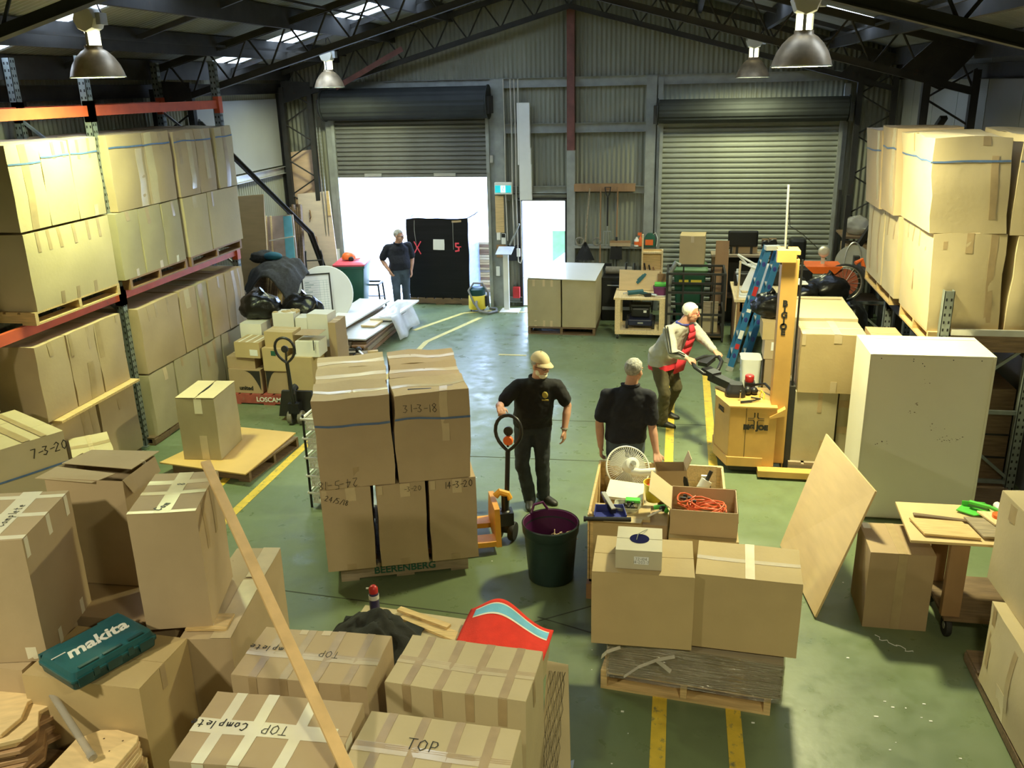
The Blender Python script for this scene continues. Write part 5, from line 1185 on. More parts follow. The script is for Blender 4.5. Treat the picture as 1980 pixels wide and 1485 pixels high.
for k, (P, m, lab) in enumerate(((((-.42, -.22), (-.03, -.24), (-.09, .02), (-.47, .04)), 'wood', 'orange-toned knotty board lying on the cart top'), (((-.01, -.22), (.24, -.22), (.2, .08), (-.06, .10)), 'wood_grey', 'board with pale plaster stains lying on the cart top'),
                                 (((.12, -.05), (.3, -.06), (.24, .16), (.05, .17)), 'wood_pale', 'short pale board under the scrapers on the cart'))):
    z = .857 + k * .006
    t_ = bevel(MB().slab([(2.32 + x, 6.55 + y, z + (.016 if k == 2 else 0)) for x, y in P], .018).build('offcut_board', M[m], None, 0), .003, 1); tag(t_, lab, 'board')
t_ = bevel(MB().slab([(1.90, 6.64, .853), (2.30, 6.58, .853), (2.30, 6.62, .853), (1.90, 6.69, .853)], .016).build('steel_bar', M['wood_dark'], None, 0), .006); tag(t_, 'dark bar lying on the cart top', 'bar')
t = thing('dustpan', 'bright green dustpan and brush on the cart', 'dustpan', (2.38, 6.78, .846), R(-20))
b = MB(); b.prism([(-.13, -.05), (-.1, .06), (.06, .08), (.1, -.02), (.0, -.09)], 0, .008); b.bar((-.1, .06, .02), (.06, .08, .03), .008, .05); b.bar((.06, .08, .03), (.1, -.02, .02), .008, .04); b.build('pan', M['green'], t, 0)
MB().bar((-.05, .04, .055), (.10, .0, .06), .035, .02).bar((.1, 0, .06), (.25, -.07, .04), .03, .018).build('brush_back', M['green'], t, 0); MB().bar((-.05, .04, .04), (.09, .0, .045), .03, .03).build('bristles', M['green_bin_soft'], t, 0)
t = thing('paint_roller', 'white roller sleeve on the cart beside the green brush', 'roller', (2.55, 6.76, .885)); MB().tube([(0, .08, .0), (.02, -.04, 0)], .028, 14).build('sleeve', M['white'], t); MB().tube([(.02, -.04, 0), (.03, -.12, -.01)], .006, 6).build('rod', M['chrome'], t)
t = thing('tape_reel', 'orange tape reel on the cart', 'reel', (2.50, 6.62, .895)); MB().lathe([(.018, -.015), (.05, -.015), (.05, .015), (.018, .015)], (0, 0, 0), 18, 'z').build('reel', M['orange'], t, 40)
t = thing('filling_knife', 'orange-handled filling knife on the cart', 'knife', (2.56, 6.56, .89)); MB().hexa([(-.03, 0, 0), (.05, -.03, 0), (.07, .0, 0), (-.01, .03, 0)], [(-.03, 0, .012), (.05, -.03, .012), (.07, 0, .012), (-.01, .03, .012)]).build('blade', M['orange'], t, 0); MB().bar((-.1, .06, .01), (-.02, .02, .01), .02, .012).build('handle', M['black'], t, 0)
pallet('black pallet under the boxes at the bottom right corner', 2.78, 5.05, 0, 1.16, 1.9, 0, 'wood_dark', .1, bearers='y')
carton('lower box with brown and pale tapes at the bottom right corner', 2.56, 5.08, .105, .74, 1.16, .615, R(1), m=PALE, flaps=None, bulge=.02, crush=.02,
       tapes=[('tape_pale_lit_ridge', [('L', -.22, -.1, .0, .36)]), ('tape_pale_lit_ridge', [('L', .24, .34, 0, .4)]), ('tape', [('L', -.46, -.40, .3, 1)]), ('tape', [('L', -.1, -.05, .2, .9)])])
carton('upper box standing on the lower one at the right edge', 2.63, 5.40, .725, .70, 1.2, .68, R(3), m=PALE, flaps='y', bulge=.012, crush=.014, tapes=bits('L', (-.32,), .08, .8, .97) + bits('L', (.1,), .05, .7, 1, 'tape_pale_lit_ridge'))
# ---------------------------------------------------------------- yellow stacker
t = thing('pallet_stacker', 'yellow walkie pallet stacker with black tiller and tall mast', 'stacker', (0, 0, 0))
pts = [(.50, 9.50), (.63, 9.15), (1.12, 9.15), (1.12, 9.78), (.50, 9.78)]
b = MB().prism(pts, .10, .775).build('motor_housing', M['yellow'], t, 0); bevel(b, .008)
MB().prism([(.53, 9.51), (.645, 9.18), (1.12, 9.18), (1.12, 9.75), (.53, 9.75)], .03, .10).build('chassis_skirt', M['steel_dark'], t, 0)
bevel(MB().prism([(.49, 9.49), (.62, 9.14), (1.0, 9.14), (1.0, 9.79), (.49, 9.79)], .09, .20).build('lower_housing', M['yellow'], t, 0), .006)
MB().prism([(.49, 9.49), (.62, 9.135), (1.12, 9.135), (1.12, 9.79), (.49, 9.79)], .775, .79).build('top_cover', M['yellow'], t, 0)
MB().box(.80, .805, 9.1475, 9.15, .2, .775).build('panel_gap', M['black'], t, 0)
sign('maker_lettering', 'BIG JOE', .074, M['ink'], t, (.905, 9.146, .55), (1, 0, 0), (0, 0, 1), bold=.006)
b = MB()
for sx in (-1, 1):
    for sz in (-1, 1):
        pz = [Vector((.905 + sx * .016, 9.1475, .645 + sz * .075)), Vector((.905 + sx * .016, 9.1475, .645 + sz * .022)), Vector((.905 + sx * .03, 9.1475, .645 + sz * .012)), Vector((.905 + sx * .085, 9.1475, .645 + sz * .012))]
        for p, q in zip(pz, pz[1:]): b.bar(p, q, .003, .011, (0, 1, 0) if 0 else (1, 0, .3))
b.build('emblem', M['ink'], t, 0)
nx = Vector((.13, -.35, 0)).normalized()
sign('unit_number', '1022', .075, M['ink'], t, (.545, 9.36, .68), (.13, -.35, 0), (0, 0, 1), bold=.003)
# mast
MB().box(1.06, 1.23, 9.22, 9.25, .12, 2.36).build('mast_face', M['yellow'], t, 0)
MB().box(1.06, 1.075, 9.25, 9.42, .02, 2.36).box(1.215, 1.23, 9.25, 9.42, .02, 2.36).build('mast_rail', M['yellow'], t, 0)
MB().box(1.235, 1.30, 9.24, 9.44, .05, 1.0).build('lift_carriage', M['steel_dark'], t, 0)
MB().box(1.255, 1.275, 9.27, 9.29, .1, 2.35).build('lift_chain', M['black'], t, 0)
cap = MB().box(1.00, 1.19, 9.17, 9.27, 2.34, 2.46).build('mast_cap', M['yellow'], t, 0); MB().box(1.03, 1.10, 9.27, 9.52, 2.40, 2.44).build('cap_plate', M['yellow'], cap, 0); MB().box(1.14, 1.24, 9.27, 9.52, 2.40, 2.44).build('cap_plate', M['yellow'], cap, 0)
MB().box(1.05, 1.22, 9.27, 9.50, 2.30, 2.36).build('crosshead', M['steel_dark'], t, 0)
sg = sign('mast_lettering', 'B\nI\nG\nJ\nO\nE', .085, M['ink'], t, (1.12, 9.2185, 1.75), (1, 0, 0), (0, 0, 1), bold=.005, line=.72)
MB().tube([(1.13, 9.6, 2.0), (1.11, 9.62, 3.06)], .011, 8).build('mast_tube', M['alu'], t)
MB().hexa([(1.04, 9.13, .66), (1.20, 9.13, .70), (1.20, 9.22, .70), (1.04, 9.22, .66)], [(1.04, 9.13, .68), (1.20, 9.13, .78), (1.20, 9.22, .78), (1.04, 9.22, .68)]).build('mast_gusset', M['yellow'], t, 0)
for y in (9.02, 9.62): MB().box(.95, 1.26 if y > 9.5 else 1.62, y, y + .13, .03, .10).build('straddle_leg', M['yellow'] if y < 9.5 else M['steel_dark'], t, 0); 
for y in (9.02, 9.62): MB().lathe([(.045, -.04), (.045, .04)], (1.0, y + .065, .046), 14, 'y').build('leg_wheel', M['rubber'], t)
for y in (9.3, 9.7): MB().lathe([(.09, -.03), (.09, .03)], (.72, y, .092), 16, 'y').build('drive_wheel', M['rubber'], t)
# tiller
MB().loft([[Vector((.70 + x, 9.50 + y, z)) for x, y in rr(sx, sx, sx * .5)] for sx, z in ((.10, .79), (.11, .83), (.09, .87), (.07, .93))]).build('tiller_pivot', M['black'], t, 50)
MB().bar((.70, 9.5, .88), (.44, 9.82, .90), .10, .09).build('tiller_arm', M['black'], t, 0)
MB().bar((.50, 9.75, .93), (.38, 9.90, .95), .13, .06).build('tiller_head', M['black'], t, 0)
MB().tube([(.44, 9.84, .91), (.36, 9.80, .93), (.26, 9.86, .98), (.22, 9.97, 1.02)], .023, 10).build('grip', M['black'], t)
MB().tube([(.44, 9.84, .91), (.52, 9.90, .95), (.56, 10.0, 1.02), (.53, 10.09, 1.05)], .023, 10).build('grip', M['black'], t)
MB().tube([(.22, 9.97, 1.02), (.36, 10.05, 1.06), (.53, 10.09, 1.05)], .018, 8).build('grip_bar', M['black'], t)
MB().bar((.34, 9.92, 1.0), (.44, 10.08, 1.04), .12, .05).build('control_panel', M['black'], t, 0)
MB().lathe([(.045, .0), (.05, .02), (.05, .07), (.04, .08)], (.86, 9.72, .88), 16).build('emergency_button', M['red'], t, 40)
MB().box(.81, .92, 9.66, 9.78, .79, .88).build('switch_box', M['black'], t, 0); MB().ell((.83, 9.52, .84), .045, .045, .05).build('battery_plug', M['black'], t); MB().ell((.90, 9.55, .83), .045, .05, .045).build('battery_plug', M['black'], t)
MB().tube([(.74, 9.32, .79), (.74, 9.32, .88)], .006, 6).build('lever_stem', M['chrome'], t); MB().ell((.74, 9.32, .895), .016, .016, .016).build('lever_knob', M['black'], t)
MB().tube([(.92, 9.7, .85), (1.02, 9.6, .90), (1.08, 9.5, .86)], .014, 8).build('hydraulic_hose', M['black'], t)
MB().tube([(.95, 9.45, .79), (.97, 9.45, .87), (1.0, 9.4, .85), (.99, 9.38, .79)], .008, 6).build('lifting_loop', M['yel_plastic'], t)
tb = thing('chisel_tool', 'black wrench and clamp lying on the stacker top', 'tool', (.86, 9.24, .795)); MB().tube([(-.12, -.01, .012), (.0, .03, .014)], .013, 8).build('handle', M['black'], tb); MB().tube([(0, .03, .014), (.09, .10, .016), (.0, .14, .016)], .010, 8).build('jaw', M['black'], tb)

# ---------------------------------------------------------------- ladder, pole
t = thing('step_ladder', 'blue fibreglass folding ladder leaning by the benches at the right', 'ladder', (0, 0, 0))
for k, (p, q) in enumerate((((.84, 12.85, .02), (1.29, 12.98, 1.80)), ((1.04, 12.88, .02), (1.44, 13.0, 1.72)))):
    for dy in (0, .42):
        MB().bar((p[0], p[1] + dy, p[2]), (q[0], q[1] + dy * .75, q[2]), .085, .03, (0, 1, 0)).build('rail', M['blue'], t, 0)
        MB().bar((p[0] - .01, p[1] + dy, .0), (p[0] + .01, p[1] + dy, .07), .10, .05, (0, 1, 0)).build('rubber_foot', M['alu'], t, 0)
    for i in range(6):
        f = (i + .8) / 6.6; c0 = Vector(p).lerp(Vector(q), f)
        MB().bar(c0, c0 + Vector((0, .42 - .1 * f, 0)), .07, .025).build('tread', M['alu'], t, 0)
        MB().ell(c0 + Vector((0, -.017, 0)), .026, .004, .04, 10, 6).build('tread_rivet_plate', M['navy'], t)
for f, m, h in ((.30, 'paper', .13), (.20, 'red', .08), (.66, 'red', .14), (.5, 'paper', .05)):
    c0 = Vector((.84, 12.83, .02)).lerp(Vector((1.29, 12.96, 1.80)), f); d = Vector((.45, .13, 1.78)).normalized() * h / 2
    MB().bar(c0 - d, c0 + d, .06, .004, (0, 1, 0)).build('safety_sticker', M[m], t, 0)
MB().bar((1.24, 12.96, 1.82), (1.44, 13.0, 1.82), .12, .06).build('top_cap', M['white'], t, 0)
t = thing('timber_pole', 'thin pale pole standing beside the blue ladder', 'pole', (0, 0, 0)); MB().tube([(.93, 13.66, .0), (.97, 13.8, 1.47)], .016, 8).build('pole', M['wood_pale'], t)

# ---------------------------------------------------------------- red pallet of small cartons
pallet('red pallet with white stencil carrying small cartons', -5.43, 11.18, 0, 1.165, 1.165, 0, 'wood_red', .15, txt='LOSCAM', txtm='white')
SB = [('brown carton with a dark corner flash at the front left of the red pallet', -6.0, -5.52, 10.62, 11.0, .155, .49, BROWN, 'dark', 'united'),
      ('flat-lidded brown carton at the left of the red pallet, second layer', -6.02, -5.6, 10.66, 11.06, .495, .66, BROWN, None, None),
      ('brown carton with white label and pale strips on the red pallet', -5.86, -5.48, 10.62, 11.0, .665, .88, ORANGE, 'label', None),
      ('white carton with a red square at the upper left of the red pallet', -5.96, -5.63, 11.02, 11.32, .785, 1.03, WHITEC, 'red', None),
      ('plain carton in the middle front of the red pallet', -5.47, -5.14, 10.62, 10.95, .49, .80, ORANGE, 'green', None),
      ('short carton with a dark corner flash, middle front of the red pallet', -5.47, -5.14, 10.64, 11.0, .155, .485, BROWN, 'dark2', None),
      ('large plain brown carton at the front right of the red pallet', -5.12, -4.76, 10.62, 11.1, .155, .69, ORANGE, 'label', None),
      ('tan carton with an open top in the middle of the red pallet stack', -5.44, -5.02, 10.68, 10.98, .805, 1.02, ORANGE, None, None),
      ('white open carton at the right of the red pallet', -5.0, -4.66, 10.66, 10.98, .695, .90, WHITEC, 'slot', None),
      ('white carton wrapped in film at the upper right of the red pallet', -5.0, -4.68, 11.13, 11.42, .705, 1.16, WHITEC, None, None),
      ('brown carton at the back right corner of the red pallet', -4.65, -4.53, 11.0, 11.4, .155, 1.08, BROWN, None, None),
      ('white open carton holding orange things on the red pallet', -5.52, -5.2, 11.14, 11.4, .885, 1.16, WHITEC, 'orange', None),
      ('white carton at the back of the red pallet beside the open one', -5.19, -5.01, 11.14, 11.4, .885, 1.10, WHITEC, None, None),
      ('brown base carton at the back left of the red pallet', -6.0, -5.5, 11.02, 11.74, .155, .775, BROWN, None, None),
      ('brown base carton in the middle of the red pallet', -5.46, -5.05, 11.12, 11.74, .155, .88, BROWN, None, None),
      ('brown base carton at the right side of the red pallet', -5.02, -4.66, 11.12, 11.74, .155, .70, TAN, None, None)]
for lab, x0, x1, y0, y1, z0, z1, m, extra, wr in SB:
    lb = [('F', .1, .42, .15, .55)] if extra == 'label' and m == ORANGE and z0 > .5 else ([('T', -.3, .1, -.4, -.1)] if extra == 'label' else [])
    tp = [('tape_white', [('T', u - .04, u + .04, -.5, .5)]) for u in (-.3, 0, .3)] if extra == 'label' and z0 > .5 else (TX('tape_pale_lit_ridge', .1, ()) if m != WHITEC else [])
    o, c = carton(lab, (x0 + x1) / 2, (y0 + y1) / 2, z0, x1 - x0 - .012, y1 - y0 - .012, z1 - z0, R((NC[0] * 37 % 7) - 3) if z0 > .5 else 0, m=m, flaps='x', bulge=.003, crush=.006, labels=lb, tapes=tp, n=3)
    if extra in ('dark', 'dark2'):
        b = MB(); s_ = 1 if extra == 'dark' else -1
        for i in range(8):
            u0, u1 = i / 8, (i + 1) / 8; f = lambda u: .98 - .75 * u ** .45 if 0 else .95 * (1 - (1 - u) ** .5 if 0 else u ** 1.6)
            P = [c.fm('F', s_ * (.48 - .5 * (1 - u)), v, .003) for u, v in ((u0, .97 - .97 * u0 ** 2 if 0 else .97), (u1, .97), (u1, .97 - .85 * u1 ** 2.2), (u0, .97 - .85 * u0 ** 2.2))]
            b.add(P, [(0, 1, 2, 3) if s_ > 0 else (3, 2, 1, 0)])
        b.build('printed_flash', M['ink'], o, 0)
    if wr: sign('printed_lettering', wr, .08, M['ink'], o, c.fm('F', .02, .22, .004), (1, 0, 0), (0, 0, 1), bold=.003)
    if extra in ('red', 'green'): MB().grid(lambda i, j: c.fm('F', (.0 if extra == 'red' else -.1) + .22 * i, (.08 if extra == 'red' else .7) + .22 * j, .003), 2, 2).build('printed_square', M['red'] if extra == 'red' else M['green_bin'], o, 0)
    if extra == 'slot': MB().box(.1, .11, -.19, -.178, .1, .24).build('hand_slot', M['black'], o, 0); MB().box(-.17, .17, -.15, .15, .3, .302).build('dark_inside', BROWN, o, 0)
    if extra == 'orange': b = MB(); [b.ell((rnd.uniform(-.14, .14), rnd.uniform(-.09, .09), .268), .05, .04, .03, 8, 5) for _ in range(9)]; stuff(b.build('packed_parts', ORANGE, o, 40))
def bag(label, c, rx, ry, rz, seed, m='bag', name='rubbish_bag', knot=True, cat='bag'):
    t = thing(name, label, cat, c)
    b = MB(); n, k = 36, 22; rings = []
    for j in range(k + 1):
        th = -PI / 2 + PI * j / k; cr = max(math.cos(th), .03); rg = []
        for i in range(n):
            ph = 2 * PI * i / n; d = Vector((cr * math.cos(ph), cr * math.sin(ph), math.sin(th)))
            w_ = 1 + .20 * noise.noise(d * 1.7 + Vector((seed, 0, 0))) + .10 * abs(noise.noise(d * 4.5 + Vector((0, seed, 0)))) + .05 * noise.noise(d * 9 + Vector((seed, seed, 0)))
            zz = d.z * rz * w_
            rg.append(Vector((d.x * rx * w_, d.y * ry * w_, max(zz + rz, 0) + .0)))
        rings.append(rg)
    b.loft(rings).build('bag_body', M[m], t, 180)
    if knot:
        b = MB(); b.tube([(0, 0, rz * 1.85), (.02, .01, rz * 2.05), (.05, .02, rz * 2.18)], [.05, .025, .05], 10); b.build('tied_neck', M[m], t, 60)
    return t
bag('black rubbish bag on the cartons at the left of the red pallet', (-5.78, 11.34, 1.03), .30, .22, .19, 1.3)
bag('black rubbish bag lying behind the open carton on the red pallet', (-5.28, 11.62, .88), .30, .18, .22, 4.7)

# ---------------------------------------------------------------- leaning boards and stored timber, far left
def leaner(label, P, m, th=.02, name='wall_board', cat='board', extra=None):
    t = bevel(MB().slab(P, th).build(name, M[m] if isinstance(m, str) else m, None, 0), .002, 1); tag(t, label, cat); return t
leaner('tall pinkish plywood sheet in the far left corner', [(-7.40, 16.25, .02), (-6.72, 16.25, .02), (-6.80, 16.42, 3.03), (-7.46, 16.42, 2.96)], 'ply_pink')
t_ = leaner('pale plywood door with hooks leaning in front of the tall pinkish sheet', [(-7.12, 16.02, .02), (-6.40, 16.02, .02), (-6.58, 16.22, 2.26), (-7.22, 16.22, 2.20)], mat('pale_ply', (.66, .54, .42), .55, var=.08, scale=3, stretch=(1, 1, 5)))
for x, z in ((-6.98, 1.9), (-6.88, 1.4)): MB().tube([(x, 16.0 + .09 * z, z), (x + .02, 15.97 + .09 * z, z - .02), (x + .03, 15.96 + .09 * z, z - .12), (x, 15.98 + .09 * z, z - .16)], .012, 6).build('coat_hook', M['wood_brown'], t_)
MB().slab([(-6.61, 16.16, 1.8), (-6.55, 16.16, 1.8), (-6.58, 16.21, 2.26), (-6.63, 16.21, 2.26)], .02).build('edge_batten', M['wood'], t_, 0)
for k in range(6): leaner('dark brown timber length, %s from the left, leaning in the far left corner' % ['first', 'second', 'third', 'fourth', 'fifth', 'sixth'][k], [(-7.0 + .045 * k, 15.05, .02), (-6.965 + .045 * k, 15.05, .02), (-7.09 + .045 * k, 15.5, 2.0 + .05 * (k % 3)), (-7.125 + .045 * k, 15.5, 2.0 + .05 * (k % 3))], 'wood_dark', .09, 'timber_length', 'timber')['group'] = 'dark timbers in the far left corner'
leaner('pale yellowish board leaning on the left wall beyond the rack', [(-7.36, 13.55, .02), (-6.72, 13.5, .02), (-6.84, 14.0, 2.46), (-7.40, 14.0, 2.42)], 'ply')
t_ = leaner('framed panel with a sky-blue strip leaning beyond the left rack', [(-7.02, 14.15, .02), (-6.42, 14.15, .02), (-6.62, 14.6, 2.04), (-7.12, 14.6, 2.0)], mat('pinkish_panel', (.48, .38, .33), .6))
MB().slab([(-6.66, 14.135, .05), (-6.46, 14.135, .05), (-6.65, 14.585, 2.02), (-6.80, 14.585, 2.01)], .012).build('blue_strip', mat('sky_blue_panel', (.16, .52, .68), .5), t_, 0)
for (p, q) in (((-7.02, 14.13, .02), (-7.12, 14.58, 2.02)), ((-6.92, 14.13, .02), (-7.03, 14.58, 2.02))): MB().bar(p, q, .025, .03).build('frame_edge', M['wood_pale'], t_, 0)
MB().bar((-7.05, 14.46, 1.60), (-6.58, 14.47, 1.68), .02, .02).build('white_cord', M['white'], t_, 0)
leaner('grey flat box on the timber pile beyond the left rack', [(-7.28, 12.75, 1.06), (-6.72, 12.75, 1.06), (-6.72, 13.2, 1.06), (-7.28, 13.2, 1.06)], 'wood_grey', .14, 'flat_box', 'box')
t = thing('firewood_pile', 'loose pile of pale timber offcuts beyond the left rack', 'timber', (0, 0, 0))
r = random.Random(21)
for k in range(34):
    z = .05 + .85 * (k / 34); x, y = r.uniform(-7.3, -7.04), r.uniform(12.5, 13.1); an = r.uniform(-.35, .35)
    MB().bar((x, y - .22, z), (x + .4 * math.sin(an), y + .3, z + r.uniform(-.05, .05)), r.uniform(.05, .09), r.uniform(.03, .06)).build('offcut', M[r.choice(['wood_pale', 'wood', 'wood_grey', 'wood_dark'])], t, 0)
t = thing('board_stack', 'row of dark brown boards leaning under a charcoal blanket', 'boards', (0, 0, 0))
for k in range(7):
    x = -6.72 + .085 * k; MB().slab([(x, 12.55 + .02 * k, .02), (x + .03, 12.5 + .02 * k, .02), (x - .16, 13.5, 1.16 + .02 * (k % 3)), (x - .19, 13.5, 1.16 + .02 * (k % 3))], .05).build('board', M['wood_dark'] if k != 5 else M['wood'], t, 0)
def blanket(i, j):
    u, v = i, j; x = -6.86 + .92 * u + .1 * (v - .5); y = 13.62 - .95 * v
    z = 1.36 + .12 * math.sin(PI * u) + .07 * noise.noise(Vector((u * 4, v * 4, 2))) + .03 * noise.noise(Vector((u * 9, v * 9, 5))) - .50 * max(0, v - .40) ** 1.25 * (1 + .5 * math.sin(u * 7 + 1)) - .32 * max(0, abs(u - .5) - .34) * 3
    return (x, y, z)
t_ = cloth('blanket', blanket, M['blanket'], 34, 30, .02); tag(t_, 'charcoal felt blanket thrown over the leaning dark boards', 'blanket')
bag('dark grey folded coat on top of the charcoal blanket', (-6.72, 13.50, 1.40), .22, .18, .10, 3.3, 'blanket', 'coat', False, 'clothing')
t_ = MB().ell((-6.50, 13.40, 1.53), .16, .11, .07, 14, 9).build('teal_pouch', mat('teal_cloth', (.01, .10, .15), .8), None, 60); tag(t_, 'dark teal cloth pouch on top of the charcoal blanket', 'bag')
# round table top and chart board
t = thing('table_top', 'large round white table top leaning beside the plank stack', 'table top', (-6.02, 14.15, .70), rot=(R(62), R(0), R(6)))
MB().lathe([(.535, -.014), (.545, -.005), (.545, .005), (.535, .014)], (0, 0, 0), 56).build('round_top', M['lacquer'], t, 40)
t = thing('chart_board', 'framed white chart with ruled rows leaning on the round table top', 'notice board', (-6.04, 13.98, .745), rot=(R(62), R(0), R(24)))
MB().box(-.225, .225, -.36, .36, .018, .026).build('chart_sheet', M['paper'], t, 0)
for x0, x1, y0, y1 in ((-.245, -.22, -.38, .38), (.22, .245, -.38, .38), (-.245, .245, .36, .385), (-.245, .245, -.385, -.36)): MB().box(x0, x1, y0, y1, .014, .034).build('frame_bar', M['steel_dark'], t, 0)
b = MB()
for k in range(15): b.box(-.2, .2, -.33 + k * .042, -.327 + k * .042, .0261, .0266)
for x in (.05, .12, .17): b.box(x, x + .003, -.33, .26, .0261, .0266)
for k in range(14):
    b.box(-.19, -.19 + .05 + .12 * ((k * 37) % 5) / 5, -.318 + k * .042, -.306 + k * .042, .0261, .0266)
b.build('ruled_lines', mat('chart_ink', (.25, .34, .33), .6), t, 0)['kind'] = 'stuff'
# stack of doors and planks
t = thing('plank_stack', 'stack of weathered planks on the floor below the white boards', 'planks', (0, 0, 0)); r = random.Random(31)
for k in range(8):
    for s_ in range(3):
        z = .04 + .034 * k; x = -5.52 + .24 * s_ + r.uniform(-.015, .03); MB().slab([(x, 12.80 + r.uniform(-.1, .1), z), (x + .22, 12.78 + r.uniform(-.1, .1), z), (x + .22, 15.2, z), (x, 15.2, z)], .03).build('plank', M[r.choice(['wood_grey', 'wood_brown', 'wood_grey', 'wood_dark'])], t, 0)
for k, (y, z) in enumerate(((12.45, .16), (12.32, .11), (12.22, .06), (12.1, .03))): MB().bar((-5.75, y, z), (-4.72, y + .16, z), .16, .05).build('plank', M['wood_pale' if k % 2 else 'wood_grey'], t, 0)
leaner('long white laminate board on top of the plank stack, left', [(-5.70, 13.05, .46), (-5.28, 12.86, .44), (-5.16, 15.2, .40), (-5.74, 15.2, .42)], 'lacquer', .03, 'laminate_board')
leaner('white laminate board lying lower right on the plank stack', [(-5.42, 12.80, .335), (-4.80, 12.82, .335), (-4.66, 14.6, .335), (-5.12, 14.6, .335)], mat('grey_laminate', (.52, .52, .50), .3, var=.06), .025, 'laminate_board')
leaner('pale panel under the plastic sheet on the plank stack', [(-5.08, 13.85, .40), (-4.70, 13.85, .40), (-4.62, 15.25, .40), (-5.02, 15.25, .40)], 'paper', .03, 'laminate_board')
leaner('yellow edged board beside the long white laminate board', [(-5.12, 13.5, .372), (-4.88, 13.5, .372), (-4.85, 13.85, .372), (-5.08, 13.85, .372)], 'wood_pale', .03)
t_ = MB().bar((-4.80, 12.78, .10), (-4.62, 12.86, .10), .09, .09).build('timber_block', M['wood'], None, 0); tag(t_, 'short orange timber block sticking out under the plank stack', 'timber')
def psheet(i, j):
    x = -4.98 + .44 * i + .05 * math.sin(j * 7); z = .43 if i < .6 else .43 - .40 * ((i - .6) / .4) ** 1.2; return (x - (.06 * (i - .6) if i > .6 else 0), 13.85 + 1.1 * j, z + .02 * noise.noise(Vector((i * 6, j * 6, 0))))
t_ = cloth('plastic_sheet', psheet, M['film_white'], 16, 16, .003); tag(t_, 'milky plastic sheet hanging off the end of the plank stack', 'plastic sheet')
t = thing('roof_bars', 'black tubular frame lying at the end of the plank stack', 'frame', (-5.1, 12.3, .20))
for p, q in (((-.25, -.05, .03), (.32, -.02, .06)), ((-.25, .15, .03), (.34, .18, .06)), ((-.2, -.05, .1), (.3, .0, .12))): MB().tube([p, q], .012, 8).build('tube_bar', M['black'], t)
for x in (-.2, .05, .3): MB().tube([(x, -.05, .04), (x, .17, .05)], .011, 8).build('cross_bar', M['black'], t)
MB().ell((.33, .1, .08), .05, .05, .05).build('clamp', M['black'], t); MB().bar((.36, .05, .08), (.55, -.2, .06), .03, .02).build('strap_tail', M['white'], t, 0)
# wheelie bin, helmet, hand truck, stool
def wheelie(label, x, y, rz, m, lidm, h=1.0):
    t = thing('wheelie_bin', label, 'bin', (x, y, 0), rz)
    MB().loft([[Vector((px, py, z)) for px, py in rr(a_, b_, .04)] for a_, b_, z in ((.20, .24, .05), (.27, .33, h - .06), (.29, .35, h - .05), (.29, .35, h))]).build('bin_body', m, t, 35)
    MB().loft([[Vector((px, py, z)) for px, py in rr(a_, b_, .05)] for a_, b_, z in ((.30, .37, h), (.305, .375, h + .03), (.25, .31, h + .07))]).build('lid', lidm, t, 35)
    MB().tube([(-.2, .36, h - .02), (-.2, .42, h), (.2, .42, h), (.2, .36, h - .02)], .016, 8).build('handle', m, t)
    for s_ in (-1, 1): MB().lathe([(.1, -.025), (.1, .025)], (s_ * .24, .27, .1), 18, 'x').build('wheel', M['rubber'], t, 40)
    return t
wheelie('dark green wheelie bin with a red lid beside the roller door', -6.02, 15.70, R(8), M['green_bin'], M['pinkred'], .98)
t = thing('safety_helmet', 'orange safety helmet with black earmuffs on the red bin lid', 'helmet', (-6.05, 15.62, 1.055), R(30))
MB().loft([[Vector((r * 1.15 * math.cos(2 * PI * i / 24), r * math.sin(2 * PI * i / 24), z)) for i in range(24)] for r, z in ((.115, .02), (.115, .06), (.10, .105), (.07, .135), (.02, .15))]).build('shell', M['orange'], t, 50)
MB().box(.08, .2, -.08, .08, .015, .03).build('peak', M['orange'], t, 0)
for s_ in (-1, 1): MB().ell((.02, s_ * .125, .03), .05, .025, .05).build('ear_muff', M['black'], t)
t = thing('hand_truck', 'dark tubular hand truck standing behind the round table top', 'hand truck', (-6.55, 15.15, 0), R(20))
for x in (-.15, .15): MB().tube([(x, 0, .1), (x, .12, 1.18), (x * .9, .02, 1.3)], .016, 8).build('frame_tube', M['steel_dark'], t)
for z in (.4, .75, 1.1): MB().tube([(-.15, .03 + z * .1, z), (.15, .03 + z * .1, z)], .012, 8).build('cross_bar', M['steel_dark'], t)
for x in (-.19, .19): MB().lathe([(.1, -.02), (.1, .02)], (x, .06, .1), 16, 'x').build('wheel', M['rubber'], t)
MB().box(-.18, .18, -.18, .02, .0, .012).build('toe_plate', M['steel_dark'], t, 0)
t = thing('stool_frame', 'black steel stool frame in front of the open roller door', 'stool', (-5.86, 16.15, 0), R(5))
for x, y in ((-.2, -.17), (.2, -.17), (-.2, .17), (.2, .17)): MB().bar((x * 1.18, y * 1.18, 0), (x, y, .5), .03, .03).build('leg', M['black'], t, 0)
for p, q in (((-.2, -.17), (.2, -.17)), ((-.2, .17), (.2, .17)), ((-.2, -.17), (-.2, .17)), ((.2, -.17), (.2, .17))): MB().bar((*p, .5), (*q, .5), .03, .035).build('top_rail', M['black'], t, 0); MB().bar((p[0] * 1.1, p[1] * 1.1, .2), (q[0] * 1.1, q[1] * 1.1, .2), .02, .02).build('stretcher', M['black'], t, 0)
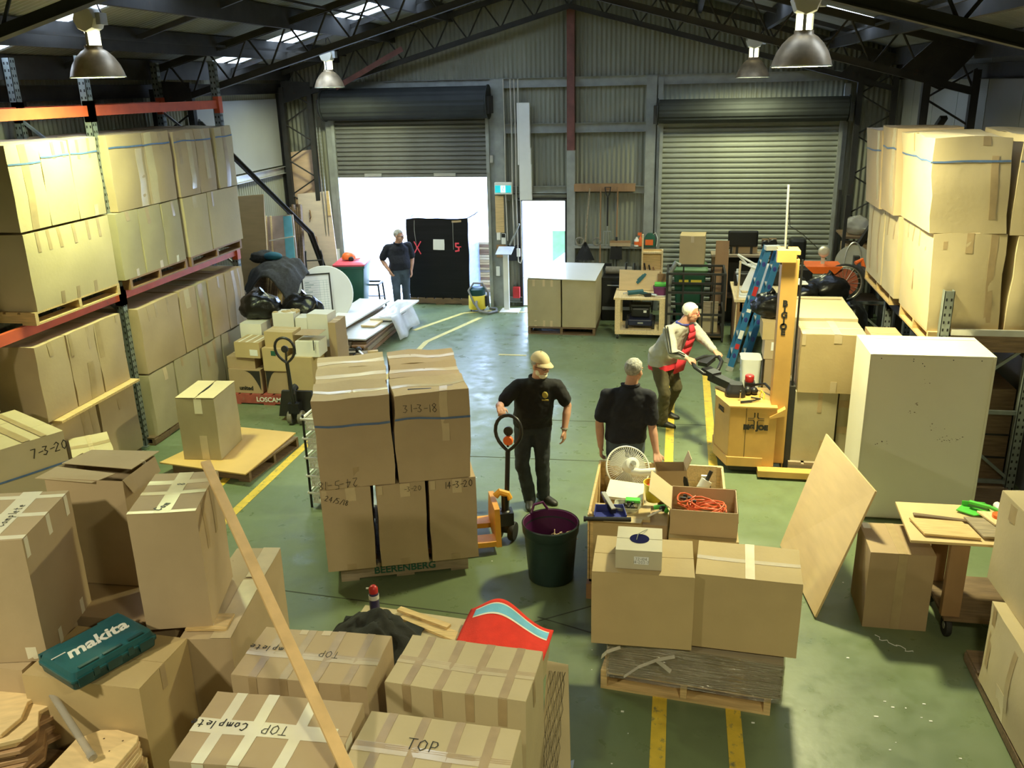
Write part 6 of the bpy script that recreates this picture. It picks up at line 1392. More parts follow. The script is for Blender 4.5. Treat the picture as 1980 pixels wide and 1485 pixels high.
# black wrapped pallet in the doorway
pallet('pallet under the black wrapped load in the roller doorway', -4.58, 17.1, 0, 1.24, 1.1, 0, 'wood_dark', .13)
t = thing('wrapped_load', 'tall black wrapped load with pink spray marks in the roller doorway', 'load', (-4.58, 17.1, .135))
c = Carton(1.22, 1.06, 1.55, .012, .02, 77)
b = MB()
for f in FACES: c.patch(b, f, -.5, .5, 0, 1, 0, 14, 16)
c.patch(b, 'T', -.5, .5, -.5, .5, 0, 6, 6); c.patch(b, 'D', -.5, .5, -.5, .5, 0, 2, 2); b.build('wrapped_body', M['wrap_black'], t, 50)
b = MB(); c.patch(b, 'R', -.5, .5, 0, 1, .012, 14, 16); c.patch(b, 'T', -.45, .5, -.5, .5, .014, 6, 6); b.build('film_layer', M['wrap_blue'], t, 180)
pk = mat('pink_spray', (.85, .08, .12), .6)
def stroke_sign(txt, u, v, size, wid, nm):
    b = MB()
    for q in handwriting(txt, size, wid): b.add([c.fm('F', u + p.x / 1.22, v + p.y / 1.55, .012) for p in q], [(0, 1, 2, 3)])
    b.build(nm, pk, t, 0)
stroke_sign('X', -.32, .64, .24, .022, 'spray_cross'); stroke_sign('5', .34, .65, .16, .03, 'spray_mark'); stroke_sign('-', .345, .66, .2, .02, 'spray_mark')
c.patch(MB(), 'F', -.06, .11, .62, .75, .012, 2, 2).build('paper_label', M['paper'], t, 0)
c.patch(MB(), 'F', .25, .4, .965, .99, .012, 2, 2).build('tape_patch', M['tape'], t, 0)
for u in (-.36, .26): c.patch(MB(), 'F', u, u + .008, .62, .98, .012, 1, 6).build('wrap_seam', M['steel_grey'], t, 0)
t = thing('timber_pile', 'stack of timber offcuts standing outside the roller door', 'timber', (-3.86, 17.75, 0)); r = random.Random(14)
for k in range(20): z = .06 + k * .052; MB().box(-.2 + r.uniform(-.04, .03), .3, -.3, .3, z, z + .045).build('timber_layer', M[r.choice(['wood_brown', 'wood_grey', 'wood', 'wood_pale'])], t, 0)
t_ = MB().box(-2.62, -2.1, 18.6, 18.66, 0, 1.15).build('site_sign', M['paper'], None, 0); tag(t_, 'white panel with a green corner seen through the side door', 'panel'); MB().slab([(-2.6, 18.598, .42), (-2.12, 18.598, .42), (-2.12, 18.598, 1.15), (-2.6, 18.598, 1.15)], .001).build('green_area', mat('teal_green', (.22, .45, .22), .6), t_, 0)
MB().slab([(-2.6, 18.596, .42), (-2.12, 18.596, .42), (-2.12, 18.596, .86), (-2.6, 18.596, .5)], .001).build('white_wedge', M['paper'], t_, 0)
# vacuum cleaner
t = thing('vacuum_cleaner', 'yellow wet vacuum cleaner with a grey hose beside the doorway', 'vacuum', (-3.72, 16.12, 0))
MB().lathe([(.16, .05), (.17, .07), (.165, .30), (.15, .32)], (0, 0, 0), 26).build('tank', M['yel_plastic'], t, 40); MB().lathe([(.155, .32), (.16, .34), (.155, .43), (.12, .46), (.05, .47)], (0, 0, 0), 26).build('motor_head', M['teal_dark'], t, 40)
for q in range(4): MB().lathe([(.03, -.012), (.03, .012)], (.13 * math.cos(q * PI / 2 + .7), .13 * math.sin(q * PI / 2 + .7), .031), 10, 'x').build('caster', M['black'], t)
MB().tube([(.02, -.16, .22), (.03, -.24, .18), (.10, -.30, .06), (.28, -.28, .03), (.40, -.12, .03), (.36, .06, .03), (.22, .10, .03)], .024, 10).build('hose', mat('grey_hose', (.20, .20, .20), .6), t)
MB().tube([(.10, -.2, .05), (-.02, -.22, .2), (-.14, -.12, .42), (-.05, -.05, .55), (.1, 0, .54), (.2, .06, .35), (.21, .08, .06)], .02, 10).build('suction_hose', MATS['grey_hose'], t)
MB().box(.15, .2, -.05, .05, .1, .3).build('hose_clip', M['black'], t, 0)
# lectern stand, signs and fittings between the doors
t = thing('sign_in_stand', 'white post stand with a tilted tray between the two doors', 'stand', (-3.17, 16.20, 0))
MB().box(-.04, .06, -.03, .03, .02, 1.12).build('post', M['white'], t, 0); MB().slab([(-.15, -.2, 1.12), (.15, -.2, 1.12), (.17, .06, 1.22), (-.13, .06, 1.22)], .012).build('tilted_tray', mat('blue_white_tray', (.60, .66, .80), .25), t, 0); MB().box(-.1, .26, -.22, .12, 0, .02).build('base_plate', M['white'], t, 0)
t = thing('exit_sign', 'green exit sign with a running figure above the white stand', 'sign', (-3.215, 16.42, 2.28))
bevel(MB().box(-.165, .165, -.04, .05, -.11, .11).build('sign_housing', M['white'], t, 0), .01); MB().box(-.15, .15, -.046, -.04, -.075, .055).build('sign_face', M['sign_glow'], t, 0)
MB().box(-.045, .045, -.049, -.046, -.073, .053).build('pictogram_panel', M['sign_white'], t, 0)
b = MB(); b.ell((.012, -.05, .03), .011, .002, .011, 8, 5)
for p, q in (((.008, .018), (-.006, -.02)), ((-.006, -.02), (.014, -.035)), ((.014, -.035), (.008, -.062)), ((-.006, -.02), (-.02, -.042)), ((-.02, -.042), (-.036, -.042)), ((.006, .014), (.028, .0)), ((.004, .014), (-.018, .006))): b.bar((p[0], -.0505, p[1]), (q[0], -.0505, q[1]), .002, .009, (1, 0, .2))
b.build('running_figure', M['sign_glow'], t, 0)
def fit(label, name, cat, x0, x1, z0, z1, m, y=YF - .14, d=.04, extra=None):
    t_ = bevel(MB().box(x0, x1, y - d, y, z0, z1).build(name, M[m] if isinstance(m, str) else m, None, 0), .004, 1); tag(t_, label, cat); return t_
fit('timber plank fixed to the door post below the exit sign', 'backing_plank', 'board', -3.38, -3.22, 1.45, 2.14, 'wood')
fit('brown board fixed lower on the post between the doors', 'backing_plank', 'board', -3.38, -3.2, .98, 1.22, 'wood_brown')
fit('double power outlet on the post between the doors', 'power_outlet', 'outlet', -3.36, -3.29, 1.32, 1.46, 'white', YF - .18)
t_ = fit('white wall phone handset with a black top between the doors', 'wall_phone', 'phone', -3.27, -3.19, 1.24, 1.44, 'white', YF - .18); MB().box(-3.265, -3.195, YF - .225, YF - .22, 1.37, 1.44).build('handset_top', M['black'], t_, 0)
fit('grey switch box low on the post beside the white stand', 'switch_box', 'switch', -3.4, -3.33, .62, .80, 'white')
fit('small control box beside the roller door guide', 'control_box', 'switch', -3.46, -3.40, 2.74, 2.88, 'alu')
fit('small red box on the floor rail behind the white stand', 'red_box', 'box', -3.08, -2.95, .19, .4, 'red', YF - .08, .1)
fit('dark board behind the white stand beside the side door', 'dark_board', 'board', -3.18, -2.94, .9, 1.2, 'black', YF - .05, .02)
t = thing('cable_duct', 'tall white cable duct cover above the side door', 'duct', (-2.82, YF - .1, 0))
for z0, z1, w_, dx in ((3.0, 3.79, .115, 0), (2.70, 3.0, .12, .005), (2.06, 2.70, .112, .02)): MB().box(-w_ + dx, w_ + dx, -.07, .03, z0, z1).build('duct_cover', M['white'], t, 0)
for k, (x, z0, lab) in enumerate(((-3.18, 1.3, 'left pull rope beside the white duct'), (-3.05, 1.2, 'middle pull rope beside the white duct'), (-2.98, .95, 'looped pull rope nearest the white duct'))):
    t = thing('pull_rope', lab, 'rope', (x, YF - .16, 0)); pts = [(0, 0, 4.2), (.01, 0, 3.2), (0, 0, 2.2), (.015, 0, z0)]
    MB().tube(pts, .011, 6).build('rope', mat('rope_fibre', (.52, .48, .40), .8), t)
    if k == 2: MB().tube([(.015, 0, z0), (.02, 0, z0 - .06), (.06, 0, z0 - .08), (.085, 0, z0), (.08, 0, 2.0), (.07, 0, 4.2)], .011, 6).build('rope', MATS['rope_fibre'], t); MB().box(-.01, .05, -.02, .02, z0 + .05, z0 + .2).build('rope_grip', M['white'], t, 0)
t = thing('pull_chain', 'bright hanging chain at the left side of the roller door', 'chain', (-6.68, 16.15, 0)); b = MB()
for k in range(100): z = 3.4 - k * .033; b.box(-.006 - .004 * (k % 2), .006 + .004 * (k % 2), -.006, .006, z, z + .03)
for k in range(100): z = 3.4 - k * .033; b.box(.06 - .006 - .004 * (k % 2), .06 + .006 + .004 * (k % 2), -.006, .006, z, z + .03)
b.build('chain_links', M['chrome'], t, 0)['kind'] = 'stuff'
t_ = MB().bar((-3.12, 16.42, 1.22), (-2.93, 16.42, 1.62), .03, .07, (0, 1, 0)).build('angle_brace', M['steel_grey'], None, 0); tag(t_, 'grey angled strut beside the side door', 'strut')

# ---------------------------------------------------------------- tools on the far wall
t_ = MB().box(-1.89, -.78, YF - .21, YF - .05, 2.22, 2.35).build('tool_rail', M['wood_brown'], None, 0); tag(t_, 'brown timber tool rail on the far wall', 'rail')
yt = YF - .235
t = thing('leaf_rake', 'black fan rake hanging on the far wall', 'rake', (-1.70, yt, 0)); MB().tube([(.1, 0, 2.28), (.02, 0, 1.3)], .012, 8).build('handle', M['wood_grey'], t)
for k in range(15): a0 = (k - 7) * .062; MB().bar((.02 + .02 * a0, -.01, 1.30), (.02 + .42 * math.sin(a0), -.01, 1.30 - .37 * math.cos(a0)), .012, .006).build('tine', M['black'], t, 0)
MB().add([(-.0, 0, 1.3), (.04, 0, 1.3), (.20, 0, .96), (-.17, 0, .96)], [(0, 3, 2, 1)]).build('tine_web', M['black'], t, 0)
t = thing('floor_broom', 'wide push broom hanging with its head down on the far wall', 'broom', (-1.40, yt, 0)); MB().tube([(0, 0, 2.3), (.0, 0, .92)], .012, 8).build('handle', M['wood_brown'], t); MB().bar((-.20, -.02, .89), (.22, -.02, .89), .05, .04).build('broom_head', M['black'], t, 0); MB().bar((-.20, -.02, .85), (.22, -.02, .85), .05, .05).build('bristles', M['rubber'], t, 0)
t = thing('garden_fork', 'garden fork with a black D-handle hanging on the far wall', 'fork', (-1.27, yt, 0)); MB().tube([(0, 0, 2.12), (0, 0, 1.6)], .016, 8).build('shaft', M['black'], t); MB().tube([(-.05, 0, 2.3), (.05, 0, 2.3), (.03, 0, 2.18), (0, 0, 2.12), (-.03, 0, 2.18)], .012, 8, True).build('d_handle', M['black'], t)
MB().tube([(0, 0, 1.6), (0, 0, 1.5)], .014, 8).build('socket', M['steel_grey'], t)
for x in (-.07, -.025, .025, .07): MB().tube([(x * .9, 0, 1.5), (x, 0, 1.22)], .006, 6).build('tine', M['steel_grey'], t)
MB().bar((-.07, 0, 1.5), (.07, 0, 1.5), .014, .014).build('tine_bridge', M['steel_grey'], t, 0)
t = thing('shovel', 'black square shovel with a brown handle hanging on the far wall', 'shovel', (-1.09, yt, 0)); MB().tube([(.0, 0, 2.3), (-.01, 0, 1.36)], .014, 8).build('handle', M['wood_brown'], t); MB().tube([(-.01, 0, 1.4), (-.01, 0, 1.2)], .022, 8).build('socket', M['black'], t)
MB().hexa([(-.13, -.015, .98), (.10, -.015, .98), (.10, .0, .98), (-.13, 0, .98)], [(-.11, -.015, 1.22), (.09, -.015, 1.22), (.09, 0, 1.22), (-.11, 0, 1.22)]).build('blade', M['black'], t, 0)
t = thing('hand_hoe', 'grey long-handled hoe hanging below the shelf on the far wall', 'hoe', (-1.10, YF - .213, 0)); MB().tube([(0, 0, 1.22), (0, 0, .45)], .012, 8).build('handle', M['steel_dark'], t)
t = thing('bench_brush', 'brown bench brush standing on the wall ledge', 'brush', (-1.02, yt, 1.23)); MB().box(-.2, .18, -.03, .03, .06, .1).build('brush_back', M['wood_brown'], t, 0); MB().box(-.2, .18, -.03, .03, 0, .06).build('bristles', M['tape'], t, 0)
for k, x in enumerate((-1.78, -1.46)):
    t = thing('hose_coil', ['coil of dark hose at the left end of the wall ledge', 'coil of dark hose behind the broom on the wall ledge'][k], 'hose', (x, yt, 1.31)); MB().tube([(.07 * math.cos(2 * PI * i / 18), .01 * math.sin(i), .07 * math.sin(2 * PI * i / 18)) for i in range(18)], .016, 8, True).build('coil', M['rubber_grey'], t)
t = thing('plastic_bottle', 'small white bottle with an orange label on the wall ledge', 'bottle', (-.73, yt, 1.23)); MB().lathe([(.045, 0), (.045, .12), (.02, .15), (.02, .17)], (0, 0, 0), 14).build('bottle_body', M['white'], t, 40); MB().lathe([(.046, .03), (.046, .09)], (0, 0, 0), 14).build('label_band', M['orange'], t)
t = thing('spray_bottle', 'orange spray bottle on the wall ledge', 'bottle', (-.66, yt, 1.23)); MB().lathe([(.035, 0), (.045, .02), (.03, .14), (.014, .18), (.014, .21)], (0, 0, 0), 14).build('bottle_body', M['orange'], t, 40); MB().box(-.05, .02, -.015, .015, .2, .25).build('trigger_head', M['orange'], t, 0)
t = thing('weed_sprayer', 'dark green jug with an orange label at the right end of the wall ledge', 'jug', (-.49, yt, 1.23)); MB().loft([[Vector((px, py, z)) for px, py in rr(a_, .05, .02)] for a_, z in ((.095, 0), (.1, .02), (.1, .15), (.08, .2), (.04, .24))]).build('jug_body', M['green_bin'], t, 40); MB().box(-.08, .06, -.055, -.05, .03, .13).build('label', M['orange'], t, 0); MB().tube([(.03, 0, .2), (.10, 0, .25), (.14, 0, .15), (.12, 0, .0)], .008, 6).build('hose', M['white'], t)

# ---------------------------------------------------------------- white-topped box pair
pallet('dark pallet under the two boxes with a white sheet on top', -1.90, 15.22, 0, 1.16, 1.3, 0, 'wood_dark', .13, bearers='y')
carton('left box under the white sheet in front of the side door', -2.20, 15.22, .135, .575, 1.26, .82, 0, m=OLIVE, flaps=None, bulge=.01, tapes=bits('F', (-.3, 0, .24), .07, .86, 1, 'tape_pale_lit_ridge') + bits('F', (-.26, .0, .22), .07, .0, .13, 'tape_pale_lit_ridge'))
carton('right box under the white sheet in front of the side door', -1.60, 15.22, .135, .575, 1.26, .82, 0, m=OLIVE, flaps=None, bulge=.01)
t_ = MB().slab([(-2.56, 14.62, .985), (-1.32, 14.55, .965), (-1.28, 15.95, .985), (-2.40, 15.92, 1.0)], .012).build('card_sheet', M['lacquer'], None, 0); tag(t_, 'white card sheet covering the two boxes by the side door', 'cardboard')
# oven-like appliance and roll behind
t = thing('oven', 'black oven with a bright bar handle behind the work trolley', 'oven', (-1.02, 15.9, 0)); bevel(MB().box(-.28, .28, -.28, .28, 0, .80).build('oven_body', M['black'], t, 0), .01); MB().box(-.24, .24, -.295, -.28, .32, .72).build('oven_door', M['rubber'], t, 0); MB().tube([(-.18, -.33, .66), (.18, -.33, .66)], .012, 8).build('bar_handle', M['chrome'], t); MB().box(-.27, .27, -.29, -.28, .2, .26).build('lower_trim', M['steel_grey'], t, 0)
t_ = MB().tube([(-1.25, 15.85, .88), (-.78, 15.85, .88)], .07, 16).build('carpet_roll', M['blanket'] if 0 else M['rubber_grey'], None, 60); tag(t_, 'grey roll lying on the black oven', 'roll')
# work trolley
t = thing('work_trolley', 'pine work trolley on casters with a mower on its shelf', 'trolley', (-.56, 14.72, 0))
MB().box(-.44, .42, -.32, .43, .68, .71).build('top', M['wood_pale'], t, 0); MB().box(-.40, .40, -.31, .32, .13, .155).build('shelf', M['wood_pale'], t, 0); MB().box(-.41, .41, -.325, -.30, .09, .16).build('front_rail', M['wood_pale'], t, 0)
for x, y in ((-.37, -.28), (.36, -.28), (-.37, .29), (.36, .29)): MB().box(x - .045, x + .045, y - .04, y + .03, .13, .68).build('leg', M['wood_pale'], t, 0); MB().lathe([(.04, -.015), (.04, .015)], (x, y, .041), 14, 'x').build('caster', M['rubber'], t); MB().box(x - .02, x + .02, y - .02, y + .02, .05, .13).build('caster_bracket', M['alu'], t, 0)
t = thing('lawn_mower', 'dark blue lawn mower on the shelf of the work trolley', 'mower', (-.56, 14.72, .156))
bevel(MB().box(-.20, .20, -.24, .22, .06, .17).build('deck', M['navy'] if 0 else mat('mower_navy', (.015, .018, .05), .35), t, 0), .02); bevel(MB().box(-.15, .15, -.12, .14, .17, .34).build('engine_cover', M['black'], t, 0), .03); bevel(MB().box(-.17, .17, -.1, .1, .34, .40).build('engine_top', M['black'], t, 0), .02)
for x in (-.22, .22):
    for y in (-.18, .18): MB().lathe([(.075, -.02), (.075, .02)], (x, y, .076), 16, 'x').build('wheel', M['rubber'], t)
MB().tube([(-.18, .15, .2), (-.2, .22, .45), (.2, .22, .45), (.18, .15, .2)], .012, 8).build('folded_handle', M['black'], t); MB().box(.05, .1, -.122, -.12, .26, .3).build('sticker', M['paper'], t, 0); MB().box(-.04, .05, -.245, -.24, .1, .125).build('badge', M['alu'], t, 0)
t_ = bevel(MB().slab([(-.95, 14.95, .72), (-.27, 14.95, .72), (-.27, 15.04, 1.04), (-.95, 15.04, 1.06)], .018).build('plywood_offcut', M['ply'], None, 0), .002); tag(t_, 'plywood offcut with a teal splash standing on the work trolley', 'board')
b = MB(); r = random.Random(3)
for (x, z, s) in ((-.60, .90, .05), (-.55, .95, .045), (-.63, .86, .035), (-.52, .98, .03)): b.add([(x - s, 14.928 + (z - .72) * .28, z), (x, 14.928 + (z - s - .72) * .28, z - s), (x + s * 1.2, 14.928 + (z - .72) * .28, z + s * .4), (x, 14.928 + (z + s - .72) * .28, z + s)], [(0, 1, 2, 3)])
b.build('paint_splash', M['teal'], t_, 0)
t_ = bevel(MB().box(-.30, -.16, 14.92, 14.94, .72, 1.02).build('brown_offcut', M['wood_brown'], None, 0), .003); tag(t_, 'brown offcut standing at the right of the teal-splashed plywood', 'board')
t = thing('power_drill', 'teal power tool lying on the work trolley', 'tool', (-.62, 14.60, .712), R(15)); MB().tube([(-.16, 0, .05), (.10, .02, .06)], .04, 10).build('body', M['teal'], t); MB().tube([(.04, .0, .05), (.15, -.09, .035)], .03, 8).build('grip', M['teal_dark'], t); MB().box(.10, .2, -.14, -.04, .0, .05).build('battery', M['black'], t, 0); MB().tube([(-.16, 0, .05), (-.24, -.01, .045)], .015, 8).build('chuck', M['chrome'], t)
t_ = MB().tube([(-.44, 14.58, .74), (-.30, 14.54, .735), (-.26, 14.6, .74)], .028, 8).build('grease_gun', M['chrome'], None); tag(t_, 'metal tool with a pale hose beside the teal power tool', 'tool')
t = thing('plastic_tub', 'purple tub on the right end of the work trolley', 'tub', (-.24, 14.62, .73)); MB().loft([[Vector((px, py, z)) for px, py in rr(a_, b_, .04)] for a_, b_, z in ((.1, .08, 0), (.12, .1, .13), (.125, .105, .14))]).build('tub_body', mat('bright_purple', (.16, .03, .14), .4), t, 40); 
t_ = MB().box(-.32, -.14, 14.52, 14.56, .712, .735).build('white_tray', M['white'], None, 0); tag(t_, 'white strip under the purple tub on the trolley', 'tray')
t_ = bevel(MB().box(-.34, -.12, 14.57, 14.75, .872, .92).build('green_lid', M['green'], None, 0), .01); tag(t_, 'green plastic case on the purple tub', 'case')
for k, x in enumerate((-.86, -.68)): t_ = MB().tube([(x, 15.10, .715), (x + .02 * (1 - 2 * k), 15.11, 1.16)], .018, 8).build('pry_bar', M['black'], None); tag(t_, ['left black tool handle behind the teal-splashed plywood', 'right black tool handle behind the teal-splashed plywood'][k], 'tool')
t = thing('tool_caddy', 'narrow pine tool holder standing behind the work trolley', 'tool holder', (-.40, 15.3, 0))
MB().box(-.17, .15, .03, .05, .6, 1.36).build('back_board', M['wood'], t, 0); MB().box(-.19, -.165, -.05, .05, 0, 1.62).build('side_post', M['wood_pale'], t, 0); MB().box(.15, .175, -.05, .05, 0, 1.36).build('side_post', M['wood_pale'], t, 0)
for z in (.72, .98, 1.30): MB().box(-.165, .15, -.05, .05, z, z + .03).build('holder_shelf', M['wood_pale'], t, 0)
for k, x in enumerate((-.12, -.04, .03)): t_ = MB().tube([(-.40 + x, 15.24, 1.02), (-.40 + x - .02, 15.22, 1.14 - .03 * k)], .014, 8).build('hand_tool', M['black'] if k < 2 else M['wood_brown'], None); tag(t_, ['black tool handle at the left of the pine tool holder', 'black tool handle in the middle of the pine tool holder', 'brown tool handle at the right of the pine tool holder'][k], 'tool')
# cage trolley, green bin with carton
t = thing('cage_trolley', 'dark steel cage trolley in front of the faded green bin', 'trolley', (.33, 14.75, 0))
for x in (-.46, .46):
    for y in (-.36, .36): MB().bar((x, y, .08), (x, y, 1.14), .04, .04).build('post', M['steel_dark'], t, 0); MB().lathe([(.04, -.015), (.04, .015)], (x, y, .041), 12, 'x').build('caster', M['rubber'], t)
for y in (-.36, .36):
    for z in (.12, .46, .82, 1.13): MB().bar((-.46, y, z), (.46, y, z), .03, .035).build('rail', M['steel_dark'], t, 0)
    for x in (-.2, .12, .3): MB().bar((x, y, .12), (x, y, 1.13 if x != .12 else .82), .025, .025).build('upright_bar', M['steel_dark'], t, 0)
for x in (-.46, .46):
    for z in (.12, .5, 1.13): MB().bar((x, -.36, z), (x, .36, z), .03, .035).build('rail', M['steel_dark'], t, 0)
MB().box(-.46, .46, -.36, .36, .08, .1).build('deck', M['wood_dark'], t, 0)
o, c = carton('pale carton standing inside the steel cage trolley', .56, 14.8, .105, .3, .4, .30, 0, m=OLIVE, flaps=None, n=3)
t_ = bevel(MB().box(.46, .72, 14.7, 14.74, .45, .95).build('pale_panel', M['wood_grey'], None, 0), .003); tag(t_, 'upright grey-brown panel inside the cage trolley', 'board'); t_.location.z = -.345 + .0
wheelie('faded green wheelie bin behind the cage trolley', .24, 15.55, 0, M['green_bin'], M['green_bin_soft'], 1.0)
for ob in (bpy.data.objects['wheelie_bin.001'],): MB().box(-.18, -.02, -.345, -.335, .78, .86).build('yellow_sticker', M['yel_plastic'], ob, 0); MB().box(.02, .2, -.345, -.335, .78, .86).build('yellow_sticker', M['yel_plastic'], ob, 0)
o, c = carton('brown carton balanced on the faded green bin', .27, 15.5, 1.075, .42, .42, .52, R(-4), m=ORANGE, flaps='y', bulge=.004, crush=.012, tapes=bits('F', (.0,), .12, .8, 1, 'tape_pale_lit_ridge'), n=4)
t = thing('grey_downpipe', 'grey curved hose hung on the cage trolley', 'hose', (-.10, 15.0, 0)); MB().tube([(0, 0, .1), (0, 0, .8), (.02, -.02, 1.05), (.1, 0, 1.2), (.16, .02, 1.15)], .04, 10).build('hose', M['steel_grey'], t)
# shelving, chair and odds along the closed roller door
t = thing('storage_shelf', 'rough timber shelf unit in front of the closed roller door', 'shelf', (1.05, 15.6, 0))
for x in (-.42, .42): MB().bar((x, 0, 0), (x, 0, 1.24), .05, .3).build('side_post', M['wood_dark'], t, 0)
MB().box(-.46, .52, -.18, .2, 1.22, 1.26).build('shelf_board', M['wood_grey'], t, 0); MB().box(-.44, .44, -.16, .2, .5, .53).build('shelf_board', M['wood_dark'], t, 0); MB().box(-.44, .44, .17, .19, 0, 1.22).build('back_board', M['black'], t, 0)
t = thing('office_chair_back', 'black padded chair back on the timber shelf', 'chair', (1.12, 15.55, 1.262)); bevel(MB().box(-.26, .24, -.05, .03, .12, .40).build('padded_back', M['bag'] if 0 else mat('black_vinyl', (.012, .012, .012), .3, bump=.15, bscale=6), t, 0), .03); 
for x in (-.2, -.1, .14): MB().box(x - .02, x + .02, -.03, .02, 0, .14).build('bracket', M['steel_dark'], t, 0)
o, c = carton('flat brown carton behind the black chair back on the timber shelf', 1.16, 15.67, 1.262, .4, .2, .14, 0, m=BROWN, flaps=None, n=3)
t_ = MB().slab([(.64, 15.3, .3), (.88, 15.3, .3), (.88, 15.42, 1.5), (.66, 15.42, 1.5)], .03).build('brown_board', M['wood_brown'], None, 0); tag(t_, 'worn brown board leaning left of the timber shelf', 'board')
for k, (x, y, z, r_) in enumerate(((1.50, 15.75, 1.40, .05), (1.63, 15.75, 1.41, .062))):
    t = thing('loudspeaker', ['smaller round black speaker cone near the shelf end', 'larger round black speaker cone near the shelf end'][k], 'speaker', (x, y, z - .07)); MB().lathe([(r_, -.03), (r_ + .01, -.02), (r_ * .8, -.0), (.01, .02)], (0, 0, .07), 18, 'y').build('cone', M['black'], t); MB().box(-r_, r_, .01, .12, 0, .14).build('cabinet', M['wood_dark'], t, 0); MB().box(-.03, .03, .0, .1, -1.335 + .0, 0).build('stand_post', M['steel_dark'], t, 0)
t = thing('outboard_motor', 'black outboard motor on a stand before the closed roller door', 'motor', (2.0, 15.5, 0)); bevel(MB().box(-.13, .14, -.14, .16, 1.15, 1.55).build('motor_cover', M['black'], t, 0), .05); MB().tube([(0, 0, 1.2), (0, 0, .4)], .06, 10).build('leg_casing', M['black'], t); MB().bar((-.15, 0, 1.2), (-.34, -.1, 1.3), .03, .03).build('tiller', M['black'], t, 0); MB().box(-.25, .25, -.2, .2, 0, .08).build('stand_base', M['wood_dark'], t, 0); MB().bar((-.2, .1, .05), (0, .1, 1.0), .05, .05).build('stand_leg', M['wood_dark'], t, 0); MB().bar((.2, .1, .05), (0, .1, 1.0), .05, .05).build('stand_leg', M['wood_dark'], t, 0)
# bench at the right with a white chair on it
t = thing('work_bench', 'long brown work bench behind the blue ladder', 'bench', (1.45, 14.35, 0))
MB().box(-.55, .5, -.72, .6, .86, .90).build('bench_top', M['wood_pale'], t, 0); MB().box(-.5, -.46, -.7, .58, 0, .86).build('end_panel', M['wood_brown'], t, 0); MB().box(-.5, .5, -.68, -.66, .7, .86).build('front_apron', M['wood_brown'], t, 0)
for x in (-.46, .44):
    for y in (-.64, .54): MB().box(x - .04, x + .04, y - .04, y + .04, 0, .86).build('leg', M['wood_brown'], t, 0)
t = thing('plastic_chair', 'white plastic chair tipped over on the work bench', 'chair', (1.24, 14.0, .905), R(-20))
MB().slab([(-.22, -.2, .02), (.16, -.24, .04), (.26, .02, .50), (-.08, .06, .48)], .02).build('seat', M['white'], t, 0)
for p, q in (((-.20, -.14, .02), (-.30, .0, .28)), ((-.20, .1, .45), (-.32, .02, .60)), ((-.18, .1, .44), (.18, .1, .46)), ((-.32, .02, .60), (.04, .05, .42)), ((-.28, 0, .50), (.1, 0, .36))): MB().tube([p, q], .016, 8).build('leg', M['white'], t)
for k, (dx, dy, dz, L, w, m, lab) in enumerate(((-.32, -.52, 0, .34, .24, 'paper', 'white board lowest on the near end of the work bench'), (-.28, -.48, .03, .36, .2, 'white', 'white plastic piece on the near end of the work bench'), (-.30, -.42, .06, .3, .16, 'wood_pale', 'pale timber piece on the near end of the work bench'), (-.10, -.5, .09, .2, .06, 'red', 'red strip among the white pieces on the work bench'))):
    t_ = bevel(MB().box(-L / 2, L / 2, -w / 2, w / 2, 0, .028).build('bench_offcut', M[m], None, 0, loc=(1.45 + dx, 14.35 + dy, .902 + dz), rz=.2 * k - .2), .003, 1); tag(t_, lab, 'offcut')
t = thing('spray_can', 'white can standing on the work bench', 'can', (1.0, 14.7, .902)); MB().lathe([(.035, 0), (.035, .2), (.03, .22)], (0, 0, 0), 14).build('can_body', M['white'], t, 40); MB().lathe([(.025, .22), (.025, .26)], (0, 0, 0), 12).build('can_cap', M['white'], t)
for k, (x, y, s) in enumerate(((1.15, 14.75, .2), (1.4, 14.8, .25), (1.7, 14.7, .22))):
    t_ = bevel(MB().box(-s, s, -.12, .12, 0, .2 + .05 * k).build('tool_box', M['black'], None, 0, loc=(x + .12 * k, y + .0, .902)), .02); tag(t_, ['dark tool box at the back of the work bench, left', 'dark tool box at the back of the work bench, middle', 'dark tool box at the back of the work bench, right'][k], 'tool box')
# cartons, bags, tricycle near the stacker
CB = [('brown carton on the floor behind the mast, lowest of its stack', 1.22, 1.66, 11.75, 12.15, 0, .53, BROWN, 0), ('small labelled carton behind the mast, left of two', 1.2, 1.42, 11.75, 12.1, .535, .80, TAN, 1), ('small labelled carton behind the mast, right of two', 1.44, 1.66, 11.75, 12.1, .535, .80, TAN, 1), ('wide carton with glossy tape behind the mast, topmost of its stack', 1.16, 1.68, 11.75, 12.15, .805, 1.04, ORANGE, 0)]
for lab, x0, x1, y0, y1, z0, z1, m, lb in CB: carton(lab, (x0 + x1) / 2, (y0 + y1) / 2, z0, x1 - x0 - .01, y1 - y0, z1 - z0 - .005, 0, m=m, flaps='x', bulge=.003, n=3, labels=[('F', -.1, .4, .45, .9)] if lb else [], tapes=TX('tape_clear', .15, ()))
bag('black rubbish bag on the cartons behind the mast, left side', (1.25, 12.0, 1.05), .22, .2, .17, 2.2)
bag('large black rubbish bag on the cartons right of the mast', (1.66, 12.2, 1.05), .28, .26, .22, 6.2)
bag('black rubbish bag on the floor between the cartons and the pale box', (1.95, 12.6, 0), .30, .3, .55, 8.8, knot=False)
bag('shiny black rubbish bag with a foil patch in front of the tricycle wheel', (2.05, 12.5, 1.13), .30, .22, .2, 11.4)
t_ = bevel(MB().slab([(1.45, 12.05, 1.50), (1.74, 12.05, 1.51), (1.70, 12.3, 1.53), (1.42, 12.3, 1.52)], .02).build('white_tray', M['lacquer'], None, 0), .003); tag(t_, 'white rectangular lid on the large black bag', 'lid')
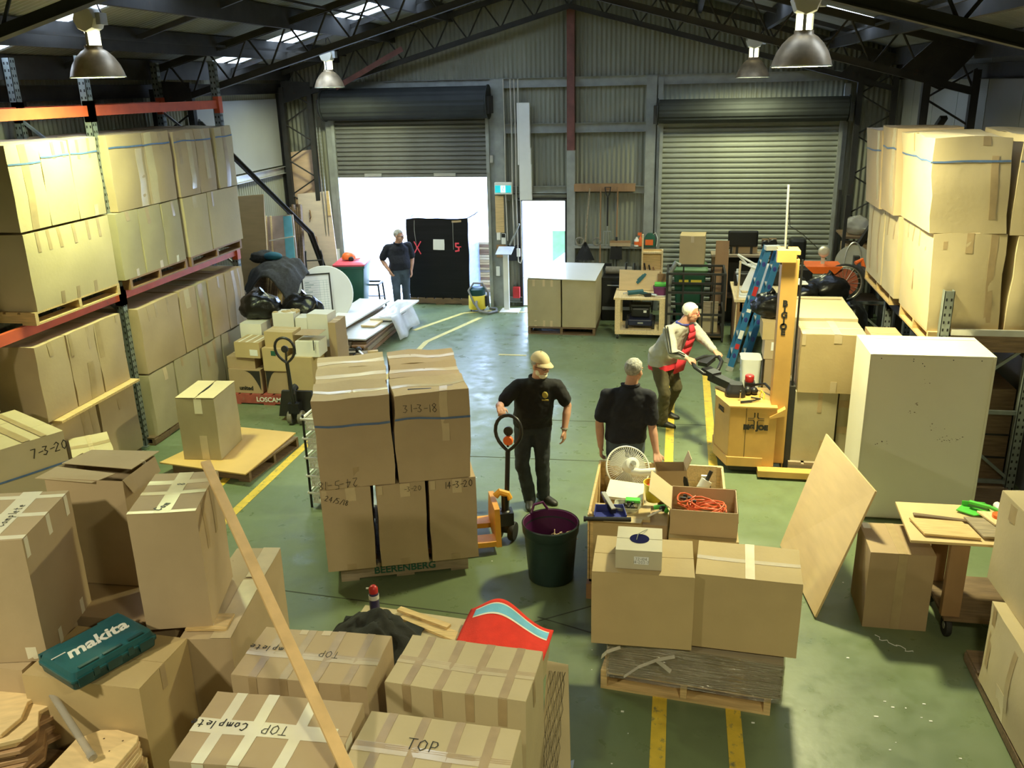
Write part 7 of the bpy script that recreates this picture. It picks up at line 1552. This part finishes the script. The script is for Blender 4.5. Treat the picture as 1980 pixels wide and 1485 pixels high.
t = thing('storage_crate', 'white plastic tub on the floor beside the cartons behind the mast', 'tub', (1.05, 11.9, 0)); MB().loft([[Vector((px, py, z)) for px, py in rr(a_, .18, .05)] for a_, z in ((.11, 0), (.13, .5), (.14, .52))]).build('tub_body', M['white'], t, 40)
t = thing('tricycle', 'upturned tricycle with an orange tray and spoked wheel on the rubbish', 'tricycle', (2.25, 12.95, 1.02))
wh = MB().tube([(.08 + .24 * math.cos(2 * PI * i / 32), -.1, .33 + .24 * math.sin(2 * PI * i / 32)) for i in range(32)], .011, 8, True).build('wheel_rim', M['chrome'], t)
MB().tube([(.08 + .262 * math.cos(2 * PI * i / 32), -.1, .33 + .262 * math.sin(2 * PI * i / 32)) for i in range(32)], .017, 8, True).build('tyre', M['rubber'], wh)
b = MB()
for i in range(18): q = 2 * PI * i / 18; b.tube([(.08, -.1 + .03 * (-1) ** i, .33), (.08 + .235 * math.cos(q), -.1, .33 + .235 * math.sin(q))], .0028, 4)
b.build('spokes', M['chrome'], wh)['kind'] = 'stuff'
MB().tube([(.08, -.16, .33), (.08, .0, .33)], .03, 10).build('hub', M['chrome'], wh); MB().lathe([(.2, -.07), (.2, -.065)], (.08, 0, .33), 24, 'y').build('spoke_disc', mat('rust_red', (.25, .06, .03), .6), wh)
MB().hexa([(-.34, -.1, .46), (-.04, -.1, .46), (-.04, .2, .46), (-.34, .2, .46)], [(-.46, -.16, .57), (.04, -.16, .57), (.04, .28, .57), (-.46, .28, .57)]).build('tray', M['orange'], t, 0)
MB().lathe([(.03, -.02), (.07, -.02), (.08, -.012), (.08, .012), (.07, .02), (.03, .02)], (-.20, .05, .75), 18, 'y').build('caster_wheel', M['alu'], t, 40); MB().bar((-.2, .08, .56), (-.2, .08, .75), .05, .02).build('caster_fork', M['alu'], t, 0)
MB().tube([(.08, .0, .33), (.1, .15, .2), (-.2, .2, .5)], .02, 8).build('frame_tube', M['rubber'], t); MB().tube([(.06, .02, .33), (.08, .05, .0)], .03, 8).build('fork', M['black'], t); MB().tube([(.25, .1, .58), (.34, .15, .62), (.38, .15, .5)], .03, 8).build('mudguard', M['orange'], t)
bag('black bag supporting the upturned tricycle', (2.42, 13.05, .0), .34, .4, .55, 15.5, knot=False)
# dark shelf in the right corner
t = thing('corner_shelf', 'dark steel shelving in the right far corner', 'shelf', (3.0, 15.5, 0))
for x in (-.32, .36):
    for y in (-.35, .4): MB().bar((x, y, 0), (x, y, 2.3), .05, .05).build('post', M['steel_dark'], t, 0)
for z in (.5, 1.05, 1.6): MB().box(-.33, .38, -.37, .42, z, z + .03).build('shelf_board', M['wood_dark'], t, 0)
bag('crumpled clear plastic bundle on the corner shelf', (2.92, 15.4, 1.635), .2, .18, .15, 5.5, 'smoke', 'plastic_bundle', False, 'bundle')
o, c = carton('brown carton on the middle board of the corner shelf', 3.0, 15.45, 1.085, .5, .4, .4, R(10), m=BROWN, flaps=None, n=3)
t = thing('fan_guard', 'round grey fan guard beside the far end of the right rack', 'fan', (2.62, 13.9, 0)); MB().tube([(.24 * math.cos(2 * PI * i / 28) * .5, 0, 1.45 + .30 * math.sin(2 * PI * i / 28)) for i in range(28)], .012, 8, True).build('guard_rim', M['alu'], t); MB().lathe([(.02, 0), (.26, .01), (.02, .015)], (0, 0, 1.45), 24, 'y').build('guard_mesh', mat('guard_mesh_grey', (.4, .4, .36), .5), t, 40); MB().tube([(0, 0.03, 1.2), (0, .05, .1)], .02, 8).build('stand', M['steel_dark'], t); MB().box(-.2, .2, -.15, .2, 0, .1).build('base', M['steel_dark'], t, 0)
t = thing('hanging_cable', 'thin black cable drooping in front of the closed roller door', 'cable', (0, 0, 0)); MB().tube([(1.17, 10.2, 3.0), (1.5, 12.5, 2.2), (2.0, 15.0, 1.7), (2.45, 16.2, 1.25)], .006, 5).build('cable', M['black'], t)

t_ = MB().tube([(1.62 + .015 * math.sin(i * 1.9) + .016 * i, 6.22 - .012 * i + .02 * math.cos(i * 1.3), .005) for i in range(16)], .003, 5).build('string', M['paper'], None); tag(t_, 'thin white string on the floor beside the shaded box', 'string')
# ---------------------------------------------------------------- people
def V(*a): return Vector(a)
def blob(b, p, r): b.ell(p, r, r, r, 12, 8)
def limb(b, pts, rs, n=14):
    b.tube(pts, rs, n)
    for p, r in zip(pts, rs): blob(b, p, r * .995)
def torso(b, nodes, n=22):
    rings = []
    for i, (c, lat, hw, hd) in enumerate(nodes):
        a = nodes[max(i - 1, 0)][0]; e = nodes[min(i + 1, len(nodes) - 1)][0]; tg = (e - a).normalized(); l = lat.normalized(); d = tg.cross(l).normalized()
        rings.append([c + l * hw * math.copysign(abs(math.cos(t)) ** .85, math.cos(t)) + d * hd * math.copysign(abs(math.sin(t)) ** .85, math.sin(t)) for t in [2 * PI * k / n for k in range(n)]])
    b.loft(rings)
def remesh(b, name, m, par, vox, it=6, fac=.5):
    o = b.build(name, m, par, 180)
    r = o.modifiers.new('union', 'REMESH'); r.mode = 'VOXEL'; r.voxel_size = vox; r.use_smooth_shade = True
    s = o.modifiers.new('soften', 'SMOOTH'); s.iterations = it; s.factor = fac
    if vox > .01:
        for nm_, sz, st_ in (('cloth_folds', .10, .022), ('cloth_creases', .035, .008)):
            tx = bpy.data.textures.get(nm_) or bpy.data.textures.new(nm_, 'CLOUDS'); tx.noise_scale = sz
            d_ = o.modifiers.new(nm_, 'DISPLACE'); d_.texture = tx; d_.strength = st_; d_.mid_level = .5; d_.texture_coords = 'GLOBAL'
    return o
def hand(b, wrist, d, up, side, curl=.5, spread=.25, s=1.0):
    """palm, four unequal bent fingers, thumb; d = pointing direction, up = back of the hand, side = +1 if the thumb is on d x up side"""
    d = d.normalized(); up = (up - d * up.dot(d)).normalized(); lat = d.cross(up) * side
    k = .085 * s; pc = wrist + d * k * .55
    for u in (-.3, 0, .3): limb(b, [wrist + lat * u * .05 * s, wrist + d * k + lat * u * .105 * s], [.0165 * s, .0125 * s], 10)
    for u, L in ((.62, .070), (.21, .078), (-.21, .072), (-.62, .056)):
        p0 = wrist + d * k * .93 + lat * u * .046 * s; dd = (d + lat * u * spread * .5).normalized()
        p1 = p0 + dd * L * .42 * s - up * L * .15 * curl * s
        d2 = (dd * math.cos(curl * 1.2) - up * math.sin(curl * 1.2)); p2 = p1 + d2 * L * .33 * s
        d3 = (dd * math.cos(curl * 2.1) - up * math.sin(curl * 2.1)); p3 = p2 + d3 * L * .27 * s
        limb(b, [p0, p1, p2, p3], [.0088 * s, .0084 * s, .0078 * s, .0068 * s], 8)
    t0 = wrist + d * k * .30 + lat * .028 * s; t1 = t0 + (d * .6 + lat * .75 - up * .25 * curl).normalized() * .038 * s; t2 = t1 + (d * .95 + lat * .15 - up * .5 * curl).normalized() * .034 * s
    limb(b, [t0, t1, t2], [.013 * s, .0105 * s, .0085 * s], 8)
def person(label, loc, D):
    t = thing('person', label, 'person', loc)
    L0 = V(*loc); q = lambda p: V(*p) - L0
    fd = lambda a: V(math.cos(R(a)), math.sin(R(a)), 0); ld = lambda a: V(-math.sin(R(a)), math.cos(R(a)), 0)
    pe, ch, nk, hd = q(D['pelvis']), q(D['chest']), q(D['neck']), q(D['head'])
    lp, lc, fh, lh = ld(D['fp']), ld(D['fc']), fd(D['fh']), ld(D['fh'])
    fc = fd(D['fc']); w = D.get('w', 1.0); belly = D.get('belly', 0.0)
    sh = {s: q(D['sh' + s]) if 'sh' + s in D else nk + lc * (.175 * (1 if s == 'L' else -1)) - V(0, 0, .075) for s in 'LR'}
    hp = {s: pe + lp * (.088 * (1 if s == 'L' else -1)) for s in 'LR'}
    mid = pe.lerp(ch, .5)
    # ---- one continuous body
    b = MB()
    torso(b, [(pe - V(0, 0, .06), lp, .14 * w, .09), (pe + V(0, 0, .06), lp, .145 * w, .095), (mid, (lp + lc) / 2, .14 * w, .09 + belly * .4), (ch, lc, .155 * w, .10), (ch.lerp(nk, .6), lc, .15 * w, .085), (nk, lc, .07, .06)])
    limb(b, [nk - V(0, 0, .03), nk.lerp(hd, .75)], [.066, .055])
    tilt = D.get('tilt', 0.0); up = (V(0, 0, 1) - fh * -tilt).normalized() if tilt else V(0, 0, 1)
    f2 = (fh - up * fh.dot(up)).normalized(); mt = Matrix((lh, f2, up)).transposed()  # columns: left, front, up
    H = lambda l, f, u: hd + lh * l + f2 * f + up * u
    b.ell(H(0, -.012, .035), .074, .092, .082, 18, 12, mt)                        # cranium
    b.ell(H(0, .022, -.035), .058, .068, .078, 16, 10, mt)                        # face and jaw
    b.ell(H(0, .055, -.092), .026, .024, .020, 12, 8, mt)                         # chin
    b.tube([H(0, .085, .012), H(0, .104, -.030), H(0, .088, -.036)], [.009, .015, .012], 10); blob(b, H(0, .100, -.032), .013)   # nose
    for s_ in (-1, 1):
        b.ell(H(s_ * .075, -.006, -.012), .011, .022, .032, 10, 8, mt)            # ears
        b.ell(H(s_ * .030, .078, .020), .022, .012, .009, 10, 6, mt)              # brow
        b.ell(H(s_ * .036, .060, -.035), .022, .022, .022, 10, 6, mt)             # cheek
    for s in 'LR':
        el, wr = q(D['el' + s]), q(D['wr' + s]); hdn = V(*D['hd' + s]); upv = V(*D.get('up' + s, (0, 0, 1)))
        limb(b, [sh[s], sh[s].lerp(el, .5), el, el.lerp(wr, .35), wr], [.040 * w, .045 * w, .040, .042, .0275])
        hand(b, wr, hdn, upv, D.get('th' + s, 1), D.get('curl' + s, .5), D.get('spread' + s, .3), D.get('hs', 1.0))
        kn, an = q(D['kn' + s]), q(D['an' + s])
        limb(b, [hp[s], kn, an - V(0, 0, .03)], [.075, .048, .036])
    remesh(b, 'body', M['skin'], t, .0075, 3, .4)
    # ---- clothes
    sm = D['shirt']; b = MB(); ex = D.get('loose', .022)
    hem = pe + V(0, 0, D.get('hem', -.06))
    torso(b, [(hem, lp, .165 * w + ex * .5, .115 + belly * .6 + ex * .4), (pe + V(0, 0, .08), lp, .165 * w + ex * .4, .115 + belly + ex * .4), (mid + fc * belly * .35, (lp + lc) / 2, .162 * w + ex * .5, .112 + belly * .8 + ex * .4), (ch, lc, .175 * w + ex * .4, .118 + ex * .3), (ch.lerp(nk, .62), lc, .165 * w + ex * .2, .10), (nk - V(0, 0, .015), lc, .10, .078), (nk + V(0, 0, .012), lc, .075, .068)])
    for s in 'LR':
        el, wr = q(D['el' + s]), q(D['wr' + s]); sl = D.get('sleeve', .75)
        if sl <= 1: e = sh[s].lerp(el, sl); limb(b, [nk + (sh[s] - nk) * .35 - V(0, 0, .035), sh[s] - V(0, 0, .012)], [.055, .060 * w]); limb(b, [sh[s] - V(0, 0, .012), sh[s].lerp(e, .5), e], [.061 * w, .062 * w, .063 * w]); 
        else: limb(b, [nk + (sh[s] - nk) * .35 - V(0, 0, .035), sh[s] - V(0, 0, .012)], [.055, .06 * w]); limb(b, [sh[s] - V(0, 0, .012), sh[s].lerp(el, .6), el, el.lerp(wr, .5), el.lerp(wr, .9)], [.060 * w, .062 * w, .060, .052, .040])
    so = remesh(b, D['shirt_name'], sm, t, .011, 5, .5)
    b = MB(); b.tube([nk + lc * .078 * math.cos(a) + fc * (.072 * math.sin(a) + .006) + V(0, 0, .018 - .022 * max(0, math.sin(a))) for a in [2 * PI * k / 18 for k in range(18)]], .014, 8, True)
    b.build('collar', D.get('collar', sm), so, 180)
    tm = D['pants']; b = MB()
    torso(b, [(pe - V(0, 0, .10), lp, .15 * w, .10), (pe, lp, .165 * w, .115), (pe + V(0, 0, .07), lp, .158 * w, .11 + belly * .6)])
    for s in 'LR':
        kn, an = q(D['kn' + s]), q(D['an' + s])
        limb(b, [hp[s] - V(0, 0, .03), hp[s].lerp(kn, .5), kn, kn.lerp(an, .5), an - V(0, 0, .035)], [.100, .092, .076, .070, .060 + D.get('cuff', 0)])
    po = remesh(b, 'trousers', tm, t, .012, 5, .5)
    b = MB(); torso(b, [(pe + V(0, 0, .045), lp, .167 * w, .12 + belly * .6), (pe + V(0, 0, .08), lp, .167 * w, .12 + belly * .6)]); b.build('belt', M['black'], po, 40)
    for s in 'LR':
        an = q(D['an' + s]); td = V(*D['toe' + s]).normalized(); tl = V(-td.y, td.x, 0); ft = V(an.x, an.y, D.get('z' + s, 0.0))
        sec = [(-.085, .028, .075), (-.05, .038, .10), (.0, .042, .105), (.06, .044, .075), (.12, .046, .058), (.165, .034, .045), (.185, .012, .03)]
        lift = D.get('lift' + s, 0.0)
        rings = [[ft + td * x + tl * hw * math.cos(a) + V(0, 0, max(.004, h * .5 + h * .5 * math.sin(a)) + lift * max(0, .1 - x)) for a in [2 * PI * k / 14 for k in range(14)]] for x, hw, h in sec]
        MB().loft(rings).build('shoe', M['shoe'], t, 60)
    # ---- head details
    for s_ in (-1, 1):
        e = MB().ell(H(s_ * .031, .078, .003), .0125, .008, .008, 12, 8, mt).build('eye', M['eye'], t, 180); MB().ell(H(s_ * .031, .0855, .003), .005, .0025, .005, 8, 6, mt).build('pupil', M['pupil'], e, 180)
    MB().ell(H(0, .083, -.064), .021, .006, .0055, 12, 6, mt).build('mouth', M['lip'], t, 180)
    hm = D['hair']; b = MB(); n_, m_ = 30, 16
    rings = []
    for j in range(m_ + 1):
        th = PI / 2 - (PI * .78) * j / m_; rg = []
        for i in range(n_):
            ph = 2 * PI * i / n_; fr = math.sin(ph)  # +1 front
            lim = -.10 if fr > .1 else (-1.05 if fr < -.25 else -.55)
            lim = .42 if fr > .35 else lim
            t2 = max(th, lim); cr = max(math.cos(t2), .02); kz = 1 + .05 * noise.noise(Vector((ph * 2, t2 * 4, len(label))))
            rg.append(H(.0795 * cr * math.cos(ph) * kz, -.014 + .098 * cr * fr * kz, .037 + .088 * math.sin(t2) * kz))
        rings.append(rg)
    b.loft(rings, True); b.build('hair', hm, t, 180)
    if D.get('beard'):
        b = MB(); b.ell(H(0, .046, -.088), .046, .042, .036, 16, 10, mt); b.ell(H(0, .083, -.054), .028, .010, .009, 12, 6, mt); b.ell(H(.045, .02, -.06), .018, .03, .035, 10, 8, mt); b.ell(H(-.045, .02, -.06), .018, .03, .035, 10, 8, mt)
        b.build('beard', D['beard'], t, 180)
    if D.get('glasses'):
        b = MB()
        for s_ in (-1, 1):
            b.tube([H(s_ * .033 + .021 * math.cos(a), .094, .002 + .016 * math.sin(a)) for a in [2 * PI * k / 14 for k in range(14)]], .0025, 6, True)
            b.tube([H(s_ * .054, .092, .006), H(s_ * .078, .04, .006), H(s_ * .08, -.01, .0)], .0025, 6)
        b.tube([H(-.012, .096, .004), H(.012, .096, .004)], .0025, 6); b.build('glasses', D['glasses'], t, 60)
    if D.get('cap'):
        b = MB(); rings = []
        for j in range(9):
            th = R(8) + R(82) * j / 8; cr = max(math.cos(th), .03)
            rings.append([H(.086 * cr * math.cos(a), -.012 + .104 * cr * math.sin(a), .038 + .098 * math.sin(th)) for a in [2 * PI * k / 26 for k in range(26)]])
        b.loft(rings); co = b.build('cap', D['cap'], t, 60)
        def brim(i, j): a = R(25 + 130 * i); rr_ = 1.0 + .62 * j * math.sin(a) ** .8; return H(.086 * math.cos(a) * (1 + .1 * j), -.012 + .104 * math.sin(a) * rr_, .05 - .022 * j - .012 * math.cos(a) ** 2)
        solid(MB().grid(brim, 16, 5).build('peak', D['cap'], co, 180), .004, 0); MB().ell(H(0, -.012, .137), .008, .008, .006, 8, 6, mt).build('cap_button', D['cap'], co)
    return t, H, so, dict(lc=lc, fc=fc, ch=ch, nk=nk, sh=sh, q=q, pe=pe)
# man in the tan cap pulling the pallet jack
t, H, so, g = person('person in a tan cap and black polo pulling the orange pallet jack', (-1.31, 8.12, 0), dict(
    pelvis=(-1.35, 8.12, .90), chest=(-1.32, 8.06, 1.20), neck=(-1.28, 8.02, 1.405), head=(-1.245, 7.99, 1.545), fp=-78, fc=-74, fh=-38, tilt=.16, w=1.12, belly=.03,
    shR=(-1.465, 7.98, 1.345), elR=(-1.62, 7.84, 1.17), wrR=(-1.585, 7.63, 1.235), hdR=(.35, -.8, -.15), upR=(0, 0, 1), curlR=1.0, thR=-1,
    shL=(-1.105, 8.08, 1.325), elL=(-1.0, 8.13, 1.09), wrL=(-1.02, 8.02, .875), hdL=(.0, -.25, -1), upL=(1, -.2, 0), curlL=.55, thL=1,
    knR=(-1.45, 8.02, .50), anR=(-1.39, 8.10, .09), toeR=(.15, -1, 0), knL=(-1.26, 8.10, .49), anL=(-1.26, 8.20, .09), toeL=(.8, -.55, 0),
    shirt=M['shirt_black'], shirt_name='polo_shirt', pants=M['jeans_dark'], hair=M['hair_grey'], beard=M['hair_white'], glasses=M['black'], cap=M['cap'], hem=-.02, sleeve=.72, cuff=.004))
e = g['ch'] + g['lc'] * .085 + g['fc'] * .152 + V(0, 0, .06)
b = MB(); b.ell(e + V(0, 0, .0), .03, .012, .034, 12, 8); b.bar(e + V(-.03, -.006, -.05), e + V(.035, -.006, -.05), .008, .012)
b.build('chest_emblem', mat('yellow_emblem', (.45, .36, .08), .8), so, 40)
w_ = g['q']((-1.02, 8.03, .885)); MB().tube([w_ + V(.033 * math.cos(a), .033 * math.sin(a), .008) for a in [2 * PI * k / 14 for k in range(14)]], .008, 6, True).build('wrist_watch', M['chrome'], t)
# man seen from behind at the crate
person('person with grey hair and navy polo seen from behind at the wooden crate', (-.40, 7.80, 0), dict(
    pelvis=(-.41, 7.80, .90), chest=(-.40, 7.79, 1.20), neck=(-.375, 7.80, 1.43), head=(-.345, 7.82, 1.575), fp=92, fc=90, fh=62, tilt=.08, w=1.12, belly=.02,
    shR=(-.20, 7.79, 1.35), elR=(-.165, 7.76, 1.07), wrR=(-.115, 7.64, .845), hdR=(.15, -.6, -.5), upR=(.2, -.6, .8), curlR=.35, thR=-1, spreadR=.6,
    shL=(-.585, 7.78, 1.35), elL=(-.655, 7.77, 1.07), wrL=(-.64, 7.76, .83), hdL=(.05, .1, -1), upL=(-1, .0, 0), curlL=.6, thL=1,
    knR=(-.33, 7.84, .49), anR=(-.32, 7.83, .09), toeR=(.2, 1, 0), knL=(-.50, 7.84, .49), anL=(-.51, 7.82, .09), toeL=(-.2, 1, 0),
    shirt=M['shirt_navy'], shirt_name='polo_shirt', pants=M['jeans_blue'], hair=M['hair_grey'], hem=.0, sleeve=.78))
# man in the grey jacket at the stacker
t, H, so, g = person('person with white hair and striped grey jacket steering the yellow stacker', (-.03, 10.55, 0), dict(
    pelvis=(-.12, 10.56, .85), chest=(-.01, 10.48, 1.14), neck=(.10, 10.44, 1.345), head=(.195, 10.42, 1.485), fp=-38, fc=-34, fh=-2, tilt=.12, w=1.12, belly=.035,
    shR=(-.06, 10.27, 1.31), elR=(.0, 10.06, 1.09), wrR=(.16, 9.955, 1.06), hdR=(.85, -.15, -.25), upR=(.1, -.2, 1), curlR=.9, thR=1,
    shL=(.18, 10.59, 1.33), elL=(.36, 10.42, 1.16), wrL=(.49, 10.185, 1.085), hdL=(.35, -.8, -.15), upL=(.1, 0, 1), curlL=.9, thL=-1,
    knR=(-.08, 10.36, .47), anR=(-.10, 10.48, .09), toeR=(.85, -.35, 0), knL=(.06, 10.60, .48), anL=(-.06, 10.80, .11), toeL=(.85, -.3, 0), liftL=.25,
    shirt=M['knit_grey'], shirt_name='zip_jacket', pants=M['khaki'], hair=M['hair_white'], glasses=M['red'], hem=-.05, sleeve=2, loose=.03, collar=M['navy'], cuff=.006))
fr = g['fc']; lt = g['lc']
b = MB(); st = []
for z, o_, hw in ((-.11, .225, .10), (.08, .242, .095), (.22, .228, .085), (.33, .210, .075), (.42, .182, .055), (.50, .116, .035)):
    pt = g['pe'].lerp(g['nk'], (z + .0) / .50) if z >= 0 else g['pe'] + V(0, 0, z); st.append((pt + fr * o_, hw))
for (p, a_), (q_, c_) in zip(st, st[1:]): b.add([p - lt * a_, p + lt * a_, q_ + lt * c_, q_ - lt * c_], [(0, 1, 2, 3)])
solid(b.build('red_shirt_front', M['red_cloth'], so, 180), .02, 1)
b = MB(); torso(b, [(g['pe'] + V(0, 0, -.10), g['lc'], .192, .152), (g['pe'] + V(0, 0, -.03), g['lc'], .19, .15)]); b.build('red_shirt_hem', M['red_cloth'], so, 60)
for k, off in enumerate((-.012, .028)):
    s_, e_, w_ = g['sh']['R'], g['q']((.0, 10.06, 1.09)), g['q']((.16, 9.955, 1.06))
    oo = V(-.35, -.75, .35).normalized(); o2 = V(-.45, -.8, .0).normalized(); sd = V(.8, -.4, 0) * off
    MB().tube([s_ + oo * .085 + V(.0, .02, .02) + sd, s_.lerp(e_, .5) + oo * .080 + sd, e_ + o2 * .066 + sd * .8 + V(0, 0, .01), e_.lerp(w_, .5) + V(-.1, -.6, .5).normalized() * .058 + V(0, 0, off * .6), e_.lerp(w_, .9) + V(-.1, -.6, .5).normalized() * .046 + V(0, 0, off * .6)], .0075, 6).build('sleeve_stripe', M['hoodie'], so)
# man by the black wrapped load
person('person in a dark polo and jeans standing beside the black wrapped load', (-5.10, 15.7, 0), dict(
    pelvis=(-5.09, 15.70, .88), chest=(-5.10, 15.69, 1.16), neck=(-5.09, 15.67, 1.365), head=(-5.05, 15.64, 1.505), fp=-55, fc=-52, fh=-18, tilt=.05, w=1.15, belly=.05,
    shR=(-5.27, 15.60, 1.31), elR=(-5.39, 15.58, 1.07), wrR=(-5.25, 15.54, .88), hdR=(.5, -.1, -.8), upR=(-.6, -.6, 0), curlR=.5, thR=1,
    shL=(-4.94, 15.83, 1.31), elL=(-4.88, 15.84, 1.06), wrL=(-4.88, 15.74, .86), hdL=(.1, -.3, -.9), upL=(1, 0, 0), curlL=.5, thL=-1,
    knR=(-5.15, 15.60, .47), anR=(-5.16, 15.66, .09), toeR=(.4, -.9, 0), knL=(-5.00, 15.72, .47), anL=(-5.02, 15.78, .09), toeL=(.7, -.7, 0),
    shirt=M['shirt_navy'], shirt_name='polo_shirt', pants=M['jeans_blue'], hair=M['hair_grey'], glasses=M['black'], hem=.0, sleeve=.8))
